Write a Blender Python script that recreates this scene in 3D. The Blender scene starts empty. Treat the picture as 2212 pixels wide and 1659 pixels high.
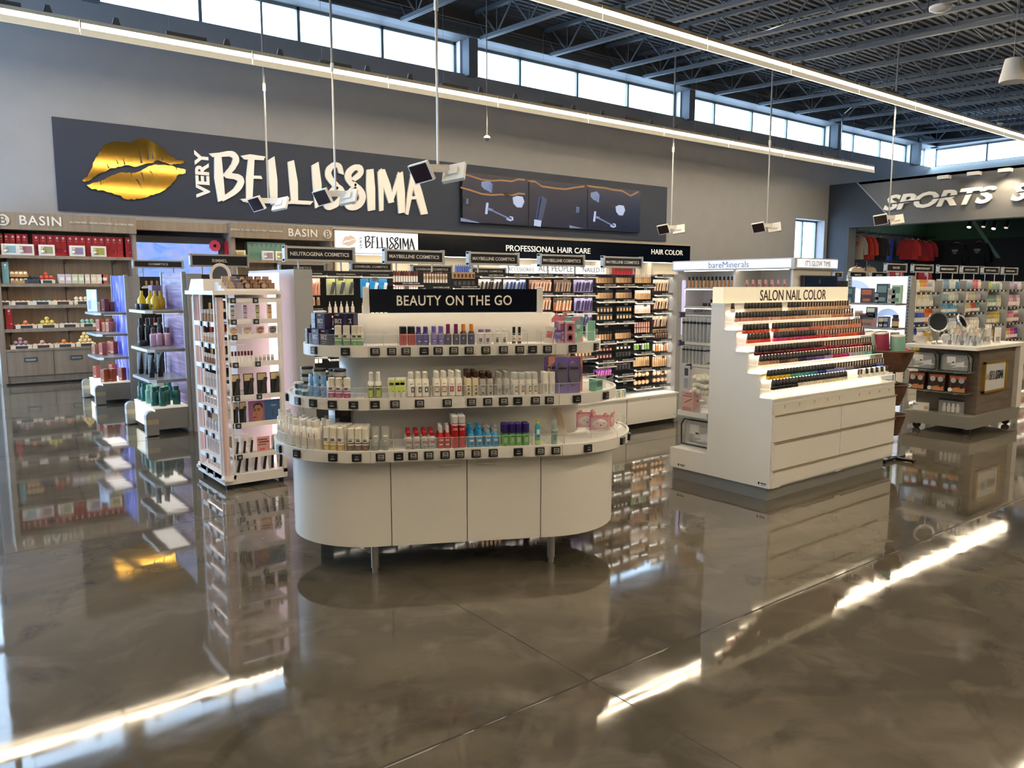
import bpy, bmesh, math, random
from mathutils import Vector, Matrix
R = random.Random(11)
SC = bpy.context.scene
COL = SC.collection
PI = math.pi

# ---------------------------------------------------------------- camera
CAM_H, FPX, PITCH, YAW = 1.55, 1685.0, math.radians(7.1543), math.radians(37.7916)
cd = bpy.data.cameras.new('camera'); cam = bpy.data.objects.new('camera', cd); COL.objects.link(cam)
cd.sensor_width = 36; cd.lens = FPX / 2212 * 36; cd.clip_end = 200
cam.location = (0, 0, CAM_H); cam.rotation_euler = (PI/2 - PITCH, 0, -YAW)
SC.camera = cam
# ---------------------------------------------------------------- exposure, sky
SC.view_settings.view_transform = 'Standard'; SC.view_settings.look = 'None'
SC.view_settings.gamma = 1; SC.view_settings.use_curve_mapping = False
SC.view_settings.exposure = 0.35
cy = SC.cycles
cy.max_bounces = 7; cy.diffuse_bounces = 4; cy.glossy_bounces = 4; cy.transparent_max_bounces = 12
cy.caustics_reflective = False; cy.caustics_refractive = False; cy.sample_clamp_indirect = 6
W = bpy.data.worlds.new('sky'); SC.world = W; W.use_nodes = True
bg = W.node_tree.nodes['Background']
bg.inputs[0].default_value = (0.52, 0.74, 1.0, 1); bg.inputs[1].default_value = 7.5
LAMP_E, LAMP_C = 42.0, (1.0, 0.82, 0.58)

# ---------------------------------------------------------------- sight lines of the survey camera (pixel -> point on a real plane)
_f = Vector((math.sin(YAW), math.cos(YAW), 0)); _r = Vector((math.cos(YAW), -math.sin(YAW), 0)); _z = Vector((0, 0, 1))
_cf = _f*math.cos(PITCH) - _z*math.sin(PITCH); _cu = _f*math.sin(PITCH) + _z*math.cos(PITCH)
EYE = Vector((0, 0, CAM_H))
def ray(px, py): return _cf*FPX + _r*(px-1106) - _cu*(py-829.5)
def onX(px, py, x): d = ray(px, py); return EYE + d*(x/d.x)
def onY(px, py, y): d = ray(px, py); return EYE + d*(y/d.y)
def onZ(px, py, z): d = ray(px, py); return EYE + d*((z-CAM_H)/d.z)

# ---------------------------------------------------------------- materials
def lin(c):
    if isinstance(c, str):
        c = c.lstrip('#'); c = tuple(int(c[i:i+2], 16)/255 for i in (0, 2, 4))
    return tuple((x/12.92 if x <= .04045 else ((x+.055)/1.055)**2.4) for x in c)
_MC = {}
def M(c, rough=.5, metal=0, e=0, alpha=1, ec=None, spec=.5, name=None):
    k = (c, rough, metal, e, alpha, ec, spec)
    if k in _MC: return _MC[k]
    m = bpy.data.materials.new(name or 'paint_' + str(c).lstrip('#')); m.use_nodes = True
    b = m.node_tree.nodes['Principled BSDF']; l = lin(c)
    b.inputs['Base Color'].default_value = (*l, 1); b.inputs['Roughness'].default_value = rough
    b.inputs['Metallic'].default_value = metal; b.inputs['Alpha'].default_value = alpha
    b.inputs['Specular IOR Level'].default_value = spec
    if e:
        b.inputs['Emission Color'].default_value = (*(lin(ec) if ec else l), 1); b.inputs['Emission Strength'].default_value = e
    m.diffuse_color = (*l, 1)
    _MC[k] = m; return m
def nodes(m): return m.node_tree.nodes, m.node_tree.links
def coordmap(m, scale=(1, 1, 1), rot=(0, 0, 0), obj=False):
    n, l = nodes(m)
    if obj:
        t = n.new('ShaderNodeTexCoord'); src = t.outputs['Object']
    else:
        t = n.new('ShaderNodeNewGeometry'); src = t.outputs['Position']
    mp = n.new('ShaderNodeMapping'); l.new(src, mp.inputs[0]); mp.inputs['Scale'].default_value = scale; mp.inputs['Rotation'].default_value = rot
    return mp.outputs[0]
def noisy(name, c1, c2, rough, scale, bump=0, detail=6, wood=False, spec=.5, r2=None):
    m = bpy.data.materials.new(name); m.use_nodes = True; n, l = nodes(m); b = n['Principled BSDF']
    v = coordmap(m, scale)
    t = n.new('ShaderNodeTexNoise'); t.inputs['Scale'].default_value = 1; t.inputs['Detail'].default_value = detail; t.inputs['Roughness'].default_value = .6
    l.new(v, t.inputs['Vector'])
    r = n.new('ShaderNodeValToRGB'); r.color_ramp.elements[0].position = .3; r.color_ramp.elements[1].position = .7
    r.color_ramp.elements[0].color = (*lin(c1), 1); r.color_ramp.elements[1].color = (*lin(c2), 1)
    l.new(t.outputs['Fac'], r.inputs[0]); l.new(r.outputs[0], b.inputs['Base Color'])
    b.inputs['Roughness'].default_value = rough; b.inputs['Specular IOR Level'].default_value = spec
    if bump:
        bp = n.new('ShaderNodeBump'); bp.inputs['Strength'].default_value = bump; bp.inputs['Distance'].default_value = .01
        l.new(t.outputs['Fac'], bp.inputs['Height']); l.new(bp.outputs[0], b.inputs['Normal'])
    return m
def clear(name, tint='#eef3f2', a=.14, rough=.06):
    return M(tint, rough, 0, 0, a, None, .8, name)

WHITE = M('#efede8', .35, name='white_laminate'); WHITEM = M('#e9e7e2', .5, name='white_matte')
GREY = M('#8e8f8e', .45, .25, name='grey_steel'); DGREY = M('#4a4c4f', .5, name='dark_grey')
SILVER = M('#c8cacb', .25, .9, name='chrome'); BRUSH = M('#b4b2ae', .35, .8, name='brushed_nickel')
BLACK = M('#121316', .35, name='black_plastic'); NAVY = M('#141b28', .45, name='navy_panel')
ACRYL = clear('clear_acrylic'); GLASS = clear('glass_shelf', '#bfe0d4', .3, .05); WRAP = clear('clear_wrap', '#f4f6f8', .3, .12)
LIT = M('#fff3df', .5, 0, 2.2, name='lit_panel'); SIGNT = M('#e9e6dd', .5, name='sign_lettering')
WOODG = noisy('grey_brown_wood', '#7d7063', '#95887a', .5, (14, 14, 1.1), detail=8)
WOODH = noisy('dark_wood_grain', '#5b5046', '#7c6f62', .45, (3, 3, 26), detail=8)

# ---------------------------------------------------------------- mesh helpers
ROOTM = {}
class MB:
    def __init__(s, X=None): s.v = []; s.f = []; s.mi = []; s.sm = []; s.mats = []; s.X = X
    def m(s, mat):
        if mat not in s.mats: s.mats.append(mat)
        return s.mats.index(mat)
    def add(s, vs, fs, mat, smooth=False, X=None):
        o = len(s.v); k = s.m(mat); T = X if X is not None else s.X
        s.v += [T @ Vector(p) for p in vs] if T is not None else [Vector(p) for p in vs]
        for f in fs: s.f.append([i+o for i in f]); s.mi.append(k); s.sm.append(smooth)
        return s
    def box(s, x0, x1, y0, y1, z0, z1, mat, X=None):
        vs = [(x, y, z) for z in (z0, z1) for y in (y0, y1) for x in (x0, x1)]
        return s.add(vs, [(0, 2, 3, 1), (4, 5, 7, 6), (0, 1, 5, 4), (2, 6, 7, 3), (0, 4, 6, 2), (1, 3, 7, 5)], mat, X=X)
    def cbox(s, c, d, mat, X=None):
        return s.box(c[0]-d[0]/2, c[0]+d[0]/2, c[1]-d[1]/2, c[1]+d[1]/2, c[2]-d[2]/2, c[2]+d[2]/2, mat, X)
    def bbox(s, x0, x1, y0, y1, z0, z1, mat, b=.004, X=None):          # box with chamfered vertical edges and top
        p = [(x0+b, y0), (x1-b, y0), (x1, y0+b), (x1, y1-b), (x1-b, y1), (x0+b, y1), (x0, y1-b), (x0, y0+b)]
        q = [(min(max(x, x0+b), x1-b), min(max(y, y0+b), y1-b)) for x, y in p]
        vs = [(x, y, z0) for x, y in p] + [(x, y, z1-b) for x, y in p] + [(x, y, z1) for x, y in q]
        fs = [tuple(range(7, -1, -1)), tuple(range(16, 24))]
        for r in (0, 8):
            for i in range(8): j = (i+1) % 8; fs.append((r+i, r+j, r+8+j, r+8+i))
        return s.add(vs, fs, mat, X=X)
    def prism(s, pts, a0, a1, mat, axis='z', X=None, smooth=False):
        n = len(pts)
        def P(p, a): return (p[0], p[1], a) if axis == 'z' else ((a, p[0], p[1]) if axis == 'x' else (p[0], a, p[1]))
        vs = [P(p, a0) for p in pts] + [P(p, a1) for p in pts]
        s.add(vs, [tuple(range(n-1, -1, -1)), tuple(range(n, 2*n))], mat, X=X)
        return s.add(vs, [(i, (i+1) % n, n+(i+1) % n, n+i) for i in range(n)], mat, smooth, X=X)
    def lathe(s, prof, n, mat, c=(0, 0, 0), X=None, smooth=True, sx=1, sy=1):   # prof: [(r, z)] or [(r, z, mat)]
        rings = len(prof); vs = []
        for p in prof:
            for i in range(n): a = 2*PI*i/n; vs.append((c[0]+p[0]*math.cos(a)*sx, c[1]+p[0]*math.sin(a)*sy, c[2]+p[1]))
        groups = {}
        for k in range(rings-1):
            mt = prof[k][2] if len(prof[k]) > 2 else mat
            for i in range(n):
                j = (i+1) % n; groups.setdefault(mt, []).append((k*n+i, k*n+j, (k+1)*n+j, (k+1)*n+i))
        caps = {}
        if prof[0][0] > 1e-6: caps.setdefault(prof[0][2] if len(prof[0]) > 2 else mat, []).append(tuple(range(n-1, -1, -1)))
        if prof[-1][0] > 1e-6: caps.setdefault(prof[-2][2] if len(prof[-2]) > 2 else mat, []).append(tuple((rings-1)*n+i for i in range(n)))
        o = len(s.v); T = X if X is not None else s.X
        s.v += [T @ Vector(p) for p in vs] if T is not None else [Vector(p) for p in vs]
        for g, sm in ((groups, smooth), (caps, False)):
            for mt, fs in g.items():
                k = s.m(mt)
                for f in fs: s.f.append([i+o for i in f]); s.mi.append(k); s.sm.append(sm)
        return s
    def tube(s, p0, p1, r, mat, n=8, X=None, r1=None):
        p0 = Vector(p0); p1 = Vector(p1); d = (p1-p0); L = d.length
        if L < 1e-6: return s
        T = Matrix.Translation(p0) @ d.to_track_quat('Z', 'Y').to_matrix().to_4x4()
        if X is not None: T = X @ T
        elif s.X is not None: T = s.X @ T
        return s.lathe([(r, 0), (r if r1 is None else r1, L)], n, mat, X=T)
    def path(s, pts, r, mat, n=6):
        for a, b in zip(pts, pts[1:]): s.tube(a, b, r, mat, n)
        return s
    def sphere(s, c, r, mat, n=12, sz=1, X=None):
        k = n//2+1
        return s.lathe([(r*math.sin(PI*i/k)+(0 if 0 < i < k else 0), -r*sz*math.cos(PI*i/k)) for i in range(k+1)], n, mat, c, X)
    def quad(s, a, b, c, d, mat): return s.add([a, b, c, d], [(0, 1, 2, 3)], mat)
    def build(s, name, parent=None, kind=None, bevel=0):
        me = bpy.data.meshes.new(name)
        vs = s.v; M4 = None
        if parent is not None:
            M4 = ROOTM.get(parent.name)
            if M4 is not None: vs = [M4 @ p for p in vs]
        me.from_pydata([tuple(p) for p in vs], [], s.f)
        for mt in s.mats: me.materials.append(mt)
        me.polygons.foreach_set('material_index', s.mi); me.polygons.foreach_set('use_smooth', s.sm)
        if any(s.sm): me.set_sharp_from_angle(angle=math.radians(42))
        bm = bmesh.new(); bm.from_mesh(me); bmesh.ops.remove_doubles(bm, verts=bm.verts, dist=1e-6); bmesh.ops.recalc_face_normals(bm, faces=bm.faces); bm.to_mesh(me); bm.free()
        o = bpy.data.objects.new(name, me); COL.objects.link(o)
        if parent is not None:
            o.parent = parent; ROOTM[o.name] = M4 if M4 is not None else Matrix()
        if kind: o['kind'] = kind
        if bevel:
            bv = o.modifiers.new('bevel', 'BEVEL'); bv.width = bevel; bv.segments = 2; bv.limit_method = 'ANGLE'
        return o
def tag(o, label, cat, group=None):
    o['label'] = label; o['category'] = cat
    if group: o['group'] = group
    return o
def root(name, label, cat, loc=(0, 0, 0), rz=0, group=None):
    o = bpy.data.objects.new(name, None); COL.objects.link(o); o.empty_display_size = .1
    o.location = loc; o.rotation_euler = (0, 0, rz)
    ROOTM[o.name] = (Matrix.Translation(Vector(loc)) @ Matrix.Rotation(rz, 4, 'Z')).inverted()
    return tag(o, label, cat, group)
def anchor(o, loc):                                                  # move a one-mesh thing's origin to its base
    loc = Vector(loc); o.data.transform(Matrix.Translation(-loc)); o.location = loc; return o
_CN = dict(white='#ffffff', cream='#efe6cc', grey='#a0a0a0', silver='#c9d0d6', black='#151515', red='#b02a2a', pink='#d9a0b8', orange='#e0702c', yellow='#e0c23a', tan='#c9a878', brown='#6a4630', green='#7faa60', mint='#a8c8b4', teal='#4a9898', blue='#2a4aa8', aqua='#6fa6c4', lilac='#b8a8cc', purple='#6a3f90', maroon='#7a3048')
def cname(c):
    a = lin(c); f = lambda v: tuple(x**.45 for x in v)
    return min(_CN, key=lambda k: sum((p-q)**2 for p, q in zip(f(lin(_CN[k])), f(a))))
def put(proto, T, label=None, cat=None, group=None, first=False):
    """a copy of a thing with copies of its parts and sub-parts, set at T"""
    r = proto if first else proto.copy()
    if not first:
        COL.objects.link(r)
        for ch in proto.children:
            c = ch.copy(); COL.objects.link(c); c.parent = r
            for g in ch.children:
                d = g.copy(); COL.objects.link(d); d.parent = c
    r.matrix_world = T
    if label: r['label'] = label
    if cat: r['category'] = cat
    if group: r['group'] = group
    return r
_ON = 'first second third fourth fifth sixth seventh eighth ninth tenth eleventh twelfth thirteenth fourteenth fifteenth sixteenth seventeenth eighteenth nineteenth twentieth'.split()
_TN = {2: 'twenty', 3: 'thirty', 4: 'forty', 5: 'fifty'}
def nth(i):
    if i < 20: return _ON[i]
    t, u = divmod(i+1, 10)
    return {2: 'twentieth', 3: 'thirtieth', 4: 'fortieth', 5: 'fiftieth'}[t] if u == 0 else _TN[t] + '-' + _ON[u-1]
_used = set()
def run(proto, Ts, desc, where, cat, group):
    """countable repeats: one labelled individual per matrix"""
    out = []
    for i, T in enumerate(Ts):
        first = proto.name not in _used
        _used.add(proto.name)
        lab = f'{nth(i)} {desc} from the left, {where}' if len(Ts) > 1 else f'{desc}, {where}'
        out.append(put(proto, T, lab, cat, group if len(Ts) > 1 else None, first))
    return out
def TR(x, y, z, rz=0, s=1, tilt=0, tz=0):
    T = Matrix.Translation((x, y, z)) @ Matrix.Rotation(rz, 4, 'Z')
    if tilt: T = T @ Matrix.Rotation(tilt, 4, 'X')
    if tz: T = T @ Matrix.Rotation(tz, 4, 'Y')
    return T @ Matrix.Scale(s, 4) if s != 1 else T
# frames in which x runs along a face, y up it, z out of it
def face_S(x, y, z): return Matrix(((1, 0, 0, x), (0, 0, -1, y), (0, 1, 0, z), (0, 0, 0, 1)))        # faces -Y
def face_W(x, y, z): return Matrix(((0, 0, -1, x), (-1, 0, 0, y), (0, 1, 0, z), (0, 0, 0, 1)))       # faces -X
_TX = {}
def textmesh(txt, size, bold=0, extr=0, shear=0, space=1, font=None):
    cu = bpy.data.curves.new('t', 'FONT'); cu.body = txt; cu.size = size; cu.offset = bold; cu.extrude = extr; cu.shear = shear; cu.space_character = space
    cu.align_x = 'CENTER'; cu.align_y = 'CENTER'; cu.resolution_u = 3
    o = bpy.data.objects.new('t', cu); me = bpy.data.meshes.new_from_object(o)
    bpy.data.objects.remove(o); bpy.data.curves.remove(cu); return me
def text(txt, T, width, mat, parent=None, name='lettering', bold=0, depth=.001, height=None, shear=0, space=1.0):
    """lettering centred on frame T, scaled to the given width (and height)"""
    key = (txt, bold, shear, space)
    if key not in _TX: _TX[key] = textmesh(txt, 1, bold, .5, shear, space)
    me = _TX[key].copy(); me.name = name
    xs = [v.co.x for v in me.vertices]; ys = [v.co.y for v in me.vertices]
    w = max(xs)-min(xs); h = max(ys)-min(ys); cx = (max(xs)+min(xs))/2; cyy = (max(ys)+min(ys))/2
    sx = width/w; sy = (height/h) if height else sx
    X = T @ Matrix.Diagonal((sx, sy, depth, 1)) @ Matrix.Translation((-cx, -cyy, .5))
    if parent is not None:
        PM = ROOTM.get(parent.name)
        if PM is not None: X = PM @ X
    me.transform(X); me.materials.clear(); me.materials.append(mat)
    o = bpy.data.objects.new(name, me); COL.objects.link(o)
    if parent is not None: o.parent = parent; ROOTM[o.name] = ROOTM.get(parent.name, Matrix())
    return o
# ================================================================ the room
WALLC = noisy('wall_paint', '#8d9097', '#92959c', .75, (2, 2, 2), detail=3)
NAVYW = noisy('navy_wall_paint', '#262d38', '#2a313c', .7, (2, 2, 2), detail=3)
SLATE = noisy('slate_wall_paint', '#5b5d60', '#616366', .7, (2, 2, 2), detail=3)
STEEL = M('#5e6772', .6, name='painted_roof_steel'); DECKM = M('#535b67', .6, name='painted_roof_deck')
FRAME = M('#7f878c', .45, .3, name='window_frame_aluminium')
PANE = clear('window_glass', '#f2fbff', .10, .03)

def concrete():
    m = bpy.data.materials.new('polished_concrete'); m.use_nodes = True; n, l = nodes(m); b = n['Principled BSDF']
    p = n.new('ShaderNodeNewGeometry').outputs['Position']
    def noise(s, d, w=0, r=.55):
        t = n.new('ShaderNodeTexNoise'); t.inputs['Scale'].default_value = s; t.inputs['Detail'].default_value = d; t.inputs['Roughness'].default_value = r
        t.inputs['Distortion'].default_value = w; l.new(p, t.inputs['Vector']); return t.outputs['Fac']
    big = noise(.55, 4, 1.2); mid = noise(3.2, 6, .8); fine = noise(160, 2)
    def mix(a, b_, f, mode='MIX'):
        x = n.new('ShaderNodeMix'); x.data_type = 'RGBA'; x.blend_type = mode
        for s, val in ((x.inputs[0], f), (x.inputs[6], a), (x.inputs[7], b_)):
            if isinstance(val, (int, float)): s.default_value = val
            elif isinstance(val, tuple): s.default_value = (*val, 1)
            else: l.new(val, s)
        return x.outputs[2]
    def ramp(s, a, b_, lo=0, hi=1):
        r = n.new('ShaderNodeMapRange'); l.new(s, r.inputs[0]); r.inputs[1].default_value = a; r.inputs[2].default_value = b_; r.inputs[3].default_value = lo; r.inputs[4].default_value = hi; return r.outputs[0]
    c = mix(lin('#4a463d'), lin('#686256'), ramp(big, .36, .64))
    c = mix(c, lin('#78726a'), ramp(mid, .5, .74, 0, .5))
    c = mix(c, lin('#38352f'), ramp(noise(1.3, 7, 2.0), .56, .7, 0, .6))
    c = mix(c, lin('#a59f92'), ramp(fine, .69, .76, 0, .35))
    l.new(c, b.inputs['Base Color'])
    l.new(ramp(mid, .35, .7, .03, .075), b.inputs['Roughness']); b.inputs['Specular IOR Level'].default_value = .5
    bp = n.new('ShaderNodeBump'); bp.inputs['Strength'].default_value = .03; bp.inputs['Distance'].default_value = .02
    l.new(noise(2.1, 2, .4), bp.inputs['Height']); l.new(bp.outputs[0], b.inputs['Normal'])
    return m
b = MB(); b.box(-3.4, 33.2, -12.4, 15.4, -.2, 0, concrete()); b.build('floor', kind='structure')
JNT = M('#2a2723', .7, name='floor_joint_filler'); JED = M('#8d877b', .6, name='worn_joint_edge')
k = 1
for y in (-1.0, 2.12, 5.27, 8.4, 11.6):
    w = .0045 if y == 2.12 else .002
    b = MB(); b.box(-7, 32.8, y-w, y+w, -.01, .0006, JNT)
    if y == 2.12:
        x = -2
        while x < 12:                                                # chipped arris along the near joint
            L = R.uniform(.05, .4); d = R.uniform(.003, .012)
            b.add([(x, y-w, .0007), (x+L, y-w, .0007), (x+L*.8, y-w-d, .0007), (x+L*.3, y-w-d*.7, .0007)], [(3, 2, 1, 0)], JED); x += L+R.uniform(0, .5)
    b.build(f'trim_{k}', kind='structure'); k += 1
for x in (-1.8, 2.03, 7.2, 11.4):
    b = MB(); b.box(x-.0022, x+.0022, -12, 15, -.01, .0005, JNT); b.build(f'trim_{k}', kind='structure'); k += 1

def deck_z(y): return 7.62 - .047*(15-y)
# back wall with its openings
b = MB()
b.box(1.0, 23.5, 15, 15.4, 0, 6.25, WALLC); b.box(23.5, 25.25, 15, 15.4, 3.78, 6.25, WALLC); b.box(23.5, 25.25, 15, 15.4, 0, .9, WALLC)
b.box(25.25, 33.2, 15, 15.4, 0, 6.25, WALLC); b.box(-7.4, 33.2, 15, 15.4, 6.98, 7.9, SLATE); b.box(-3.4, -2.9, 15, 15.4, 0, 6.98, WALLC)
b.build('wall_back', kind='structure')
# right wall of the hall
b = MB()
b.box(32.8, 33.2, -12.4, 15, 0, .9, WALLC); b.box(32.8, 33.2, -12.4, 9.2, .9, 6.25, WALLC); b.box(32.8, 33.2, 11.25, 15, .9, 6.25, WALLC); b.box(32.8, 33.2, 9.2, 11.25, 3.55, 6.25, WALLC)
b.box(32.8, 33.2, -12.4, 15, 6.98, 7.9, SLATE); b.box(32.8, 33.2, -12.4, -2, 6.25, 6.98, WALLC)
b.build('wall_right', kind='structure')
b = MB(); b.box(-3.4, 33.2, -12.4, -12, 0, 7.9, M('#4a4a4d', .7, name='dark_rear_wall')); b.build('wall_rear', kind='structure')
b = MB(); b.box(-3.4, -3, -12, 9, 0, 7.9, WALLC); b.box(-3.4, -3, 9, 15, 5.6, 7.9, WALLC); b.box(-3.4, -3, 14.5, 15, 0, 5.6, WALLC); b.build('wall_left', kind='structure')
# corrugated roof deck
b = MB(); y = -12.2; pts = []
while y < 15.2:
    for dy, dz in ((0, 0), (.075, 0), (.095, .05), (.17, .05)): pts.append((y+dy, deck_z(y+dy)+dz))
    y += .19
n = len(pts); vs = [(-7.3, p[0], p[1]) for p in pts] + [(33.1, p[0], p[1]) for p in pts]
b.add(vs, [(i, i+1, n+i+1, n+i) for i in range(n-1)], DECKM); b.box(-7.4, 33.2, -12.4, 15.4, 7.95, 8.1, DECKM)
b.build('ceiling', kind='structure')
# roof trusses, one object each
def truss():
    b = MB(); y0, y1 = -12, 14.7; cz = lambda y: deck_z(y)-.62
    def bar(ya, za, yb, zb, w, h):
        b.add([(sx*w, yy, zz+sz*h) for yy, zz in ((ya, za), (yb, zb)) for sx, sz in ((-1, -1), (1, -1), (1, 1), (-1, 1))],
              [(0, 1, 2, 3), (7, 6, 5, 4), (0, 4, 5, 1), (1, 5, 6, 2), (2, 6, 7, 3), (3, 7, 4, 0)], STEEL)
    for s in (-1, 1):
        b.X = Matrix.Translation((s*.03, 0, 0)); bar(y0, cz(y0), y1, cz(y1), .026, .038); bar(y0, cz(y0)+.58, y1+.2, cz(y1+.2)+.58, .026, .04)
    b.X = None; n = 24; st = (y1-y0)/n
    for i in range(n):
        a = y0+i*st; m = a+st/2
        b.tube((0, a, cz(a)+.58), (0, m, cz(m)), .021, STEEL, 5); b.tube((0, m, cz(m)), (0, a+st, cz(a+st)+.58), .021, STEEL, 5)
        b.tube((0, m, cz(m)), (0, m, cz(m)+.58), .014, STEEL, 4)
    b.tube((0, y1, cz(y1)), (0, y1-.0, cz(y1)+.02), .02, STEEL, 4); b.tube((0, y1-.15, cz(y1)), (0, y1+.25, cz(y1)+.56), .02, STEEL, 5)
    return b.build('roof_truss', kind='structure')
t0 = truss()
TX = [12.58, 14.6, 15.77, 17.03, 18.75, 20.85, 22.77, 24.74, 27.03, 29.0, 31.2] + [10.55, 8.55, 6.6, 4.65, 2.7, .75, -1.2]
for i, x in enumerate(TX):
    o = t0 if i == 0 else t0.copy()
    if i: COL.objects.link(o)
    o.location.x = x
# spandrel beam with conduit over the high windows
b = MB(); b.box(-7, 32.8, 14.72, 15.0, 6.98, 7.02, STEEL); b.box(-7, 32.8, 14.86, 14.9, 7.02, 7.2, STEEL); b.box(-7, 32.8, 14.72, 15.0, 7.2, 7.24, STEEL)
b.tube((-7, 14.7, 7.27), (32.7, 14.7, 7.27), .012, GREY, 5); b.build('trim_20', kind='structure')
b = MB(); b.box(32.5, 32.8, -2, 15, 6.98, 7.2, STEEL); b.build('trim_21', kind='structure')
b = MB(); b.prism([(32.8, 6.25), (31.7, 5.72), (31.7, 5.6), (32.8, 5.6)], -2, 15, M('#dfe0da', .6, name='pale_sloped_sill'), 'y'); b.build('trim_22', kind='structure')
k = 30
for x in (2.8, 10.41, 17.89, 25.62, 31.4):                            # columns between the high windows
    b = MB(); b.box(x-.12, x+.12, 14.82, 15.12, 6.2, 7.3, STEEL); b.box(x-.16, x+.16, 15.12, 15.38, 6.25, 6.98, WHITEM)
    b.build(f'trim_{k}', kind='structure'); k += 1
for y in (11.2, 3.6):
    b = MB(); b.box(32.5, 32.8, y-.13, y+.13, 6.2, 7.3, STEEL); b.build(f'trim_{k}', kind='structure'); k += 1
def window(nm, x0, x1, z0, z1, mull, axis, pos, fr=.03):
    """one glazed bay: its frame, and the pane as a part"""
    b = MB(); g = MB(); d0, d1 = pos
    def bx(mb, a0, a1, c0, c1, e0, e1, mat):
        if axis == 'y': mb.box(a0, a1, e0, e1, c0, c1, mat)
        else: mb.box(e0, e1, a0, a1, c0, c1, mat)
    for c in (z0, z1-2*fr): bx(b, x0, x1, c, c+2*fr, d0, d1, FRAME)
    for x in [x0+fr, x1-fr] + list(mull): bx(b, x-fr, x+fr, z0, z1, d0, d1, FRAME)
    dm = (d0+d1)/2; bx(g, x0+fr, x1-fr, z0+fr, z1-fr, dm-.004, dm+.004, PANE)
    o = b.build(nm, kind='structure'); g.build('pane', o); return o
W_ = (15.28, 15.36)
window('window_1', 2.96, 10.25, 6.25, 6.98, (4.667, 6.546, 8.393), 'y', W_)
window('window_2', 10.57, 17.73, 6.25, 6.98, (12.1, 13.96, 15.8), 'y', W_)
window('window_3', 18.05, 25.46, 6.25, 6.98, (19.47, 21.33, 23.2), 'y', W_)
window('window_4', 25.78, 31.24, 6.25, 6.98, (27.35, 29.25), 'y', W_)
window('window_5', 31.56, 32.8, 6.25, 6.98, (32.2,), 'y', W_)
window('window_6', 11.33, 15.0, 6.25, 6.98, (13.1,), 'x', (33.08, 33.16))
window('window_7', 3.73, 11.07, 6.25, 6.98, (5.5, 7.4, 9.3), 'x', (33.08, 33.16))
window('window_8', -2, 3.47, 6.25, 6.98, (-.1, 1.8), 'x', (33.08, 33.16))
window('window_9', 23.5, 25.25, .9, 3.78, (24.4,), 'y', (15.3, 15.38))
window('window_10', 9.2, 11.25, .9, 3.55, (), 'x', (33.08, 33.16), .05)
b = MB(); b.box(33.06, 33.18, 9.2, 11.25, 1.9, 2.0, FRAME); b.build('trim_40', kind='structure')
# tall shop-front glazing beside the first wall unit
window('window_11', -2.9, 1.0, 0, 6.98, (-1.3, .0), 'y', (15.15, 15.3), .05)
window('window_12', 9.0, 14.5, 0, 5.6, (11.8,), 'x', (-3.3, -3.15), .05)
b = MB()
for z in (2.1, 4.55): b.box(-2.9, 1.0, 15.14, 15.31, z-.06, z+.06, FRAME)
b.build('trim_41', kind='structure')
# daylight portals at the openings (they only guide the sky's own light)
def portal(x, y, z, sx, sy, rot):
    ld = bpy.data.lights.new('window_daylight', 'AREA'); ld.shape = 'RECTANGLE'; ld.size = sx; ld.size_y = sy; ld.cycles.is_portal = True
    o = bpy.data.objects.new('window_daylight', ld); COL.objects.link(o); o.location = (x, y, z); o.rotation_euler = rot
portal(17.9, 15.39, 6.62, 29.8, .75, (-PI/2, 0, 0)); portal(33.19, 6.5, 6.62, .75, 17, (0, PI/2, 0))
portal(-.95, 15.35, 3.5, 3.9, 7, (-PI/2, 0, 0)); portal(-3.35, 11.75, 2.8, 5.6, 5.5, (0, -PI/2, 0)); portal(24.4, 15.39, 2.34, 1.75, 2.9, (-PI/2, 0, 0)); portal(33.19, 10.2, 2.2, 2.65, 2.05, (0, PI/2, 0))

# ---------------------------------------------------------------- sports shop front and bulkhead
XS = 25.44
def pX(px, py, x=XS): p = onX(px, py, x); return (p.y, p.z)
b = MB()
b.box(XS, XS+.5, -12, 15, 3.52, 4.99, SLATE); b.box(XS, XS+.5, 14.23, 15, 0, 3.52, SLATE); b.box(XS, XS+.5, -12, 2.0, 0, 3.52, SLATE)
d = [(14.99, 0), (14.99, 4.985), (14.04, 4.985), (12.65, 3.53), (14.25, 3.53), (14.25, 0)]
b.prism(d, XS-.006, XS, NAVYW, 'x')                                   # darker paint this side of the slanting line
b.prism([(14.04, 4.985), (13.99, 4.985), (12.6, 3.53), (12.65, 3.53)], XS-.008, XS, M('#8d949b', .6), 'x')
b.build('wall_sports', kind='structure')
b = MB(); b.box(XS, 32.8, 2, 15, 4.9, 4.98, SLATE); b.build('ceiling_sports', kind='structure')
GREENW = M('#2b4f3a', .7, name='green_wall_paint')
b = MB(); b.box(XS+.5, 32.78, 14.94, 15, 0, 3.55, NAVYW); b.box(XS+.5, 32.78, 14.94, 15, 3.55, 4.9, GREENW)
b.box(32.72, 32.8, 11.35, 14.94, 0, 3.35, M('#1b1e24', .7)); b.box(32.72, 32.8, 11.35, 14.94, 3.35, 4.9, GREENW); b.box(32.72, 32.8, 2, 9.1, 0, 4.9, GREENW); b.box(32.72, 32.8, 9.1, 11.35, 3.6, 4.9, GREENW)
b.prism([(13.9, 4.85), (13.75, 4.85), (12.2, 2.6), (12.35, 2.6)], 32.70, 32.72, M('#6f8f80', .6), 'x'); b.build('wall_sports_inner', kind='structure')
b = MB(); b.box(XS+.5, XS+7.3, 1.9, 2.0, 0, 4.9, NAVYW); b.build('wall_sports_side', kind='structure')
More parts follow.
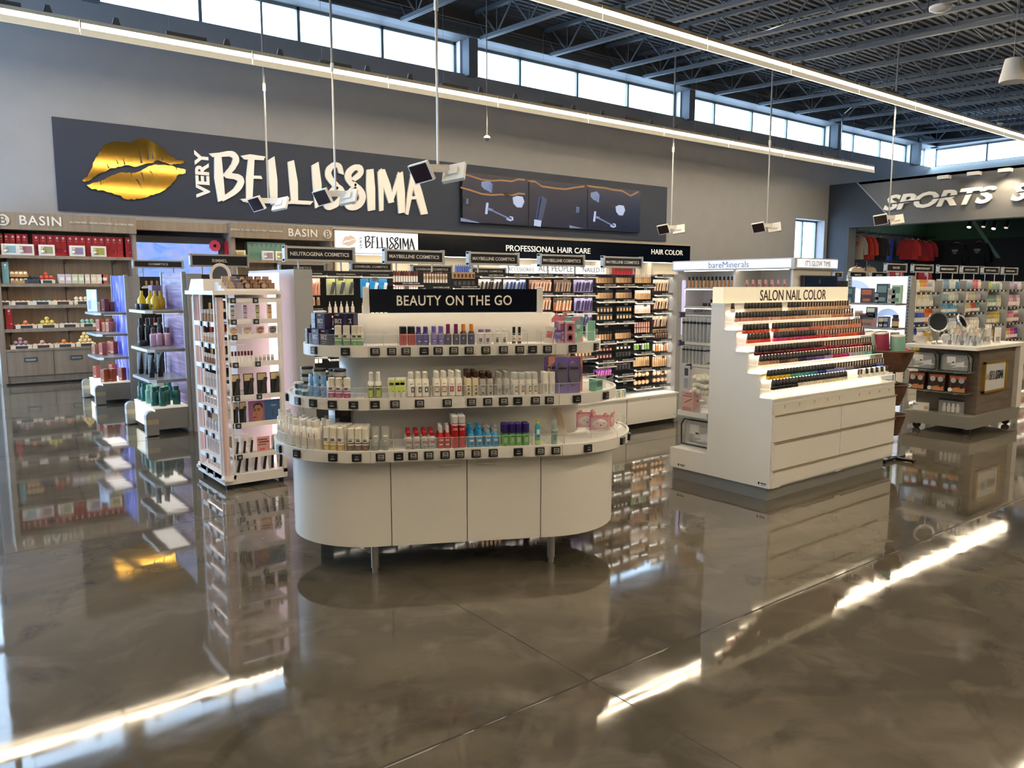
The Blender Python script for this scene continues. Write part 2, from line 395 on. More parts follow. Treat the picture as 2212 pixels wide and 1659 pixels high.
# SPORTS SHOP letters: each word is one sign, cut by a slanting slice
def sliced(word, y0, y1, z0, z1, label, mat):
    me = textmesh(word, 1, .035, .5, .28, 1.0); bm = bmesh.new(); bm.from_mesh(me); bpy.data.meshes.remove(me)
    xs = [v.co.x for v in bm.verts]; ys = [v.co.y for v in bm.verts]; w = max(xs)-min(xs); h = max(ys)-min(ys); cx = min(xs); cyy = min(ys)
    for v in bm.verts: v.co = Vector(((v.co.x-cx)/w*(y0-y1), (v.co.y-cyy)/h*(z1-z0), v.co.z*.07+.035))
    parts = []
    for side in (1, -1):
        c = bm.copy(); n = Vector((-.045, 1, 0)).normalized(); L = (y0-y1)
        bmesh.ops.bisect_plane(c, geom=c.verts[:]+c.edges[:]+c.faces[:], plane_co=(L/2, (z1-z0)*.55+side*.022, 0), plane_no=n, clear_inner=side > 0, clear_outer=side < 0)
        m2 = bpy.data.meshes.new('h'); c.to_mesh(m2); c.free(); parts.append(m2)
    bm.free(); bm = bmesh.new()
    for m2 in parts: bm.from_mesh(m2); bpy.data.meshes.remove(m2)
    me = bpy.data.meshes.new('sign_letters'); bm.to_mesh(me); bm.free(); me.materials.append(mat)
    o = bpy.data.objects.new('sign_letters', me); COL.objects.link(o); o.matrix_world = face_W(XS-.02, y0, z0)
    tag(o, label, 'sign')
SLET = M('#f1ede2', .5, name='cream_sign_letter')
sliced('SPORTS', 13.03, 9.72, 3.97, 4.46, 'cream sliced italic letters SPORTS on the grey bulkhead', SLET)
sliced('SHOP', 9.32, 7.2, 3.97, 4.46, 'cream sliced italic letters of the next word after SPORTS', SLET)
for i, (px, py) in enumerate(((2040, 383), (2105, 375), (2172, 368))):
    p = onX(px, py, XS-.35); b = MB(); r = root('flood_light', f'{["small grey flood light over the R of SPORTS", "small grey flood light over the T of SPORTS", "small grey flood light over the gap after SPORTS"][i]}', 'lamp', p, 0, 'flood lights on the bulkhead')
    b.box(p.x-.12, p.x+.1, p.y-.16, p.y+.16, p.z-.05, p.z+.05, WHITEM); b.build('housing', r)
    b = MB(); b.box(p.x-.08, p.x+.09, p.y-.13, p.y+.13, p.z-.065, p.z-.05, DGREY); b.build('lens', r)
    b = MB(); b.box(p.x+.1, XS, p.y-.02, p.y+.02, p.z-.02, p.z+.02, GREY); b.build('arm', r)
    ld = bpy.data.lights.new('flood', 'SPOT'); ld.energy = (0, 40, 130)[i]; ld.color = (1, .78, .5); ld.spot_size = 1.9; ld.spot_blend = .6; ld.shadow_soft_size = .08
    if ld.energy:
        o = bpy.data.objects.new('flood_beam', ld); COL.objects.link(o); o.location = (p.x-.1, p.y, p.z-.09); o.rotation_euler = (0, math.radians(-14), 0) if 0 else Vector((.5, 0, -1)).to_track_quat('-Z', 'Y').to_euler()

# ---------------------------------------------------------------- continuous lines of lamps
LENS = M('#fff1dc', .5, 0, LAMP_E, name='lamp_lens'); LENS.node_tree.nodes['Principled BSDF'].inputs['Emission Color'].default_value = (*LAMP_C, 1)
CREAM = M('#c4bca8', .6, name='lamp_trim'); RAILC = M('#d9ccb0', .6, 0, .45, name='lamp_diffuser_edge')
def lamp_proto(L):
    r = root('linear_lamp', 'x', 'lamp')
    b = MB(); b.box(-L/2, L/2, -.07, .07, .08, .135, CREAM); b.box(-L/2, -L/2+.02, -.075, .062, -.04, .10, CREAM); b.build('housing', r)
    b = MB(); b.box(-L/2+.02, L/2, -.06, .06, -.035, .08, LENS); b.build('lens', r)
    b = MB(); b.box(-L/2, L/2, -.083, -.067, -.09, .004, RAILC); b.build('louver_rail', r)
    b = MB(); b.box(-L/2, L/2, .062, .078, -.035, .12, CREAM); b.build('back_shield', r)  # plate added on the unseen side to keep lamp light off the wall
    b = MB(); b.box(-L*.02, L*.22, -.04, .04, .136, .2, DGREY); b.build('driver', r)
    for x in (-L*.3, L*.35): b = MB(); b.prism([(x-.06, .135), (x+.06, .135), (x+.03, .25), (x-.03, .25)], -.02, .02, DGREY, 'y'); b.build('bracket', r)
    b = MB(); b.tube((0, 0, .13), (0, 0, 1.6), .003, GREY, 4); b.build('suspension_cable', r)
    return r
LP = lamp_proto(2.43); done = False
for y, z, x1, n, nm in ((12.86, 5.14, 24.2, 10, 'far lamp line by the wall'), (8.87, 5.56, 25.6, 9, 'near lamp line across the ceiling'), (3.6, 5.2, 25.2, 13, 'lamp line above the aisle'), (-1.2, 5.0, 25.2, 13, 'lamp line behind the viewer'), (-6, 4.8, 25.2, 13, 'lamp line at the rear wall')):
    for i in range(n):
        put(LP, TR(x1-1.22-2.44*i, y, z), f'{nth(i)} linear lamp from the right end of the {nm}', 'lamp', nm+' lamps', not done); done = True

# ---------------------------------------------------------------- twin display heads on poles, dome camera, ceiling devices
def pendant(px, py, z, lab, w=.29):
    p = onZ(px, py, z); r = root('pendant_display', lab, 'monitor', p, 0, 'twin displays hanging on poles')
    b = MB(); b.tube(p+Vector((0, 0, .06)), p+Vector((0, 0, 2.1)), .016, BRUSH, 8); b.tube(p+Vector((0, 0, 1.9)), (p.x, p.y, deck_z(p.y)), .02, GREY, 8); b.tube(p+Vector((0, 0, 1.85)), p+Vector((0, 0, 1.97)), .028, WHITEM, 8); b.build('pole', r)
    b = MB(); a = math.atan2(-p.x, p.y)                                # turned toward the aisle
    RZ = Matrix.Rotation(-math.radians(30), 4, 'Z'); T0 = Matrix.Translation(p) @ RZ
    b.box(-.14, .14, -.02, .02, -.02, .07, WHITEM, X=T0); b.build('bracket', r)
    for s in (-1, 1):
        n = Vector((-.55, -.75, -.5)) if s < 0 else Vector((.5, .8, -.55)); n.normalize()
        xx = Vector((0, 0, 1)).cross(n).normalized(); yy = n.cross(xx); ro = math.radians(9*(-s)); xx, yy = xx*math.cos(ro)+yy*math.sin(ro), yy*math.cos(ro)-xx*math.sin(ro)
        T = T0 @ Matrix.Translation((s*.2, 0, -.03)) @ Matrix((xx, yy, n)).transposed().to_4x4()
        b = MB(); b.box(-w/2, w/2, -.12, .12, -.03, .02, WHITEM, X=T); b.box(-.06, .06, -.05, .05, -.06, -.03, WHITEM, X=T); h = b.build('display_head', r)
        b = MB(); b.box(-w/2+.012, w/2-.012, -.106, .106, .02, .023, M('#2a1d22' if s < 0 else '#1c2430', .15), X=T); b.build('screen', h)
pendant(580, 437, 2.985, 'white twin display on a pole in front of the letters BEL')
pendant(725, 422, 2.95, 'white twin display on a pole in front of the double S')
pendant(946, 368, 2.95, 'white twin display on a pole at the end of the word BELLISSIMA')
pendant(1450, 493, 2.985, 'white twin display on a pole beside the mural right edge')
pendant(1656, 489, 2.95, 'white twin display on a pole before the blank grey wall')
pendant(1920, 472, 3.09, 'white twin display on a pole in front of the S of SPORTS')
p = onY(1052, 299, 13.4); r = root('dome_camera', 'small white dome camera on a thin pole above the mural', 'camera', p)
b = MB(); b.tube(p, (p.x, p.y, deck_z(p.y)), .012, GREY, 6); b.build('pole', r)
b = MB(); b.lathe([(.03, .06), (.07, .03), (.07, 0), (.0, 0)][::-1], 14, WHITE, p); b.build('housing', r)
b = MB(); b.sphere((p.x, p.y, p.z-.005), .045, DGREY, 10); b.build('dome', r)
def on_deck(px, py, z):
    return onZ(px, py, z)
p = onZ(2031, 18, 5.6); r = root('ceiling_sensor', 'round white sensor disc under the roof trusses near the top edge', 'sensor', p)
b = MB(); b.lathe([(0, -.05), (.09, -.045), (.15, -.01), (.15, .03), (.05, .05)], 18, WHITE, p); b.build('housing', r)
b = MB(); b.tube(p, (p.x, p.y, deck_z(p.y)), .006, GREY, 5); b.build('hanger', r)
p = onZ(2155, 269, 6.3); r = root('ceiling_sensor', 'smaller white sensor disc near the far clerestory corner', 'sensor', p)
b = MB(); b.lathe([(0, -.05), (.09, -.045), (.15, -.01), (.15, .03), (.05, .05)], 18, WHITE, p); b.build('housing', r)
b = MB(); b.tube(p, (p.x, p.y, deck_z(p.y)), .006, GREY, 5); b.build('hanger', r)
p = onZ(2188, 152, 5.2); r = root('pendant_speaker', 'white bucket-shaped loudspeaker hanging under the roof', 'speaker', p)
b = MB(); b.lathe([(0, -.19), (.19, -.19), (.2, -.16), (.13, .19), (0, .2)], 20, WHITEM, p); b.build('housing', r)
b = MB(); b.tube(p+Vector((0, 0, .19)), (p.x, p.y, deck_z(p.y)), .006, GREY, 5); b.build('hanger', r)
q = [onY(a, c, 13.02) for a, c in ((1870, 230), (1838, 232), (1823, 245), (1819, 262), (1817, 320), (1806, 343))]
q.insert(0, Vector((q[0].x, q[0].y, deck_z(q[0].y)-.03))); b = MB(); b.path(q, .016, SILVER, 6); o = b.build('conduit'); tag(o, 'bent metal conduit dropping to the end of the far lamp line', 'conduit')
q = [onZ(a, c, 6.0) for a, c in ((1575, 92), (1700, 50), (1832, 17), (1940, 0))]
b = MB(); b.path(q, .008, SILVER, 5); o = b.build('cable'); tag(o, 'thin pale cable strung under the roof trusses', 'cable')
# ================================================================ painted mural with raised emblem and brush letters
GOLD = M('#cfa84e', .07, 1.0, name='gold_foil')
def wallpts(zp, s, ox, oy, y): return [onY(ox+a/s, oy+c/s, y) for a, c in zp]
mural = root('mural_panel', 'long dark navy mural panel with gold lips and white brush lettering', 'sign', (9.6, 14.98, 2.79))
b = MB(); b.box(2.13, 17.1, 14.97, 14.998, 2.79, 4.29, M('#1d2b43', .6, name='mural_navy')); b.build('panel', mural)
UP = [(490,1075),(520,1058),(545,1010),(565,960),(590,910),(625,865),(670,845),(725,848),(775,858),(800,838),(845,822),(900,838),(950,870),(985,895),(1010,925),(1040,945),(1065,958),(1105,958),(1098,975),(1060,978),(1030,984),(985,972),(940,958),(900,975),(850,985),(800,996),(740,988),(690,1005),(650,1012),(610,1030),(570,1055),(530,1080),(505,1088)]
LO = [(516,1105),(560,1090),(600,1078),(640,1060),(690,1042),(740,1030),(790,1034),(840,1022),(890,992),(930,982),(985,985),(1040,995),(1080,1008),(1115,1012),(1098,1038),(1062,1045),(1048,1075),(1020,1105),(985,1134),(945,1155),(900,1165),(860,1182),(800,1196),(750,1190),(700,1165),(650,1150),(600,1136),(550,1130)]
def rough(zp, k=3, a=5):                                              # torn-edge outline
    out = []
    for (x0, y0), (x1, y1) in zip(zp, zp[1:]+zp[:1]):
        for i in range(k): t = i/k; out.append((x0+(x1-x0)*t+R.uniform(-a, a)*(i > 0), y0+(y1-y0)*t+R.uniform(-a, a)*(i > 0)))
    return out
def lips(parent, fn, y0, y1, mat, crack=None):
    for nm, zp in (('upper_lip', UP), ('lower_lip', LO)):
        b = MB(); pts = [fn(onY(x/2.765, y/2.765, 14.95)) for x, y in rough(zp)]; b.prism(pts, y0, y1, mat, 'y'); b.build(nm, parent)
    if crack:
        b = MB()
        for x0, y0_, x1, y1_, w in ((830,885,845,975,9),(880,880,885,955,8),(908,890,912,950,8),(735,940,745,985,9),(690,945,705,980,8),(630,965,650,1005,8),(815,1070,850,1130,10),(845,1030,860,1085,8),(895,1020,925,1065,7),(600,1075,605,1110,8),(780,1030,790,1060,8),(1050,1000,1060,1030,6),(965,920,970,960,6)):
            b.prism([fn(onY(a/2.765, c/2.765, 14.95)) for a, c in ((x0, y0_), (x1-w/2, y1_), (x1+w/2, y1_))] if y0_ < 990 else [fn(onY(a/2.765, c/2.765, 14.95)) for a, c in ((x0-w/2, y0_), (x0+w/2, y0_), (x1, y1_))], y0-.004, y0, crack, 'y')
        b.build('lip_crease', parent)
ident = lambda p: (p.x, p.z)
lips(mural, ident, 14.94, 14.97, GOLD, M('#1d2b43', .6, name='mural_navy'))
q = lambda a, c: (a/2.765, c/2.765)
g = lambda a, c: (700+a/2.765, c/2.765)
STROKES = [                                                            # brush strokes of the word, as seen on the wall: (points, width px)
 ([q(1300,930), q(1306,1060), q(1322,1190)], 15), ([q(1262,928), q(1330,921)], 8), ([q(1320,924), q(1380,920), q(1408,950), q(1388,1000), q(1345,1048)], 11), ([q(1345,1048), q(1415,1058), q(1438,1085), q(1405,1140), q(1330,1188)], 11),
 ([q(1450,942), q(1490,938), q(1572,946)], 9), ([q(1500,945), q(1490,1070), q(1488,1200)], 13), ([q(1492,1058), q(1552,1060)], 8), ([q(1448,1198), q(1520,1190)], 7),
 ([q(1618,950), q(1630,1080), q(1636,1205)], 15), ([q(1600,1204), q(1716,1207)], 8),
 ([q(1736,968), q(1752,1090), q(1758,1210)], 14), ([q(1738,1206), q(1856,1213)], 8),
 ([q(1880,982), q(1892,1100), q(1900,1226)], 15),
 ([q(2034,1030), q(2022,992), q(1990,988), q(1962,1015), q(1962,1055), q(2000,1105), q(2036,1140), q(2040,1180), q(2000,1222), q(1958,1236), q(1944,1205), q(1975,1150), q(2006,1118)], 11),
 ([q(2100,1078), q(2148,1040), q(2146,1004), q(2110,1004), q(2078,1040), q(2090,1085), q(2150,1140), q(2162,1190), q(2130,1232), q(2086,1236), q(2070,1205), q(2090,1150), q(2126,1110)], 11),
 ([g(272,1018), g(276,1130), g(282,1250)], 15),
 ([g(330,1020), g(338,1140), g(340,1252)], 9), ([g(345,1020), g(372,1110), g(398,1205)], 13), ([g(398,1205), g(425,1120), g(448,1040)], 8), ([g(450,1038), g(456,1150), g(462,1265)], 14),
 ([g(528,1040), g(512,1150), g(492,1275)], 8), ([g(530,1040), g(560,1150), g(596,1275)], 14), ([g(500,1185), g(570,1178)], 8)]
def smoothline(p, n=4):
    if len(p) < 4: return p
    P = [p[0]]+p+[p[-1]]; out = []
    for i in range(1, len(P)-2):
        for k in range(n):
            t = k/n; a, b_, c, d = P[i-1], P[i], P[i+1], P[i+2]
            out.append(tuple(.5*((2*b_[j])+(-a[j]+c[j])*t+(2*a[j]-5*b_[j]+4*c[j]-d[j])*t*t+(-a[j]+3*b_[j]-3*c[j]+d[j])*t**3) for j in (0, 1)))
    return out+[p[-1]]
def brush(parent, fn, y0, y1, mat, thin=1.0):
    """the word in brush letters: every stroke a run of short tapering slabs"""
    RR = random.Random(5); b = MB()
    for si, (pts, w) in enumerate(STROKES):
        pts = smoothline(pts); N = len(pts); L = []; Rr = []
        for i, (x, y) in enumerate(pts):
            a = pts[max(i-1, 0)]; c = pts[min(i+1, N-1)]; dx, dy = c[0]-a[0], c[1]-a[1]; d = math.hypot(dx, dy) or 1
            hw = w/2*thin*(1.08 - .25*abs(2*i/(N-1)-1)**2)+RR.uniform(-.5, .5)
            e = 2.5 if i in (0, N-1) else 0; ex = (-dx if i == 0 else dx)/d*e; ey = (-dy if i == 0 else dy)/d*e
            j = RR.uniform(-2, 2) if e else 0
            L.append((x-dy/d*hw+ex*(1+j), y+dx/d*hw+ey*(1+j))); Rr.append((x+dy/d*hw+ex*(1-j*.5), y-dx/d*hw+ey*(1-j*.5)))
        for i in range(N-1):
            b.prism([fn(onY(*p, 14.95)) for p in (L[i], L[i+1], Rr[i+1], Rr[i])], y0-(y1-y0)*(si*.006+(i % 2)*.003), y1-(y1-y0)*.01, mat, 'y')
    return b.build('brush_lettering', parent)
BLET = M('#fbf9f4', .5, name='white_raised_letter')
brush(mural, ident, 14.925, 14.97, BLET, 1.14)
def face_Sup(x, y, z): return Matrix(((0, -1, 0, x), (0, 0, -1, y), (1, 0, 0, z), (0, 0, 0, 1)))      # reads upward
p0 = onY(437, 428, 14.96); p1 = onY(437, 326, 14.96)
text('VERY', face_Sup((p0.x+p1.x)/2, 14.97, (p0.z+p1.z)/2), p1.z-p0.z, BLET, mural, 'lettering', bold=.035, depth=.02, height=.245)
# ---- three video screens mounted on the mural
SCB = M('#0a1020', .25, 0, .28, 1, '#14264c', name='screen_blue'); BEZ = M('#0b0d12', .4)
def pm(c, e=.35): return M(c, .5, 0, e, 1, c)
xs = [10.12, 12.05, 13.98, 15.95]
def shp(b, pts, dx, mat, y=14.885):
    pp = [onY(700+a/2.765, c/2.765, 14.89) for a, c in pts]; b.prism([(p.x+dx, p.z) for p in pp], y-.002, y, mat, 'y')
for i in range(3):
    r = root('video_screen', ['dark blue video screen nearest the word BELLISSIMA, showing a razor', 'middle video screen of the mural, showing a tall tube', 'video screen nearest the mural right end, showing a razor'][i], 'screen', ((xs[i]+xs[i+1])/2, 14.93, 2.99), 0, 'video screens on the mural')
    b = MB(); b.box(xs[i]+.005, xs[i+1]-.005, 14.89, 14.965, 2.99, 4.11, BEZ); b.build('housing', r)
    b = MB(); b.box(xs[i]+.02, xs[i+1]-.02, 14.886, 14.89, 3.005, 4.095, SCB); sc = b.build('screen', r)
    b = MB(); lt = pm('#5d6f9c'); wh = pm('#8b9cc4', .5); dk = pm('#0a1122', .1); am = pm('#7a5a3c', .4)
    if i in (0, 2):
        dx = 0 if i == 0 else (onY(1281, 450, 14.89).x-onY(1047, 450, 14.89).x)
        shp(b, [(940,1085),(985,1078),(1005,1100),(998,1150),(955,1130),(938,1110)], dx, lt); shp(b, [(990,1100),(1005,1098),(1000,1150),(990,1150)], dx, wh)
        shp(b, [(1070,1150),(1125,1172),(1120,1195),(1080,1175)], dx, dk); shp(b, [(1125,1180),(1150,1170),(1185,1175),(1196,1205),(1180,1240),(1150,1238),(1130,1215)], dx, wh)
        shp(b, [(968,1210),(982,1212),(975,1280),(960,1278)], dx, wh); shp(b, [(975,1238),(1010,1250),(1000,1262),(975,1255)], dx, lt)
        for t in range(10):
            a0 = 1005+t*11.5; c0 = 1254+t*5.5; shp(b, [(a0, c0), (a0+13, c0+6), (a0+12, c0+14-t*.2), (a0-1, c0+9)], dx, lt)
        shp(b, [(1108,1290),(1128,1296),(1130,1315),(1112,1322),(1088,1312),(1090,1302),(1112,1312),(1120,1308),(1118,1300),(1106,1298)], dx, wh)
        if i == 0: shp(b, [(830,1180),(880,1190),(875,1235),(835,1225)], dx, dk); shp(b, [(850,1185),(862,1190),(860,1220),(846,1215)], dx, wh)
        if i == 0: shp(b, [(815,1300),(930,1330),(915,1332),(815,1322)], dx, lt)
        wav = [(815,1030),(870,1045),(940,1068),(1000,1075),(1060,1072),(1120,1078),(1160,1066),(1200,1070)] if i == 0 else None
    else:
        shp(b, [(1280,1180),(1300,1170),(1332,1190),(1300,1320),(1262,1310)], 0, pm('#2c3a5e', .3)); shp(b, [(1290,1185),(1300,1180),(1275,1310),(1268,1308)], 0, lt); shp(b, [(1255,1310),(1298,1318),(1293,1355),(1252,1348)], 0, wh)
        shp(b, [(1495,1235),(1540,1240),(1535,1285),(1498,1278)], 0, dk); shp(b, [(1505,1235),(1525,1238),(1522,1272),(1503,1268)], 0, wh); shp(b, [(1465,1345),(1550,1365),(1465,1362)], 0, lt)
        wav = [(1215,1075),(1260,1080),(1300,1108),(1380,1120),(1440,1125),(1500,1115),(1555,1108)]
    if i == 2: wav = [(1570,1105),(1620,1112),(1680,1118),(1720,1128),(1780,1135),(1830,1165),(1875,1140)]
    for o_ in (0, 85 if i == 0 else 0):
        for a, c in zip(wav, wav[1:]): shp(b, [(a[0], a[1]+o_), (c[0], c[1]+o_), (c[0], c[1]+10+o_), (a[0], a[1]+10+o_)], 0, am)
    b.build('screen_picture', sc)

# ================================================================ BASIN wall units
def pz(px, py, y): return onY(px, py, y).z
def shelf_unit(name, lab, x0, x1, zs, drawers):
    r = root(name, lab, 'shelving unit', ((x0+x1)/2, 14.4, 0))
    b = MB(); b.box(x0, x0+.08, 14.42, 15, 0, 2.42, WOODG); b.build('side_panel', r); b = MB(); b.box(x1-.05, x1, 14.42, 15, 0, 2.42, WOODG); b.build('side_panel', r)
    b = MB(); b.box(x0+.08, x1-.05, 14.9, 14.98, .5, 2.42, WOODG)
    for x in (x0+.2, (x0+x1)/2, x1-.3): b.box(x-.008, x+.008, 14.893, 14.9, .6, 2.4, DGREY)
    b.build('back_panel', r)
    b = MB(); b.box(x0, x1, 14.36, 15, 2.42, 2.68, WOODG); f = b.build('fascia', r)
    for z in zs:
        b = MB(); b.box(x0+.08, x1-.05, 14.44, 14.9, z-.022, z, WOODG); b.box(x0+.08, x1-.05, 14.43, 14.45, z-.05, z, WOODG); s = b.build('shelf', r)
        for x in (x0+.2, (x0+x1)/2, x1-.3):
            b = MB(); b.prism([(14.9, z-.022), (14.5, z-.022), (14.9, z-.12)], x-.01, x+.01, DGREY, 'x'); b.build('bracket', s)
        b = MB(); b.box(x0+.1, x1-.07, 14.47, 14.5, z-.03, z-.023, M('#ffe3bd', .5, 0, 7, name='shelf_light_strip')); b.build('light_strip', s)
    b = MB(); b.box(x0+.08, x1-.05, 14.40, 14.98, .53, .56, WOODG); b.build('counter', r)
    b = MB(); b.box(x0+.08, x1-.05, 14.44, 14.98, 0, .53, WOODG); b.build('cabinet', r)
    w = (x1-x0-.13)/drawers
    for i in range(drawers):
        a = x0+.08+i*w; b = MB(); b.box(a+.004, a+w-.004, 14.41, 14.44, .14, .525, WOODG); d = b.build('drawer', r)
        b = MB(); b.box(a+w/2-.09, a+w/2+.09, 14.404, 14.41, .36, .43, DGREY); b.box(a+w/2-.07, a+w/2+.07, 14.398, 14.404, .375, .405, SILVER); b.build('pull', d)
    b = MB(); b.box(x0+.05, x1-.05, 14.36, 14.42, .0, .03, BLACK); b.build('kick_plate', r)
    return r, f
EMB = M('#d8d2c6', .5, name='cream_emblem')
def emblem(px, py, y, f):
    p = onY(px, py, y); b = MB(X=face_S(p.x, y, p.z)); b.lathe([(.0, .02), (.085, .02), (.085, 0)][::-1], 24, EMB); e = b.build('emblem', f)
    text('B', face_S(p.x, y-.02, p.z), .085, M('#6b6259'), f, 'emblem_letter', depth=.003)
def word(s, px, py, wpx, y, f, mat=SIGNT, bold=.0, depth=.008, space=1.0, height=None):
    p = onY(px, py, y); a = onY(px-wpx/2, py, y).x; c = onY(px+wpx/2, py, y).x
    return text(s, face_S((a+c)/2, y, p.z), c-a, mat, f, 'lettering', bold, depth, height, space=space)
ZB = (2.03, 1.59, 1.25, .88)
u1, f1 = shelf_unit('basin_shelving', 'grey wood wall unit of soaps and bath bombs with red boxes on top', 1.12, 3.17, ZB, 3)
emblem(6, 475, 14.36, f1); word('BASIN', 87, 477, 90, 14.36, f1, bold=.012, space=1.12); word('GLUTEN FREE - VEGAN APPROVED - ALCOHOL FREE', 219, 483, 138, 14.36, f1)
u2, f2 = shelf_unit('basin_shelving', 'grey wood wall unit with mint green boxes on its top shelf', 4.75, 6.72, ZB, 3)
emblem(707, 506, 14.36, f2); word('BASIN', 654, 503, 62, 14.36, f2, bold=.012, space=1.12); word('MINERAL OIL FREE - CRUELTY FREE - PARABEN FREE', 555, 498, 112, 14.36, f2)
r = root('video_wall', 'wide blue lit video wall between the two grey wood units', 'screen', (3.96, 14.7, 1.2))
b = MB(); b.box(3.19, 4.73, 14.7, 15, 0, 2.42, M('#3a3a3d', .5)); b.box(3.17, 4.75, 14.5, 15, 2.5, 2.66, WOODG); b.build('surround', r)
def art():
    m = bpy.data.materials.new('blue_flower_picture'); m.use_nodes = True; n, l = nodes(m); bs = n['Principled BSDF']
    t = n.new('ShaderNodeTexNoise'); t.inputs['Scale'].default_value = 3.2; t.inputs['Detail'].default_value = 7; t.inputs['Distortion'].default_value = 1.5
    l.new(coordmap(m, (1, 1, 1.6)), t.inputs['Vector']); rp = n.new('ShaderNodeValToRGB'); l.new(t.outputs['Fac'], rp.inputs[0])
    for i, (p, c) in enumerate(((.25, '#5f86d8'), (.45, '#7ea4ec'), (.6, '#97a0e8'), (.75, '#8fc0a0'))):
        e = rp.color_ramp.elements[i] if i < 2 else rp.color_ramp.elements.new(p); e.position = p; e.color = (*lin(c), 1)
    bs.inputs['Base Color'].default_value = (0, 0, 0, 1); l.new(rp.outputs[0], bs.inputs['Emission Color']); bs.inputs['Emission Strength'].default_value = 1.0; bs.inputs['Roughness'].default_value = .2
    return m
ART = art()
b = MB(); b.box(3.22, 4.6, 14.68, 14.7, .9, 2.3, ART); s = b.build('screen', r)
p = onY(464, 531, 14.68); b = MB(X=face_S(p.x, 14.68, p.z))
for k in range(9): b.lathe([(0, .002), (.045, .002), (.045, 0)][::-1], 8, pm('#a8324a', .5), (.06*math.cos(k*.7), .06*math.sin(k*.7), k*.0003))
b.lathe([(0, .006), (.03, .006)][::-1], 8, pm('#5c1420', .3)); b.build('flower_picture', s)
# ---- boxes and soaps on the units
RED = M('#b3202f', .4); WHITEP = M('#f2eee6', .45, name='white_card')
def gift_box(c):
    b = MB(); b.box(-.045, .045, -.07, .07, 0, .33, M(c, .4)); b.box(-.012, .016, -.0712, -.07, .265, .30, M('#f3d9d4')); b.box(-.012, .016, -.0712, -.07, .235, .24, M('#f3d9d4')); b.sphere((.02, -.066, .08), .012, M('#e7aeb0'), 8)
    return b.build('bath_gift_box')
rb = gift_box('#b3202f')
PX = [4, 15, 29, 41, 54, 79, 94, 109, 124, 137, 152, 165, 178, 192, 206, 219, 233, 246, 259, 277]
run(rb, [TR(onY(x, 548, 14.6).x, 14.62, 2.032) for x in PX if onY(x, 548, 14.6).x > 1.26], 'tall red bath box', 'top wood shelf', 'box', 'red boxes on the top wood shelf')
run(rb, [TR(onY(487, 548, 14.6).x+.06, 14.62, 2.033)], 'tall red bath box standing alone', 'between video wall and mint boxes', 'box', None)
mb_ = gift_box('#8fbfa6'); run(mb_, [TR(onY(538+i*10.2, 548, 14.62).x, 14.64, 2.033) for i in range(8)], 'mint green bath box', 'top shelf under second BASIN fascia', 'box', 'mint boxes on the top shelf')
def gift_pack(c):
    b = MB(); b.box(-.11, .11, -.03, .03, 0, .17, WHITEP); r = b.build('soap_gift_pack')
    b = MB(); b.bbox(-.08, .08, -.034, -.03, .03, .14, M(c, .4)); b.sphere((-.055, -.035, .06), .028, M('#e9dfc8'), 8); b.sphere((-.055, -.035, .11), .025, M('#c9b48a'), 8); b.build('window', r); ROOTM['soap_gift_pack'] = Matrix(); return r
for px, c, nm in ((21, '#8fb0c0', 'blue'), (56, '#a06f80', 'plum'), (101, '#9aa078', 'olive'), (167, '#8f86b4', 'lilac'), (213, '#a3a05a', 'yellow green'), (516, '#b0a060', 'mustard'), (578, '#9a93ae', 'mauve'), (606, '#b7a97a', 'sand')):
    o = gift_pack(c); o.location = (onY(px, 548, 14.5).x, 14.49, 2.032); tag(o, f'white soap gift pack with a {nm} window on the top wood shelf', 'gift pack', 'white gift packs')
def ball(c, rr=.033):
    b = MB(); b.sphere((0, 0, rr), rr, M(c, .8), 12); return b.build('bath_bomb')
def tray(px, z, w, col, label, y=14.56):
    x = onY(px, 700, y).x; r = root('display_tray', label, 'tray', (x, y, z)); z += .0015; b = MB(); b.box(x-w/2, x+w/2, y-.1, y+.12, z, z+.008, M(col)); b.box(x-w/2, x+w/2, y-.105, y-.1, z, z+.06, M(col)); b.box(x-w/2, x+w/2, y+.12, y+.125, z, z+.06, M(col))
    for s in (-1, 1): b.box(x+s*w/2-.003, x+s*w/2+.003, y-.1, y+.12, z, z+.05, M(col))
    b.build('tray_body', r); b = MB(); b.box(x-w*.28, x+w*.3, y-.109, y-.105, z+.005, z+.05, M('#3a3d42')); b.build('price_label', r); return x
def pile(px, z, c, cn, shelf, counts, rr=.033, trayc='#e7dcc8', w=None):
    n0 = max(counts); w = w or (n0*2*rr+.018)
    x = tray(px, z, w, trayc, f'pale tray under the {cn} bath bombs, {shelf}'); pr = ball(c, rr); Ts = []; zz = z+.0096
    for k, n in enumerate(counts):
        for i in range(n): Ts.append(TR(x+(i-(n-1)/2)*2*rr, 14.51+.03*k, zz+k*rr*1.65))
        if k == 0:
            for i in range(n): Ts.append(TR(x+(i-(n-1)/2)*2*rr, 14.51+.07, zz))
    _used.discard(pr.name); run(pr, Ts, f'{cn} bath bomb', f'{shelf}', 'bath bomb', f'{cn} bath bombs {shelf}')
CT = 'on the wood counter'; S4 = 'on the lowest wood shelf'; S3 = 'on the middle wood shelf'; S2 = 'on the upper wood shelf'
pile(41, .56, '#a98f9e', 'mauve', CT, (4, 3, 1)); pile(88, .56, '#d9a999', 'rose', CT, (4, 1)); pile(135, .56, '#e08e4e', 'orange', CT, (4, 1)); pile(181, .56, '#ead9a2', 'cream', CT, (4, 3, 2, 1))
pile(55, .88, '#dc8a5c', 'apricot', S4, (4, 1)); pile(102, .88, '#d8c565', 'yellow', S4, (4, 3, 1)); pile(148, .88, '#b7a9b4', 'lilac', S4, (4,)); pile(188, .88, '#8fbcae', 'mint', S4, (3, 3))
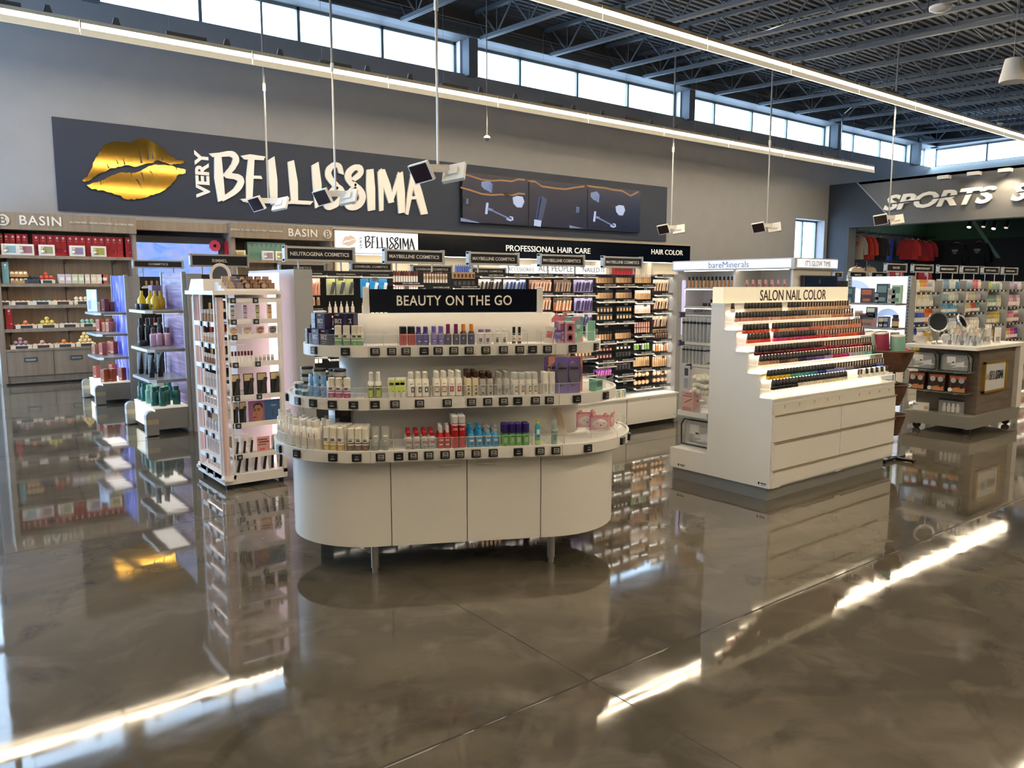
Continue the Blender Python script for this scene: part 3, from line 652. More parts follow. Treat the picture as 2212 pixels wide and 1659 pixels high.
pile(48, 1.25, '#dfae84', 'peach', S3, (4,)); pile(93, 1.25, '#8fb3ad', 'sea green', S3, (4,)); pile(137, 1.25, '#d79b70', 'tan', S3, (4,)); pile(178, 1.25, '#e3d2bb', 'ivory', S3, (3, 3)); pile(14, 1.25, '#efe6da', 'white', S3, (2,))
pile(107, 1.59, '#c2503c', 'coral', S2, (3, 3, 1)); pile(76, 1.59, '#2f3d52', 'slate blue', S2, (3, 3), trayc='#3d4a5e')
for k in range(2):
    x = onY(41, 600, 14.5).x; r = root('bomb_carton', ['lower tan egg-style carton of pale balls on the upper wood shelf', 'upper tan egg-style carton of pale balls on the upper wood shelf'][k], 'carton', (x, 14.52, 1.59+k*.1), 0, 'tan cartons')
    b = MB(); z = 1.59+k*.1; b.box(x-.12, x+.12, 14.46, 14.58, z+.002, z+.045, M('#b98b58')); b.box(x-.12, x+.12, 14.56, 14.58, z+.045, z+.1, M('#b98b58')); b.build('tray_body', r)
    b = MB()
    for i in range(4): b.sphere((x-.088+i*.059, 14.5, z+.055), .03, M('#e9d8bf'), 8)
    b.build('ball_row', r)
def candle(c): b = MB(); b.box(-.05, .05, -.05, .05, 0, .15, M(c, .35)); b.box(-.03, .03, -.051, -.05, .05, .1, M('#efe9dd')); return b.build('candle_box')
for i, (px, c, nm) in enumerate(((133, '#cfc3cd', 'lilac'), (147, '#cfc3cd', 'lilac'), (161, '#c9cfae', 'sage'), (175, '#c9cfae', 'sage'), (188, '#e2cfc0', 'blush'), (201, '#dccdb0', 'straw'), (215, '#e5d4c4', 'cream'))):
    o = candle(c); o.location = (onY(px, 600, 14.52).x, 14.54, 1.592); tag(o, f'{nm} candle box, {nth(i)} in the pale row on the upper wood shelf', 'box', 'candle boxes')
o = candle('#b05a4e'); o.location = (onY(222, 600, 14.5).x+.03, 14.54, 1.592); tag(o, 'red and white dotted box ending the candle row', 'box')
for px, z, c, nm in ((4, 1.59, '#6fa6b0', 'teal tall box on the upper shelf end'), (14, .88, '#a3202c', 'red tall box on the lowest wood shelf end')):
    o = gift_box(c); o.location = (max(onY(px, 700, 14.5).x, 1.28), 14.55, z+.002); tag(o, nm, 'box')

# ================================================================ back wall fascia with lightbox and lit shelving
GLOSSN = M('#0b111c', .12, name='gloss_navy')
r = root('hair_care_fascia', 'long glossy navy fascia reading PROFESSIONAL HAIR CARE and HAIR COLOR', 'sign', (13, 14.5, 2.2))
a = onY(906, 530, 14.5).x; c = onY(1491, 540, 14.5).x
b = MB(); b.box(a, c, 14.5, 14.98, 2.19, 2.66, GLOSSN); b.build('fascia_panel', r); b = MB(); b.box(6.74, c+.03, 14.46, 14.98, 2.662, 2.70, M('#a49d8e', .5)); b.build('top_trim', r)
SW = M('#f7f3ea', .5, 0, .25, name='white_sign_letter')
word('PROFESSIONAL HAIR CARE', 1184, 539, 182, 14.5, r, SW, bold=.004, height=.135); word('HAIR COLOR', 1441, 545, 68, 14.5, r, SW, bold=.004, height=.135)
r = root('lightbox_sign', 'white lit sign reading VERY BELLISSIMA beside the wood fascia', 'sign', (7.7, 14.5, 2.2))
a0 = onY(724, 520, 14.46).x; a1 = onY(905, 520, 14.46).x; zt, zb = 2.635, 2.215
b = MB(); b.box(a0, a1, 14.5, 14.98, zb-.02, zt+.02, WHITEM); b.build('cabinet', r); b = MB(); b.box(a0+.02, a1-.02, 14.47, 14.5, zb, zt, M('#e6ebf2', .4, 0, .75, name='lightbox_face')); b.build('lit_face', r)
INK = M('#23262b', .5, name='sign_ink'); PINK = M('#cdb9ad', .5, 0, .3)
X0, X1, Z0, Z1 = a0+.62, a1-.1, zb+.06, zt-.08
small = lambda p: (X0+(p.x-4.57)/(9.2-4.57)*(X1-X0), Z0+(p.z-2.98)/(4.0-2.98)*(Z1-Z0))
brush(r, small, 14.464, 14.47, INK, .95)
lp = lambda p: (a0+.13+(p.x-2.5)/1.75*.36, zb+.12+(p.z-3.0)/1.1*.22)
lips(r, lp, 14.464, 14.47, PINK)
text('VERY', face_Sup(X0-.06, 14.468, (Z0+Z1)/2), .25, INK, r, height=.06); text('TM', face_S(X1+.05, 14.468, Z1), .045, INK, r, 'trademark')
# lit wall shelving under the fascia
r = root('lit_shelving', 'white lit shelving under the navy hair care fascia', 'shelving unit', (12.5, 14.6, 0))
CRM = M('#e6dfce', .5, name='cream_back_panel')
b = MB(); b.box(a0, c, 14.9, 14.98, .2, 2.185, CRM); b.build('back_panel', r)
for x in (a0, a0+1.9, 10.3, 12.2, 14.1, 16.0, c-.04):
    b = MB(); b.box(x, x+.04, 14.5, 14.9, 0, 2.18, CRM); b.build('upright', r)
for z in (.35, .75, 1.15, 1.55, 1.85):
    b = MB(); b.box(a0, c, 14.5, 14.9, z-.03, z, WHITEM); b.build('shelf', r)
b = MB(); b.box(a0, c, 14.55, 14.6, 2.18, 2.19, M('#fff0d6', .5, 0, 9, name='cove_light')); b.build('light_strip', r)
for s, px, w, py in (('ACCESSORIES', 1125, 56, 582), ('ALL PEOPLE', 1200, 74, 580), ('NAILED IT', 1283, 48, 583)):
    pl = onY(px, py, 14.2); hw = w*.5/1685*18.5/.85
    q_ = root('lit_header_sign', f'small white lit header sign reading {s}', 'sign', (pl.x, 14.2, pl.z-.1), 0, 'lit header signs'); b = MB(); b.box(pl.x-hw-.1, pl.x+hw+.1, 14.2, 14.4, pl.z-.1, pl.z+.1, M('#f2f4f6', .4, 0, .9, name='header_face')); b.build('lit_face', q_)
    b = MB(); b.box(pl.x-.03, pl.x+.03, 14.4, 14.5, pl.z-.1, pl.z, WHITEM); b.build('arm', q_)
    word(s, px, py, w, 14.199, q_, M('#6e7175'))
hb = MB(); hb.box(-.035, .035, -.05, .05, 0, .17, M('#a32233', .4)); hb.box(-.03, .03, -.051, -.05, .09, .16, M('#5d3a2c')); hb = hb.build('hair_color_box')
run(hb, [TR(onY(1326+i*5.2, 590, 14.65).x, 14.65, 1.852) for i in range(9)], 'red hair color box', 'lit shelf under HAIR COLOR', 'box', 'red hair color boxes')
bb = MB(); bb.lathe([(.03, 0), (.03, .13), (.012, .15), (.012, .17)], 8, M('#3b55a0', .4)); bb = bb.build('hair_bottle')
run(bb, [TR(onY(985+i*5, 585, 14.65).x, 14.65, 1.852) for i in range(8)], 'blue hair bottle', 'lit shelf behind the signs', 'bottle', 'blue hair bottles')
# ================================================================ product makers (origin at the base, front toward -Y)
def proj(p):
    v = Vector(p)-EYE; z = v.dot(_cf); return 1106+FPX*v.dot(_r)/z, 829.5-FPX*v.dot(_cu)/z
def bottle(name, r, h, body, cap, ch=.25, cr=.6, sh=.12, bands=(), marks=(), n=12, rough=.35, flat=1.0, capround=0, alpha=1, tip=0):
    """round container: body with colour bands and front print, cap as a part. bands: (z0, z1, colour) and marks: (x0, x1, z0, z1, colour) as fractions"""
    bm_ = M(body, rough, 0, 0, alpha); zb = h*(1-ch); zs = zb*(1-sh)
    cuts = sorted({0, zs} | {a*zs for a, _, _ in bands} | {c*zs for _, c, _ in bands})
    def colat(z):
        for a, c, col in bands:
            if a*zs-1e-9 <= z < c*zs-1e-9: return M(col, rough)
        return bm_
    prof = [(r*.94, 0, bm_)]+[(r, max(z, .004*(i == 0)), colat(z)) for i, z in enumerate(cuts)]+[(r*(cr+.02), zb, bm_)]
    b = MB(); b.lathe(prof, n, bm_, sy=flat)
    for x0, x1, z0, z1, col in marks:
        k = 3; m_ = M(col, rough)
        for i in range(k):
            a0 = x0+(x1-x0)*i/k; a1 = x0+(x1-x0)*(i+1)/k; f = lambda a: -math.sqrt(max(1-a*a, 0))*r*flat-.0006
            b.add([(a0*r, f(a0), z0*zs), (a1*r, f(a1), z0*zs), (a1*r, f(a1), z1*zs), (a0*r, f(a0), z1*zs)], [(0, 1, 2, 3)], m_)
    o = b.build(name)
    b = MB(); cc = cap if not isinstance(cap, str) else M(cap, .4)
    if capround: b.lathe([(r*cr, zb), (r*cr, h-r*cr*.5), (r*cr*.75, h-r*cr*.12), (0, h)], n, cc, sy=flat if cr > .8 else 1)
    elif tip: b.lathe([(r*cr, zb), (r*cr, zb+(h-zb)*.35), (r*cr*.5, zb+(h-zb)*.45), (r*cr*.45, h-.004), (r*tip, h-.003), (r*tip, h)], n, cc)
    else: b.lathe([(r*cr, zb), (r*cr, h-.002), (r*cr-.002, h)], n, cc, sy=flat if cr > .8 else 1)
    b.build('cap', o); ROOTM[o.name] = Matrix(); return o
def tubepack(name, w, h, body, cap, marks=(), capd=.22):
    """squeeze tube standing on its cap: flat crimp on top, round below"""
    n = 12; b = MB(); bm_ = M(body, .4); rows = []
    for t, fl in ((capd, 1), (.5, .8), (.8, .45), (1, .08)):
        rows.append([(w/2*(1+.12*t)*math.cos(2*PI*i/n), w/2*.75*fl*math.sin(2*PI*i/n), h*t) for i in range(n)])
    vs = sum(rows, []); fs = [(k*n+i, k*n+(i+1) % n, (k+1)*n+(i+1) % n, (k+1)*n+i) for k in range(3) for i in range(n)]
    b.add(vs, fs+[tuple(range(3*n, 4*n))], bm_, True)
    for x0, x1, z0, z1, col in marks:
        f = lambda z: -w/2*.75*(1-max(0, (z-capd))/(1-capd)*.92)-.002
        b.add([(x0*w, f(z0), z0*h), (x1*w, f(z0), z0*h), (x1*w, f(z1), z1*h), (x0*w, f(z1), z1*h)], [(0, 1, 2, 3)], M(col, .4))
    o = b.build(name); b = MB(); b.lathe([(w*.4, 0), (w*.42, h*capd)], n, M(cap, .4)); b.build('cap', o); ROOTM[o.name] = Matrix(); return o
def carton(name, w, d, h, col, marks=(), side=None, rough=.4):
    b = MB(); b.box(-w/2, w/2, -d/2, d/2, 0, h, M(col, rough))
    if side: b.box(w/2-.0005, w/2+.0006, -d/2, d/2, 0, h, M(side, rough)); b.box(-w/2-.0006, -w/2+.0005, -d/2, d/2, 0, h, M(side, rough))
    for x0, x1, z0, z1, c in marks: b.box(x0*w, x1*w, -d/2-.0008, -d/2, z0*h, z1*h, M(c, rough))
    return b.build(name)
def jar(name, r, h, body, lid, lf=.4, band=None):
    b = MB(); b.lathe([(r*.95, 0), (r, .004, M(band) if band else M(body)), (r, h*(1-lf))], 16, M(body, .3)); o = b.build(name)
    b = MB(); b.lathe([(r*1.03, h*(1-lf)), (r*1.03, h-.003), (r*.98, h)], 16, M(lid, .35)); b.build('lid', o); ROOTM[o.name] = Matrix(); return o
def T2(T): return T
def rename(o, nm): o.name = nm; return o

# ================================================================ the white oval island
IA = -math.radians(27.6355); IO = Vector((1.919, 3.689, 0)); IU = Vector((math.cos(IA), math.sin(IA), 0)); IV = Vector((-IU.y, IU.x, 0))
VC, L0, L1 = .365, 0.0, .975
def IL(u, v, z): return IO+IU*u+IV*v+_z*z
IM = Matrix((IU, IV, _z)).transposed().to_4x4(); IM.translation = IO
def stad(r, n=16, inset=0):
    p = [(L1+r*math.sin(a), VC-r*math.cos(a)) for a in [PI*i/n for i in range(n+1)]]+[(L0-r*math.sin(a), VC+r*math.cos(a)) for a in [PI*i/n for i in range(n+1)]]
    return p
def outline(r):                                                        # front half from the left end to the right end: (u, v, outward angle)
    P = [(L0-r*math.cos(a), VC-r*math.sin(a), -(PI/2-a)) for a in [PI/2*i/40 for i in range(41)]]
    P += [(L0+(L1-L0)*i/40, VC-r, 0) for i in range(1, 40)]
    return P+[(L1+r*math.sin(a), VC-r*math.cos(a), a) for a in [PI/2*i/40 for i in range(41)]]
def at(px, r, z):                                                      # where the rim of radius r passes this column of the photograph
    best = None; P = outline(r); prev = None
    for u, v, a in P:
        x = proj(IL(u, v, z))[0]
        if prev and (prev[0]-px)*(x-px) <= 0 and x != prev[0]:
            t = (px-prev[0])/(x-prev[0]); pu, pv, pa = prev[1]; return pu+(u-pu)*t, pv+(v-pv)*t, pa+(a-pa)*t
        prev = (x, (u, v, a))
    return P[0] if px < 1000 else P[-1]
def IT(px, tier, inset=.0, back=0, du=0, turn=True, tilt=0, s=1):
    rr, z = TIER[tier]; u, v, a = at(px, rr-.038-inset, z)
    n = (math.sin(a), -math.cos(a)); u -= n[0]*back; v -= n[1]*back; p = IL(u+du, v, z+.001)
    return TR(p.x, p.y, p.z, IA+(a if turn else 0), s, tilt)
TIER = {1: (.547, .708), 2: (.466, .968), 3: (.372, 1.235)}
isl = root('beauty_island', 'white oval display island with three product tiers and a navy header sign', 'display island', IL(.4875, VC, 0), IA)
def ib(name, parent=isl, bevel=0, fn=None):
    b = MB(IM); fn(b); return b.build(name, parent, bevel=bevel)
ib('cabinet', fn=lambda b: b.prism(stad(.435), .178, .635, M('#57544e', .6, name='carcass_gap_shade')))  # carcass coloured dark to paint the shade in the door gaps
def curved(b, side):
    n = 20; ro, ri = .45, .437
    if side < 0:
        o = [(.088, VC-ro)]+[(L0-ro*math.sin(a), VC-ro*math.cos(a)) for a in [PI*i/n for i in range(n+1)]]+[(.088, VC+ro)]
        i_ = [(.088, VC-ri)]+[(L0-ri*math.sin(a), VC-ri*math.cos(a)) for a in [PI*i/n for i in range(n+1)]]+[(.088, VC+ri)]
    else:
        o = [(.903, VC-ro)]+[(L1+ro*math.sin(a), VC-ro*math.cos(a)) for a in [PI*i/n for i in range(n+1)]]+[(.903, VC+ro)]
        i_ = [(.903, VC-ri)]+[(L1+ri*math.sin(a), VC-ri*math.cos(a)) for a in [PI*i/n for i in range(n+1)]]+[(.903, VC+ri)]
    N = len(o); vs = [(x, y, z) for z in (.174, .642) for x, y in o+i_]; fs = []
    for k in range(N-1):
        fs += [(k, k+1, 2*N+k+1, 2*N+k), (N+k+1, N+k, 3*N+k, 3*N+k+1), (k+1, k, N+k, N+k+1), (2*N+k, 2*N+k+1, 3*N+k+1, 3*N+k)]
    fs += [(0, 2*N, 3*N, N), (N-1, 2*N-1, 4*N-1, 3*N-1)]; b.add(vs, fs, WHITE, True)
ib('end_panel', fn=lambda b: curved(b, -1)); ib('end_panel', fn=lambda b: curved(b, 1))
for k, (a, c) in enumerate(((.092, .493), (.497, .899))):
    d = ib('door', fn=lambda b: b.bbox(a, c, VC-.45, VC-.437, .174, .640, WHITE, .002))
    h0, h1 = ((.347, .46), (.54, .65))[k]
    ib('handle', d, fn=lambda b: (b.tube((h0, -.108, .606), (h1, -.108, .606), .005, WHITEM, 8), b.tube((h0+.008, -.108, .606), (h0+.008, -.085, .606), .004, WHITEM, 6), b.tube((h1-.008, -.108, .606), (h1-.008, -.085, .606), .004, WHITEM, 6)))
    ib('door', fn=lambda b: b.bbox(a, c, VC+.437, VC+.45, .174, .640, WHITE, .002))
for u, v in ((0, 0), (.98, 0), (0, .73), (.98, .73)):
    ib('leg', fn=lambda b: b.lathe([(.0165, 0), (.0165, .028), (.0215, .03), (.0215, .176)], 16, BRUSH, (u, v, 0)))
ib('core', fn=lambda b: b.prism(stad(.245, 20), .69, .925, WHITE, smooth=True)); ib('core', fn=lambda b: b.prism(stad(.178, 20), .95, 1.2, WHITE, smooth=True))
ib('header_panel', fn=lambda b: b.prism(stad(.10, 16), 1.22, 1.394, WHITE, smooth=True))
tagn = 0
def tier(k):
    r, zt = TIER[k]; zb = zt-.057
    def plate(b):
        b.prism(stad(r-.012, 24), zb+.01, zt-.004, WHITE, smooth=True)
        o, i_ = stad(r, 24), stad(r-.012, 24); N = len(o); vs = [(x, y, z) for z in (zb, zt+.003) for x, y in o+i_]; fs = []
        for a in range(N):
            c = (a+1) % N; fs += [(a, c, 2*N+c, 2*N+a), (N+c, N+a, 3*N+a, 3*N+c), (c, a, N+a, N+c), (2*N+a, 2*N+c, 3*N+c, 3*N+a)]
        b.add(vs, fs, WHITE, True)
        for u in (-.012, .997): b.box(u-.0012, u+.0012, VC-r-.0006, VC-r+.001, zb, zt+.003, M('#b9b6ae'))
    s = ib('shelf', fn=plate)
    def guard(b):
        o = [(u, v) for u, v, a in outline(r-.016)][::2]; N = len(o); vs = [(x, y, z) for z in (zt, zt+.06) for x, y in o]
        b.add(vs, [(a, a+1, N+a+1, N+a) for a in range(N-1)], ACRYL, True)
        b.path([(x, y, zt+.06) for x, y in o], .0011, M('#e9f0ee', .2, 0, 0, .55), 4)
    ib('acrylic_guard', s, fn=guard)
    return s
SH = {k: tier(k) for k in (1, 2, 3)}
for k, us in ((1, (748, 800, 850, 942, 975, 1007, 1079, 1149, 1180, 1217)), (2, (708, 766, 788, 835, 931, 968, 1002, 1034, 1068, 1103, 1167, 1206)), (3, (791, 828, 860, 898, 930, 993, 1029, 1064, 1099, 1138, 1168))):
    r, zt = TIER[k]
    for u in us:
        u = at(u, r-.04, zt)[0]
        ib('acrylic_divider', SH[k], fn=lambda b: (b.box(u-.001, u+.001, VC-r+.02, VC-r+.16, zt, zt+.075, ACRYL), b.box(u-.0013, u+.0013, VC-r+.018, VC-r+.021, zt, zt+.062, M('#e9f0ee', .2, 0, 0, .55))))
TAGS = {3: (680, 747, 810, 846, 877, 916, 946, 980, 1013, 1049, 1087, 1122, 1150, 1182, 1236, 1286), 2: (622, 645, 678, 719, 764, 810, 853, 906, 966, 1018, 1053, 1087, 1118, 1156, 1186, 1245, 1307), 1: (605, 643, 720, 771, 822, 861, 892, 926, 961, 993, 1028, 1065, 1119, 1166, 1200, 1269, 1343, 1357)}
ESL = M('#17181c', .35); ESC = M('#9b9a97', .4)
for k, pxs in TAGS.items():
    r, zt = TIER[k]
    for j, px in enumerate(pxs):
        u, v, a = at(px, r, zt-.03); T = IM @ TR(u, v, zt-.026, a)
        b = MB(T); b.bbox(-.024, .024, -.013, .002, -.02, .02, ESL, .002); dark = (px < 780 or px > 1230 or j % 7 == 5)
        b.box(-.013, .018, -.0142, -.013, -.013, .014, M('#2b2d33', .3) if dark else ESC); b.box(-.006, .009, -.0147, -.0142, .003, .008, M('#8a8c90') if dark else BLACK); b.box(-.01, .012, -.0147, -.0142, -.010, -.005, M('#b8b9ba') if dark else M('#3c3c3c')); b.build('price_tag', SH[k])
sg = ib('sign_board', fn=lambda b: b.box(.0, .975, VC-.012, VC+.012, 1.402, 1.533, M('#0a0f1a', .1, name='gloss_black_sign')))
for u in (-.02, .985): ib('sign_post', fn=lambda b: b.bbox(u-.018, u+.018, VC-.018, VC+.018, 1.39, 1.545, WHITEM, .003))
text('BEAUTY ON THE GO', IM @ face_S(.485, VC-.013, 1.468), .665, M('#efebe0', .5), sg, 'lettering', .012, .004, .058, space=1.08)

# ---------------------------------------------------------------- products on the island
GI = 'on the island '
def put_row(proto, tier_, pxs, desc, where, grp, depth=1, dstep=.045, inset=0, turn=True, tilt=0, jit=0):
    Ts = []
    for d in range(depth):
        for px in pxs: Ts.append(IT(px, tier_, inset, d*dstep, turn=turn, tilt=tilt)@Matrix.Rotation(R.uniform(-.15, .15), 4, 'Z'))
    n = len(pxs); out = []
    for i, T in enumerate(Ts):
        row, col = divmod(i, n); first = proto.name not in _used; _used.add(proto.name)
        rw = '' if depth == 1 else ('front-row ' if row == 0 else ('second-row ' if row == 1 else ('third-row ' if row == 2 else 'back-row ')))
        nn = '' if n == 1 else nth(col)+' '
        out.append(put(proto, T, f'{rw}{desc}, {nn and nn+"from left, "}{where}', 'bottle' if 'box' not in desc and 'tube' not in desc and 'jar' not in desc else ('box' if 'box' in desc else ('tube' if 'tube' in desc else 'jar')), grp, first))
    return out
T3, T2_, T1 = 'on top island tier', 'on middle island tier', 'on bottom island tier'
def can(nm, col, band2, cap='#efe9da', r=.0185, h=.108, mk='#1f3a30'):
    return bottle(nm, r, h, '#f0ede4', cap, .36, .96, .04, ((0, .42, col), (.42, .5, '#ffffff'), (.5, .62, band2)), ((-.55, .5, .68, .86, mk), (-.3, .6, .1, .3, band2)), 14, .35)
# top tier
brk = carton('shampoo_box', .066, .05, .084, '#1c1838', ((-.34, .34, .38, .66, '#1c1838'), (-.36, -.24, .84, .95, '#d8322c'), (-.22, .05, .86, .94, '#c9c7d6'), (-.3, .3, .22, .28, '#8d8ab0'), (-.22, .22, .1, .15, '#8d8ab0')), side='#28204a')
lt = text('BRICK', face_S(0, -.0258, .043), .046, M('#ecebf2'), brk, 'lettering', .02, .0005, .026); ROOTM[brk.name] = Matrix()
bt = [IT(672, 3, .0), IT(690, 3, .0), IT(705, 3, .0, .01)]
bt += [IT(676, 3, .0, .03)@Matrix.Translation((0, 0, .085)), IT(698, 3, 0, .012)@Matrix.Translation((0, 0, .085)), IT(724, 3, 0, .06)@Matrix.Translation((0, 0, .085)), IT(738, 3, 0, .10)@Matrix.Translation((0, 0, .085))]
bt += [IT(724, 3, 0, .065), IT(739, 3, 0, .10)]
for i, T in enumerate(bt):
    nm = ['lower left', 'lower middle', 'lower right', 'upper left', 'upper front', 'upper third', 'upper rearmost', 'lower third rear', 'lower rearmost'][i]
    put(brk, T, f'navy box printed BRICK, {nm} of the stack on the top island tier', 'box', 'navy boxes on the top tier', i == 0)
_used.add(brk.name)
b = MB(); b.lathe([(.022, 0), (.026, .075), (.024, .075), (.02, .004)], 12, ACRYL); cup = b.build('brush_cup'); put(cup, IT(655, 3), 'clear cup of brushes at the end of the top island tier', 'cup', None, True)
for i in range(5):
    b = MB(); b.tube((0, 0, 0), (0, 0, .07), .003, M('#6d4a38'), 6); o = b.build('makeup_brush'); b2 = MB(); b2.lathe([(.004, .07), (.008, .085), (.005, .1), (0, .102)], 8, M('#4a3a38')); b2.build('bristles', o); ROOTM[o.name] = Matrix()
    put(o, IT(650+2.6*i, 3, .005, .003*(i % 3))@Matrix.Rotation((-.25+i*.12), 4, 'Y'), f'brown makeup brush, {nth(i)} from left in the clear cup', 'brush', 'brushes in the clear cup', True)
put_row(can('dry_shampoo_can', '#5fa58c', '#7fb83f'), 3, (731, 749, 767, 778), 'white-capped green dry shampoo can', T3, 'green dry shampoo cans', 1)
put_row(bottle('hair_spray_can', .02, .1, '#b02a2a', '#17161c', .36, .95, .05, ((.0, .08, '#7c1c1e'),), ((-.1, .1, .1, .8, '#8c1f20'),)), 3, (871, 889), 'red hair spray can with black cap', T3, 'red cans with black caps', 2)
put_row(bottle('hair_bottle', .018, .098, '#4a3f96', '#4a3f96', .3, .6, .2, ((.3, .6, '#3b2f82'),), ((-.4, .4, .35, .45, '#b6aee0'),)), 3, (905, 920), 'deep violet bottle', T3, 'deep violet bottles', 2)
put_row(bottle('hair_bottle', .018, .1, '#8070bb', '#7a68b4', .32, .6, .2, ((.3, .62, '#6c5aa8'),), ((-.4, .4, .4, .48, '#ded6f0'),)), 3, (938, 953), 'lavender bottle', T3, 'lavender bottles', 2)
put_row(bottle('leave_in_spray', .0195, .112, '#20204e', '#7a1d5c', .42, .55, .2, ((.12, .2, '#33336e'),), ((-.3, .3, .5, .75, '#3d4485'), (-.08, .08, .58, .68, '#e8e8f0'))), 3, (968, 985), 'navy spray bottle with magenta cap', T3, 'navy bottles with magenta caps')
put_row(bottle('leave_in_spray', .0195, .112, '#20204e', '#e58a35', .34, .55, .2, ((.12, .2, '#33336e'), (.94, 1, '#7c4a1e')), ((-.3, .3, .5, .75, '#3d4485'), (-.08, .08, .58, .68, '#e8e8f0'))), 3, (1001, 1018), 'navy spray bottle with orange cap', T3, 'navy bottles with orange caps')
put_row(bottle('hair_bottle', .0195, .083, '#ece9e6', '#8f74b4', .2, .8, .12, (), ((-.5, .3, .25, .6, '#6d4a8f'), (-.4, .1, .1, .18, '#8a8a8a'))), 3, (1039, 1054), 'white bottle with lilac cap', T3, 'white bottles with lilac caps')
put_row(bottle('hair_bottle', .017, .082, '#efece6', '#efece6', .2, .7, .15, (), ((-.5, .3, .2, .55, '#5c4a70'), (-.4, .3, .6, .7, '#777777'))), 3, (1074, 1089), 'plain white bottle', T3, 'plain white bottles')
put_row(bottle('serum_bottle', .011, .094, '#f0eee8', '#15151a', .48, .72, .06, ((.05, .35, '#2a2a30'),), ((-.6, .6, .55, .7, '#c46a4a'),)), 3, (1110, 1122), 'slim serum bottle with tall black cap', T3, 'black-capped serum bottles')
gb = carton('gift_box', .058, .07, .12, '#c9a3ac', ((-.3, .3, .55, .9, '#a8627a'), (-.3, .3, .1, .45, '#a8627a'), (-.15, .15, .62, .8, '#d9b7bf'), (-.15, .15, .18, .36, '#d9b7bf'), (-.45, .45, .93, .97, '#efe4e6')), side='#7a52a8')
put(gb, IT(1228, 3, 0, 0, turn=False), 'pink and purple gift box, nearer of two on the top island tier', 'box', 'pink gift boxes', True); put(gb, IT(1219, 3, 0, .03, turn=False), 'pink and purple gift box behind its twin on the top island tier', 'box', 'pink gift boxes')
for i, (px, bk, c) in enumerate(((1184, .02, '#efe6e4'), (1190, .035, '#e8d7d6'))):
    o = carton('pouch_pack', .05, .006, .09, c, ((-.3, .35, .35, .75, '#c45c68'),)); put(o, IT(px, 3, 0, bk, turn=False)@Matrix.Rotation(.2, 4, 'Y'), f'{["white pouch with red print, front one", "white pouch with red print, rear one"][i]} beside the gift boxes', 'pouch', 'white pouches', True)
o = carton('hang_tab', .04, .004, .05, '#6a4bb0', ((-.3, .3, .4, .6, '#8f78c8'),)); put(o, IT(1206, 3, 0, 0, turn=False)@Matrix.Translation((0, 0, .025)), 'small purple card in front of the gift boxes', 'card', None, True)
def floral():
    m = bpy.data.materials.new('floral_cloth'); m.use_nodes = True; n, l = nodes(m); t = n.new('ShaderNodeTexVoronoi'); t.inputs['Scale'].default_value = 42; l.new(coordmap(m), t.inputs['Vector'])
    rp = n.new('ShaderNodeValToRGB'); rp.color_ramp.interpolation = 'CONSTANT'; sp = n.new('ShaderNodeSeparateColor'); l.new(t.outputs['Color'], sp.inputs[0]); l.new(sp.outputs[0], rp.inputs[0])
    for i, (p, c) in enumerate(((0, '#7fc4ae'), (.45, '#5aa58f'), (.62, '#d98a98'), (.78, '#e9dfc8'), (.9, '#7fa6c8'))):
        e = rp.color_ramp.elements[i] if i < 2 else rp.color_ramp.elements.new(p); e.position = p; e.color = (*lin(c), 1)
    l.new(rp.outputs[0], n['Principled BSDF'].inputs['Base Color']); n['Principled BSDF'].inputs['Roughness'].default_value = .8; return m
FLO = floral()
b = MB()
for k in range(5): b.bbox(-.05+k*.006, .06, -.012+k*.014, .0+k*.014, 0, .145-.006*k, FLO, .005)
o = b.build('floral_cap_pack'); put(o, IT(1258, 3, 0, .07, turn=False), 'mint floral shower cap pack behind the gift boxes', 'pack', None, True)
b = MB(); b.prism([(-.05, .13), (-.02, .165), (.0, .14), (.03, .168), (.055, .14), (.055, .12), (-.05, .11)], -.004, .0, M('#d77f92', .6), 'y'); o = b.build('scalloped_card'); put(o, IT(1238, 3, 0, .12, turn=False), 'pink scalloped card top behind the gift boxes', 'card', None, True)
o = carton('tall_box', .028, .04, .115, '#8fcab4', ((-.35, .35, .2, .5, '#d9efe4'), (-.35, .3, .6, .9, '#5fa08c'))); put(o, IT(1281, 3, 0, .01), 'slim mint box near the end of the top island tier', 'box', None, True)
b = MB(); b.lathe([(.014, 0), (.014, .08), (.012, .08), (.012, .003)], 10, ACRYL); b.box(-.006, .006, -.003, .003, .003, .095, M('#dfe9e2')); o = b.build('sample_tube'); put(o, IT(1289, 3, .0, .03), 'clear tube of white sticks at the end of the top island tier', 'tube', None, True)
# middle tier
jb = jar('hair_jar', .034, .04, '#8b8d8d', '#15171b', .35, '#c9cac6')
jt = []
for px, bk in ((641, .06), (672, .06), (697, .11), (715, .09)):
    for k in range(2): jt.append((IT(px, 2, 0, bk)@Matrix.Translation((0, 0, .062+k*.041)), k))
jt2 = [(IT(px, 2, 0, bk)@Matrix.Translation((0, 0, k*.031)), k) for px, bk in ((641, .06), (672, .06), (697, .11), (715, .09)) for k in range(2)]
for i, (T, k) in enumerate(jt): put(jb, T, f'black-lidded grey jar, {nth(i//2)} stack from left, {"upper" if k else "lower"} one, middle island tier', 'jar', 'black-lidded jars', i == 0)
tn = jar('hair_tin', .033, .03, '#9aa0a6', '#20242c', .3)
for i, (T, k) in enumerate(jt2): put(tn, T, f'silver tin under the black-lidded jars, {nth(i//2)} stack, {"upper" if k else "lower"} one', 'tin', 'silver tins', i == 0)
tj = jar('hair_jar', .024, .034, '#2c6378', '#d9e2e4', .3)
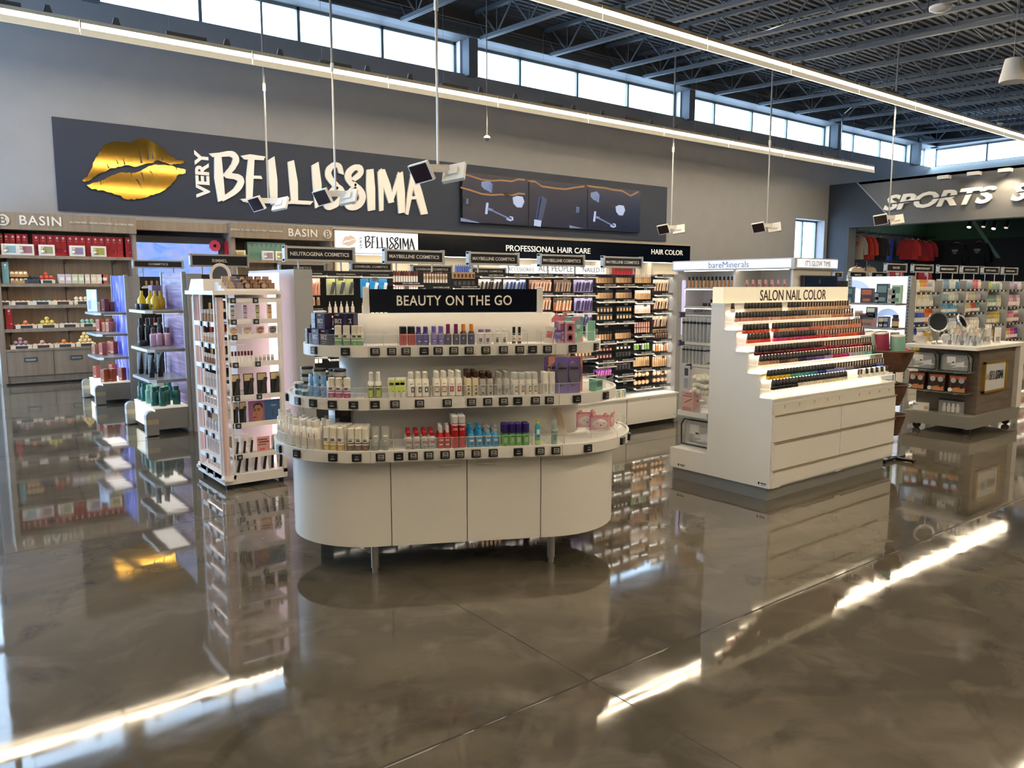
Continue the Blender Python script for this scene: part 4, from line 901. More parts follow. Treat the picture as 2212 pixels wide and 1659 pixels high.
for i, (px, k) in enumerate(((647, 0), (647, 1), (662, 0))): put(tj, IT(px, 2, -.006)@Matrix.Translation((0, 0, k*.035)), f'teal jar with white lid, {["lower in the front pair", "upper in the front pair", "single beside the pair"][i]}, middle island tier', 'jar', 'teal jars', i == 0)
put_row(tubepack('gel_tube', .034, .118, '#6fa5d8', '#5c94cc', ((-.32, .32, .3, .42, '#4f86bd'), (-.3, .3, .5, .6, '#b9d4ec'))), 2, (672, 685, 700), 'light blue tube', T2_, 'light blue tubes')
put_row(can('dry_shampoo_can', '#a8267a', '#c45fa0', mk='#5a2a6a'), 2, (717, 733, 750), 'white-capped magenta dry shampoo can', T2_, 'magenta dry shampoo cans')
put_row(bottle('curl_bottle', .0165, .135, '#f0eee4', '#f0eee4', .34, .62, .1, ((.06, .82, '#23262a'), ), ((-.75, .75, .1, .78, '#c3d84a'), (-.6, .6, .55, .7, '#23262a'))), 2, (802, 818), 'white curl bottle with lime label', T2_, 'lime-labelled curl bottles', 2, .04)
put_row(tubepack('curl_tube', .036, .108, '#f0eee4', '#e8e5da', ((-.36, .36, .3, .85, '#c3d84a'), (-.3, .3, .62, .74, '#3a4030'), (.1, .3, .3, .36, '#d0507a'))), 2, (846, 859, 870), 'white curl tube with lime label', T2_, 'lime-labelled curl tubes')
wf = bottle('shampoo_bottle', .0185, .132, '#f1ede2', '#f1ede2', .26, .66, .08, ((.04, .07, '#8f4a2c'),), ((-.1, .85, .3, .62, '#3a2c58'), (.15, .6, .38, .54, '#f1ede2'), (-.4, .4, .78, .82, '#888888')))
put_row(wf, 2, (888, 904, 919), 'white bottle with purple wreath', T2_, 'white purple-wreath bottles', 2, .04)
wr = bottle('shampoo_bottle', .0185, .132, '#f1ede2', '#f1ede2', .26, .66, .08, ((.04, .07, '#8f4a2c'),), ((-.7, .7, .28, .66, '#b0704c'), (-.45, .45, .36, .58, '#f1ede2'), (-.4, .4, .78, .82, '#888888')))
put_row(wr, 2, (944, 960), 'white bottle with copper wreath', T2_, 'white copper-wreath bottles', 3, .04)
ws = bottle('shampoo_bottle', .0185, .135, '#f1ede2', '#f1ede2', .26, .66, .08, ((.04, .07, '#8f2c2c'),), ((-.5, .6, .3, .62, '#b0403c'), (-.1, .15, .4, .56, '#f1ede2'), (-.4, .4, .72, .76, '#888888')))
put_row(ws, 2, (976, 991), 'white bottle with red flower', T2_, 'white red-flower bottles', 3, .04)
put_row(bottle('coconut_bottle', .018, .132, '#ddd2b4', '#40281b', .26, .72, .12, ((.3, .36, '#d2c6a6'),), ((-.3, .3, .1, .25, '#4a3524'), (-.35, .35, .6, .68, '#6c5a40'), (-.2, .2, .35, .5, '#5a4a34'))), 2, (1012, 1027), 'cream bottle with brown cap', T2_, 'cream brown-capped bottles', 4, .04)
put_row(bottle('coconut_bottle', .018, .125, '#b0aea8', '#40281b', .26, .72, .12, (), ((-.3, .3, .12, .25, '#4a3524'), (-.35, .35, .6, .68, '#6b6862'))), 2, (1043, 1058), 'grey bottle with brown cap', T2_, 'grey brown-capped bottles', 3, .04)
put_row(bottle('silk_bottle', .018, .125, '#b9b8b2', '#a4a5a2', .26, .6, .2, ((.3, .55, '#a9a8a2'),), ((-.1, .1, .2, .5, '#5e5e5a'),)), 2, (1078, 1094), 'grey waisted bottle with grey cap', T2_, 'grey waisted bottles', 3, .04)
put_row(bottle('mousse_bottle', .0165, .12, '#efece4', M('#e3e6e4', .2, 0, 0, .75), .3, .95, .04, (), ((-.2, .6, .2, .6, '#8f7358'), (0, .45, .3, .52, '#efece4'))), 2, (1113, 1127, 1142, 1155), 'white bottle with clear cap', T2_, 'white clear-capped bottles', 2, .04)
put_row(bottle('mousse_bottle', .0165, .12, '#f1eee6', '#f1eee6', .36, .98, .03, (), ((-.3, .3, .2, .7, '#d9d2c4'),)), 2, (1178, 1192), 'plain white cylinder', T2_, 'plain white cylinders', 2, .05)
def maskpack(c, c2):
    b = MB(); b.bbox(-.03, .03, -.004, .0, 0, .155, M(c, .5), .004); o = b.build('eye_mask_pack')
    b = MB(); b.lathe([(.026, 0), (.024, .014), (.0, .018)], 18, M('#8d87a0', .1, 0, 0, .6), X=Matrix.Translation((0, -.004, .085))@Matrix.Rotation(PI/2, 4, 'X')@Matrix.Diagonal((1, 2.1, 1, 1)))
    b.build('clear_blister', o); b = MB(); b.lathe([(.019, 0), (.017, .009), (0, .010)], 14, M(c2, .6), X=Matrix.Translation((0, -.004, .06))@Matrix.Rotation(PI/2, 4, 'X')@Matrix.Diagonal((1, 1.6, 1, 1))); b.box(-.017, .017, -.0245, -.0235, .105, .113, M('#2e2a44')); b.build('eye_mask', o); ROOTM[o.name] = Matrix(); return o
mp = maskpack('#6f5cab', '#2e3050'); mp2 = maskpack('#d08a6a', '#8a4a34')
for i, (px, bk, p) in enumerate(((1214, .01, mp), (1238, .0, mp), (1203, .05, mp2), (1196, .07, mp), (1254, .045, mp2))):
    put(p, IT(px, 2, 0, bk, turn=False)@Matrix.Diagonal((1.25, 1, 1.28, 1)), ['purple eye mask pack in front beside the white cylinders', 'purple eye mask pack, rightmost in front on the middle island tier', 'peach eye mask pack behind the front purple one', 'purple eye mask pack rearmost against the island core', 'peach eye mask pack leaning at the tier end'][i], 'pack', 'eye mask packs', i in (0, 2))
o = carton('mint_box', .062, .05, .062, '#5fb39c', ((-.42, .42, .35, .92, '#2d6a5c'), (-.1, .3, .5, .8, '#8a6a98'))); put(o, IT(1290, 2, 0, .01), 'mint green boxed blender at the end of the middle island tier', 'box', None, True)
b = MB(); b.lathe([(.028, 0), (.03, .07), (.027, .07), (.025, .004)], 14, ACRYL); o = b.build('clear_tub'); put(o, IT(1309, 2, 0, .03), 'empty clear tub at the far end of the middle island tier', 'tub', None, True)
# bottom tier
kb = bottle('keratin_bottle', .0205, .15, '#efebe0', '#f3efe6', .24, .66, .07, ((.05, .5, '#ddd8cb'),), ((-.5, .3, .12, .5, '#c9b7a0'), (-.15, .15, .5, .8, '#c96f4c')))
rows = [((601, 611, 622, 634, 647, 660, 676, 688), 0), ((603, 614, 627, 640, 655, 668, 682, 700), .045), ((612, 628, 645, 664, 684), .09)]
i = 0
for rr, (pxs, bk) in enumerate(rows):
    for c_, px in enumerate(pxs):
        put(kb, IT(px, 1, 0, bk)@Matrix.Rotation(-.13 if px < 690 else 0, 4, 'Y')@Matrix.Rotation(R.uniform(-.06, .06), 4, 'X'), f'white keratin bottle, {nth(c_)} from left, {["front", "second", "rear"][rr]} row at the bottom tier curve', 'bottle', 'white keratin bottles', i == 0); i += 1
put_row(can('dry_shampoo_can', '#cfae4a', '#e0c878', h=.122, mk='#33312a'), 1, (707, 721, 737), 'white-capped yellow dry shampoo can', T1, 'yellow dry shampoo cans', 4, .042)
put_row(can('dry_shampoo_can', '#5a3418', '#7a4a22', h=.118, mk='#33201a'), 1, (759, 775, 790), 'white-capped brown dry shampoo can', T1, 'brown dry shampoo cans', 4, .042)
put_row(tubepack('cream_tube', .036, .115, '#a3a5a0', '#8b8d89', ((-.3, .3, .62, .7, '#f0f0ee'), (-.25, .25, .4, .46, '#d0d1cf'))), 1, (812, 833), 'grey squeeze tube', T1, 'grey squeeze tubes', 3, .035)
ch = bottle('chi_bottle', .019, .09, '#b6b8b8', '#b32025', .25, .62, .14, ((.12, .16, '#8d8f90'),), ((-.7, .7, .5, .78, '#b6b8b8'), (-.5, .5, .2, .3, '#6a6c6e')))
text('CHI', face_S(0, -.0198, .038), .026, M('#b3181e'), ch, 'lettering', .04, .0006, .012)
put_row(ch, 1, (883, 900, 917, 933), 'silver bottle with red cap', T1, 'silver red-capped bottles', 4, .042)
cs = bottle('chi_spray', .018, .118, '#b01a20', M('#e6e9ea', .15, 0, 0, .7), .3, .5, .25, (), ((-.5, .5, .3, .4, '#e8d9d6'),)); text('CHI', face_S(0, -.0186, .045), .02, M('#e9d6d4'), cs, 'lettering', .03, .0006, .01)
put_row(cs, 1, (952, 967), 'red spray bottle with clear cap', T1, 'red clear-capped spray bottles', 3, .042)
cl = bottle('chi_can', .0185, .168, '#b21a20', M('#d9dcdd', .2, 0, 0, .85), .22, .96, .03, ((.93, 1, '#d5d6d6'),), ()); text('CHI', face_S(0, -.0192, .1), .024, M('#efdcd8'), cl, 'lettering', .03, .0006, .012)
put_row(cl, 1, (983, 998), 'tall red can with silver cap', T1, 'tall red cans', 4, .042)
bl = ((-.55, .55, .5, .66, '#d9eef8'), (-.4, .4, .2, .4, '#0d5f8c'))
put_row(bottle('blue_bottle', .0185, .108, '#2492c4', '#2f9fdc', .32, .6, .14, ((.86, .95, '#c8ccce'),), bl, tip=.5), 1, (1018, 1036), 'blue bottle with blue cap', T1, 'blue bottles with blue caps', 4, .042)
put_row(bottle('blue_bottle', .0185, .108, '#2492c4', '#a9adaf', .32, .6, .14, ((.86, .95, '#c8ccce'),), bl, tip=.5), 1, (1054, 1070), 'blue bottle with silver cap', T1, 'blue bottles with silver caps', 4, .042)
put_row(bottle('foam_can', .0185, .118, '#4f9f3a', '#2c1c6c', .42, .98, .04, (), ((-.5, .5, .3, .7, '#8cc070'), (-.4, .4, .75, .85, '#3b7d2c'))), 1, (1091, 1106, 1120, 1136), 'green can with dark purple cap', T1, 'green purple-capped cans', 2, .045)
put_row(bottle('spray_can', .0155, .14, '#2f9cc4', '#c8dc3c', .2, .55, .12, ((0, .25, '#c8dc3c'), (.25, .4, '#4fb08c')), ((-.5, .5, .6, .85, '#e8f2d0'), (-.4, .4, .45, .55, '#1c5a78')), tip=.4), 1, (1161,), 'slim blue and lime spray can', T1, None)
sc_ = bottle('spray_can', .0165, .115, '#7f9a94', '#5ba0a8', .14, .4, .18, ((0, .15, '#6fb0a6'), (.9, 1, '#b9bcbb')), ((-.5, .5, .3, .75, '#56706a'),)); b = MB(); b.lathe([(.0165, .09), (.017, .13), (.016, .131), (0, .131)], 14, M('#e9efee', .1, 0, 0, .3)); b.build('clear_cap', sc_)
put_row(sc_, 1, (1197,), 'slim silver and teal spray can under a clear cap', T1, None)
b = MB(); 
for x in (-.075, .075): b.path([(x, -.05, 0), (x, -.05, .03), (x, .05, .045), (x, .05, 0)], .002, M('#e3e5e4', .3), 5)
for k in range(6): b.path([(-.075, -.05+k*.02, .03+k*.003), (.075, -.05+k*.02, .03+k*.003)], .0015, M('#e3e5e4', .3), 4)
o = b.build('wire_stand'); put(o, IT(1310, 1, .02, .03, turn=False), 'low white wire stand holding the pink plush mask packs', 'stand', None, True)
def plush(c):
    b = MB(); b.bbox(-.055, .055, -.004, .0, 0, .085, M('#d3869a', .5), .004); b.bbox(-.056, .056, -.03, -.028, .0, .08, M('#f5eef0', .1, 0, 0, .2), .004); o = b.build('plush_mask_pack')
    b = MB(); b.sphere((0, -.014, .035), .034, M(c, .9), 16, .8, X=Matrix.Diagonal((1.35, .4, 1, 1))); 
    for s in (-1, 1): b.lathe([(.012, 0), (.01, .006), (0, .008)], 12, M('#dba3a8', .9), X=Matrix.Translation((s*.034, -.008, .088))@Matrix.Rotation(PI/2, 4, 'X'))
    b.build('plush', o); b = MB()
    for s in (-1, 1): b.path([(s*.026, -.031, .046), (s*.02, -.032, .042), (s*.013, -.031, .045)], .0012, BLACK, 4)
    b.sphere((0, -.032, .032), .004, M('#5a2a24'), 8); b.build('face_print', o); ROOTM[o.name] = Matrix(); return o
pp = plush('#eee4e0'); pq = plush('#e4b9b4')
put(pp, IT(1303, 1, .0, .03, turn=False)@Matrix.Translation((0, 0, .046)), 'pink packed plush eye mask with sleepy face, front one on the wire stand', 'pack', 'plush mask packs', True)
put(pq, IT(1338, 1, .01, .05, turn=True)@Matrix.Translation((0, 0, .02)), 'blush plush eye mask pack at the far end of the bottom tier', 'pack', 'plush mask packs', True)
put(pp, IT(1290, 1, .0, .09, turn=False)@Matrix.Translation((.0, 0, .06)), 'plush eye mask pack behind the sleepy-face one', 'pack', 'plush mask packs')
for i, (px, c) in enumerate(((1256, '#cdbfae'), (1268, '#d9ccbb'))):
    o = carton('paddle_box', .035, .02, .16, c, ((-.3, .3, .2, .8, '#bfae9a'),)); put(o, IT(px, 1, .0, .22, turn=False)@Matrix.Rotation(-.25, 4, 'Y'), f'beige slanted box, {["first", "second"][i]} of two behind the plush packs', 'box', 'beige slanted boxes', True)
b = MB(); b.box(-.07, .07, -.05, .05, 0, .004, ACRYL); b.box(-.07, .07, -.05, -.047, 0, .06, ACRYL); b.box(-.07, .07, .047, .05, 0, .06, ACRYL); o = b.build('acrylic_tray'); put(o, IT(655, 1, 0, .24, turn=False)@Matrix.Translation((0, 0, .07)), 'clear acrylic tray behind the white keratin bottles', 'tray', None, True)
o = carton('black_pouch', .06, .03, .12, '#1a1417', ((-.3, .3, .5, .7, '#4a1a24'),)); put(o, IT(660, 1, 0, .26, turn=False)@Matrix.Translation((0, 0, .08)), 'black and maroon pouch in the clear tray under the middle tier', 'pouch', 'dark pouches', True)
put(o, IT(690, 1, 0, .24, turn=False)@Matrix.Translation((0, 0, .08)), 'black and maroon pouch nearer the island core under the middle tier', 'pouch', 'dark pouches')
# ================================================================ cosmetics gondolas
LEDS = M('#fff4e6', .5, 0, 6.5, name='shelf_led'); BACKB = M('#14171d', .5, name='black_back_panel'); PEWT = M('#9a9da1', .45, .1, name='pewter_post')
CHAN = M('#eeeeec', .3, 0, name='ticket_channel'); HDR = M('#1a1d26', .35, name='black_header_strip')
def gondola_shell(name, lab, x0, x1, yc, top=1.68, plinth=True):
    r = root(name, lab, 'gondola shelving', ((x0+x1)/2, yc-.55, 0))
    b = MB(); b.box(x0+.18, x1-.08, yc-.55, yc+.55, .06, .34, WHITE); b.box(x0+.16, x1-.06, yc-.565, yc+.565, .34, .356, WHITE); b.build('plinth', r)
    b = MB(); b.box(x0+.2, x1-.1, yc-.5, yc+.5, 0, .06, BLACK); b.build('kick_plate', r)
    b = MB(); b.box(x0+.14, x1-.06, yc-.04, yc+.04, .356, top, BACKB); b.build('back_panel', r)
    for a, c in ((x0, x0+.15), (x1-.06, x1+.02)):
        b = MB(); b.box(a, c, yc-.5, yc+.5, 0, top, PEWT); b.build('end_panel', r)
    return r
g1 = gondola_shell('cosmetics_gondola', 'front black-backed cosmetics gondola behind the oval island', 2.40, 6.95, 6.35)
b = MB()
for x in (3.31, 4.23, 5.14, 6.06): b.box(x-.002, x+.002, 5.796, 5.8, .07, .34, DGREY)
b.build('door_gap', g1)
b = MB(); p = onY(1402, 862, 5.8); b.lathe([(.008, 0), (.008, .004), (0, .005)], 10, BRUSH, X=Matrix.Translation((p.x, 5.8, p.z))@Matrix.Rotation(PI/2, 4, 'X')); b.build('lock', g1)
YL = 5.95
Zp = lambda px, zy: onY(px, 540+zy/4.367, YL).z                       # height of a mark seen in the survey crop
# small individual products
def lipst(col, cap): return bottle('lipstick_tube', .0095, .095, col, cap, .45, .98, .02, n=8)
def foundation(col, cap, h=.105): return bottle('foundation_bottle', .0145, h, col, cap, .34, .8, .05, ((.0, .06, '#e8ddd0'),), n=10)
def blister(c1, c2, c3):
    b = MB(); b.box(-.024, .024, -.002, 0, 0, .15, M(c1, .4)); b.box(-.02, .02, -.0025, -.002, .1, .145, M(c3, .4)); o = b.build('blister_pack')
    b = MB(); b.bbox(-.008, .010, -.016, -.002, .01, .12, M(c2, .3), .003, X=Matrix.Rotation(.14, 4, 'Y')); b.build('product', o); ROOTM[o.name] = Matrix(); return o
def compactbox(c, lid):
    b = MB(); b.bbox(-.02, .02, -.012, .012, 0, .045, M(c, .4), .003); b.box(-.012, .012, -.0128, -.012, .006, .034, M(lid, .4)); return b.build('compact_case')
def roundpan(c):
    b = MB(); b.lathe([(.024, 0), (.026, .004), (.026, .01), (.022, .012)], 14, M(c, .5), X=Matrix.Translation((0, 0, .026))@Matrix.Rotation(PI/2, 4, 'X')); o = b.build('powder_compact')
    b = MB(); b.lathe([(.018, .0121), (.018, .0135), (0, .014)], 12, M('#e9c9a4', .6), X=Matrix.Translation((0, 0, .026))@Matrix.Rotation(PI/2, 4, 'X')); b.build('pan', o); ROOTM[o.name] = Matrix(); return o
SKIN = ['#dcc4a2', '#ccab84', '#ba956b', '#a4805a', '#8a6747', '#6e4e34']
_PC = {}
def proto(kind, key, mk):
    if (kind, key) not in _PC: _PC[(kind, key)] = mk()
    return _PC[(kind, key)]
# columns: name, px range, [(shelf strip y)], [(kind, base y, top y, count, palette)]
COLS = [
 ('first Neutrogena bay', 636, 700, 'Neutrogena', (225, 560, 665, 780, 870, 1000, 1130), (('pack', 430, 265, 7, 'coral'), ('fnd', 525, 445, 5, 'tanw'), ('fnd', 660, 590, 6, 'cream'), ('fnd', 775, 700, 6, 'tanw'), ('fnd', 865, 800, 6, 'cream'), ('tube', 1080-5, 965, 6, 'white'), ('fnd', 1195, 1140, 6, 'tanw'))),
 ('second Neutrogena bay', 703, 775, 'Neutrogena', (232, 605, 720), (('pack', 425, 270, 3, 'greygreen'), ('drop', 600, 480, 5, 'grey'), ('fnd', 715, 640, 6, 'tanw'))),
 ('third Neutrogena bay', 778, 845, 'Neutrogena', (238, 620), (('pack', 450, 272, 3, 'blue'), ('tube', 615, 490, 6, 'white'))),
 ('lipstick bay', 848, 911, 'MAYBELLINE', (318,), (('lip', 305, 195, 10, 'brown'), ('lip', 375, 332, 10, 'red'))),
 ('brown lip bay', 914, 975, 'MAYBELLINE', (355,), (('lip', 310, 250, 9, 'nude'), ('lip', 248, 205, 9, 'brown'))),
 ('compact bay', 977, 1033, 'MAYBELLINE', (350,), (('cmp', 335, 285, 5, 'black'), ('cmp', 270, 210, 6, 'tan'))),
 ('mascara bay', 1036, 1090, 'MAYBELLINE', (240,), (('pack', 385, 275, 6, 'mono'),)),
 ('blue mascara bay', 1091, 1144, 'MAYBELLINE', (240,), (('pack', 388, 278, 6, 'mono2'),)),
 ('copper pack bay', 1146, 1197, 'MAYBELLINE', (240, 415, 590), (('pack', 392, 280, 7, 'brownp'), ('pack', 570, 450, 7, 'brownp'))),
 ('dark pack bay', 1199, 1241, 'MAYBELLINE', (240, 415, 588), (('pack', 398, 280, 6, 'darkp'), ('pack', 578, 452, 5, 'copper'))),
 ('lavender pack bay', 1243, 1287, 'MAYBELLINE', (242, 415, 586), (('pack', 398, 280, 6, 'lav'), ('pack', 578, 452, 6, 'lav'), ('pack', 720, 612, 5, 'lav'))),
 ('foundation bay', 1289, 1330, 'MAYBELLINE', (332, 478, 682, 868, 1045, 1085), (('fnd', 312, 235, 10, 'tanb'), ('fnd', 458, 378, 10, 'tanb'), ('cmp', 590, 540, 5, 'teal'), ('cmp', 664, 610, 5, 'teal'), ('fnd', 848, 770, 6, 'tanb'), ('cmp', 955, 925, 5, 'pinkc'), ('cmp', 1022, 985, 5, 'pinkc'), ('pack', 1190, 1125, 7, 'purple'))),
 ('second foundation bay', 1332, 1371, 'MAYBELLINE', (330, 475, 675, 850, 1032, 1170, 1215), (('fnd', 310, 235, 9, 'tanb'), ('fnd', 455, 375, 10, 'tanb'), ('cmp', 582, 535, 5, 'teal'), ('cmp', 650, 605, 5, 'teal'), ('fnd', 835, 755, 9, 'tanb'), ('cmp', 935, 905, 4, 'whitec'), ('cmp', 1005, 965, 5, 'black'), ('cmp', 1130, 1075, 5, 'black'))),
 ('white-capped concealer bay', 1373, 1412, 'MAYBELLINE', (335, 490, 615, 800, 965, 1117, 1290), (('fnd', 312, 228, 8, 'tanwc'), ('fnd', 465, 380, 9, 'tanwc'), ('fnd', 598, 520, 9, 'pinkw'), ('lip', 728, 682, 7, 'pink'), ('lip', 780, 735, 7, 'pink'), ('tube', 940, 880, 6, 'green'), ('fnd', 1095, 1010, 8, 'nude'), ('pan', 1195, 1155, 4, 'peach'), ('pan', 1268, 1228, 4, 'peach'))),
 ('end bay by the grey post', 1414, 1454, 'MAYBELLINE', (242, 417, 583, 848, 975, 1115, 1270), (('pack', 392, 275, 7, 'maroon'), ('pack', 562, 450, 7, 'maroon'), ('pack', 728, 618, 7, 'maroon'), ('cmp', 775, 745, 7, 'tan'), ('fnd', 828, 785, 7, 'brownf'), ('tube', 952, 880, 6, 'orange'), ('fnd', 1095, 1005, 8, 'nude'), ('pan', 1180, 1140, 4, 'peach'), ('pan', 1242, 1205, 4, 'peach'))),
]
for cn_, a_, b_ in (('lower second Neutrogena bay', 703, 775), ('lower third Neutrogena bay', 778, 845), ('lower lipstick bay', 848, 911), ('lower brown lip bay', 914, 975), ('lower compact bay', 977, 1033), ('lower mascara bay', 1036, 1090), ('lower blue mascara bay', 1091, 1144), ('lower copper pack bay', 1146, 1197), ('lower dark pack bay', 1199, 1241), ('lower lavender pack bay', 1243, 1287)):
    COLS.append((cn_, a_, b_, 'MAYBELLINE', (850, 1010, 1170, 1290), (('fnd', 845, 770, 5, 'tanb'), ('fnd', 1005, 925, 5, 'nude'))))
PAL = dict(coral=('#e2957f', '#e9b49d', '#f1d9cc'), greygreen=('#a9ae95', '#4a4c50', '#b6c06a'), blue=('#2d93cf', '#d9ecf6', '#1f76b4'), mono=('#b8b4ad', '#2a2a2e', '#e6e2dc'), mono2=('#c6c9cd', '#2a4a8a', '#e6e6e6'),
           brownp=('#7a5346', '#d5b49c', '#a8816c'), darkp=('#4a3b38', '#a8917f', '#6f5b50'), copper=('#a8694a', '#e0b79a', '#2a4a48'), lav=('#9e93c4', '#3a3358', '#b9b2d6'), purple=('#a03c9c', '#d87fc4', '#5a2a8c'), maroon=('#4a1e22', '#d9c3a4', '#e9ddc9'))
CAPS = dict(tanw=('#b9a592', SKIN), cream=('#e6cf9e', ['#e9cf9c']), tanb=('#15161a', SKIN[1:]), tanwc=('#ece7dc', SKIN[1:4]), pinkw=('#f0e9e2', ['#e8c9ba', '#dfb9a8']), nude=('#d9b68f', SKIN[1:4]), brownf=('#a58f80', ['#5a3a34']))
def strip(r, x0, x1, z, brand):
    b = MB(); b.box(x0, x1, YL, 6.29, z-.012, z-.004, DGREY); s = b.build('shelf', r)
    b = MB(); b.box(x0+.005, x1-.005, YL-.035, YL-.031, z-.012, z+.014, HDR, X=None); b.build('brand_strip', s)
    b = MB(); b.box(x0+.003, x1-.003, YL-.04, YL-.028, z-.026, z-.013, CHAN); b.build('ticket_channel', s)
    b = MB(); b.box(x0+.01, x1-.01, YL-.027, YL+.005, z-.018, z-.013, LEDS); b.build('light_strip', s)
    b = MB(); b.box((x0+x1)/2-.055, (x0+x1)/2-.01, YL-.047, YL-.041, z-.05, z-.02, M('#6d6f72', .4)); b.build('price_tag', s)
    text(brand, face_S((x0+x1)/2+.02, YL-.0352, z+.002), min(.17, (x1-x0)*.6), M('#e8e8ea', .5), s, 'lettering', .02, .0004, .012)
for cn, pa, pb, brand, strips, prods in COLS:
    x0 = onY(pa, 620, YL).x; x1 = onY(pb, 620, YL).x; pm_ = (pa+pb)/2
    for sy in strips: strip(g1, x0, x1, Zp(pm_, sy), brand)
    used_rows = 0
    for kind, by, ty, n, pal in prods:
        z0 = Zp(pm_, by); h = Zp(pm_, ty)-z0; used_rows += 1; row = nth(used_rows-1)
        for i in range(n):
            x = x0+.02+(x1-x0-.04)*(i+.5)/n; sp = (x1-x0-.04)/n
            if kind == 'pack':
                pr = proto(kind, pal, lambda: blister(*PAL[pal])); T = TR(x, YL+.03+R.uniform(0, .02), z0, R.uniform(-.5, -.1))@Matrix.Diagonal((min(1.5, sp/.040), 1, h/.15, 1)); cat, nm = 'pack', f'{pal if pal not in ("mono", "mono2", "brownp", "darkp", "lav", "greygreen") else {"mono": "black and white", "mono2": "white and blue", "brownp": "brown", "darkp": "dark brown", "lav": "lavender", "greygreen": "grey green"}[pal]} hanging cosmetics pack'
            elif kind in ('fnd', 'drop', 'tube'):
                if kind == 'fnd':
                    cap, cols = CAPS[pal]; c = cols[i*len(cols)//n]; pr = proto(kind, (pal, c), lambda: foundation(c, cap)); nm = {'tanw': 'tan bottle with grey cap', 'cream': 'cream yellow jar', 'tanb': 'tan foundation bottle with black cap', 'tanwc': 'tan concealer with white cap', 'pinkw': 'pale pink bottle with white cap', 'nude': 'nude foundation tube', 'brownf': 'dark brown bottle'}[pal]
                elif kind == 'drop': pr = proto(kind, pal, lambda: bottle('dropper_bottle', .015, .1, '#b9aea2', '#d9d9d6', .4, .5, .1, tip=.25, n=10)); nm = 'grey dropper bottle'
                else:
                    cc = {'white': ['#e9e4da'], 'green': ['#7fb87a', '#8fc04f', '#22252a', '#cfd6cc'], 'orange': ['#f0e2cf', '#e98a4a', '#efc9a4']}[pal]; c = cc[i % len(cc)]; pr = proto(kind, (pal, c), lambda: bottle('cosmetic_tube', .014, .1, c, '#f0ece4' if pal != 'white' else '#d9a85a', .2, .9, .04, n=8)); nm = {'white': 'white cream tube', 'green': 'green and white tube', 'orange': 'orange and white tube'}[pal]
                T = TR(x, YL+.03, z0)@Matrix.Diagonal((min(1, sp/.031), 1, h/.105, 1)); cat = 'bottle'
            elif kind == 'lip':
                c = {'brown': ['#5a2f26', '#7a4030', '#8f5a48', '#4a2622'], 'red': ['#b03038', '#c8485a', '#a02830'], 'nude': ['#b98f6c', '#c9a07c', '#a87f5c'], 'pink': ['#d9a08f']}[pal]; c = c[i % len(c)]; pr = proto(kind, c, lambda: lipst('#d8d3cc' if pal != 'pink' else '#e3b9a6', c)); T = TR(x, YL+.03, z0)@Matrix.Diagonal((1, 1, h/.095, 1)); cat, nm = 'lipstick', f'{pal} lip colour tube'
            elif kind == 'cmp':
                c = {'black': ('#16171b', '#3a3b40'), 'tan': ('#b8946a', '#3a2a20'), 'teal': ('#14262b', '#d3aa7d'), 'pinkc': ('#1b1a1f', '#d9847a'), 'whitec': ('#2a2a2e', '#efe9e0')}[pal]; pr = proto(kind, pal, lambda: compactbox(*c)); T = TR(x, YL+.03, z0)@Matrix.Diagonal((min(1.2, sp/.044), 1, h/.045, 1)); cat, nm = 'compact', {'black': 'black compact case', 'tan': 'tan cushion case', 'teal': 'dark teal powder case', 'pinkc': 'black case with pink window', 'whitec': 'dark case with white insert'}[pal]
            else:
                pr = proto(kind, pal, lambda: roundpan('#c99a72')); T = TR(x, YL+.03, z0)@Matrix.Diagonal((min(1.2, sp/.054), 1, h/.05, 1)); cat, nm = 'compact', 'round peach powder compact'
            first = pr.name not in _used; _used.add(pr.name)
            put(pr, T, f'{nm}, {nth(i)} from left, {row} row, {cn}', cat, f'{nm}s of the {cn}', first)
# wedge displays standing on the plinth near its visible end
o = carton('sample_carton', .07, .03, .09, '#e6eee6', ((-.35, -.05, .1, .7, '#d9b46a'), (.1, .4, .1, .7, '#7fa8c8'), (-.3, .3, .75, .95, '#9fc6a4')))
for i, px in enumerate((1337, 1349)): put(o, TR(onY(px, 850, 5.83).x, 5.86, .357), f'white sample carton, {["first", "second"][i]} of two standing on the white plinth', 'box', 'sample cartons on the plinth', i == 0)

# aisle signs in grey frames standing on the gondola tops
SFR = M('#b0b3b5', .4, .1, name='sign_frame_grey'); SBL = M('#0f1420', .3, name='sign_black')
def aisle_sign(txt, px0, px1, y, z0, z1, lab, post=1.68, deep=.05):
    x0 = onY(px0, 600, y).x; x1 = onY(px1, 600, y).x; r = root('aisle_sign', lab, 'sign', ((x0+x1)/2, y, post), 0, 'grey framed aisle signs')
    b = MB(); b.box(x0, x1, y-.02, y+.02, z0, z0+.018, SFR); b.box(x0, x1, y-.02, y+.02, z1-.018, z1, SFR)
    for a in (x0, x1-.024): b.bbox(a, a+.024, y-.03, y+.03, z0-.006, z1+.006, SFR, .003)
    b.build('frame', r); b = MB(); b.box(x0+.024, x1-.024, y-.012, y+.012, z0+.018, z1-.018, SBL); f = b.build('board', r)
    for a in (x0+.2*(x1-x0), x1-.2*(x1-x0)):
        b = MB(); b.box(a-.006, a+.006, y-.006, y+.006, post-.02, z0, SFR); b.build('stem', r)
    if txt: text(txt, face_S((x0+x1)/2, y-.0125, (z0+z1)/2), (x1-x0)*min(.84, .041*len(txt)+.01), M('#ecebe6', .5), f, 'lettering', .012, .001, (z1-z0)*.26)
    return r
ys = 6.35
aisle_sign('NEUTROGENA COSMETICS', 614, 766, ys, 1.757, 1.882, 'grey framed sign reading NEUTROGENA COSMETICS')
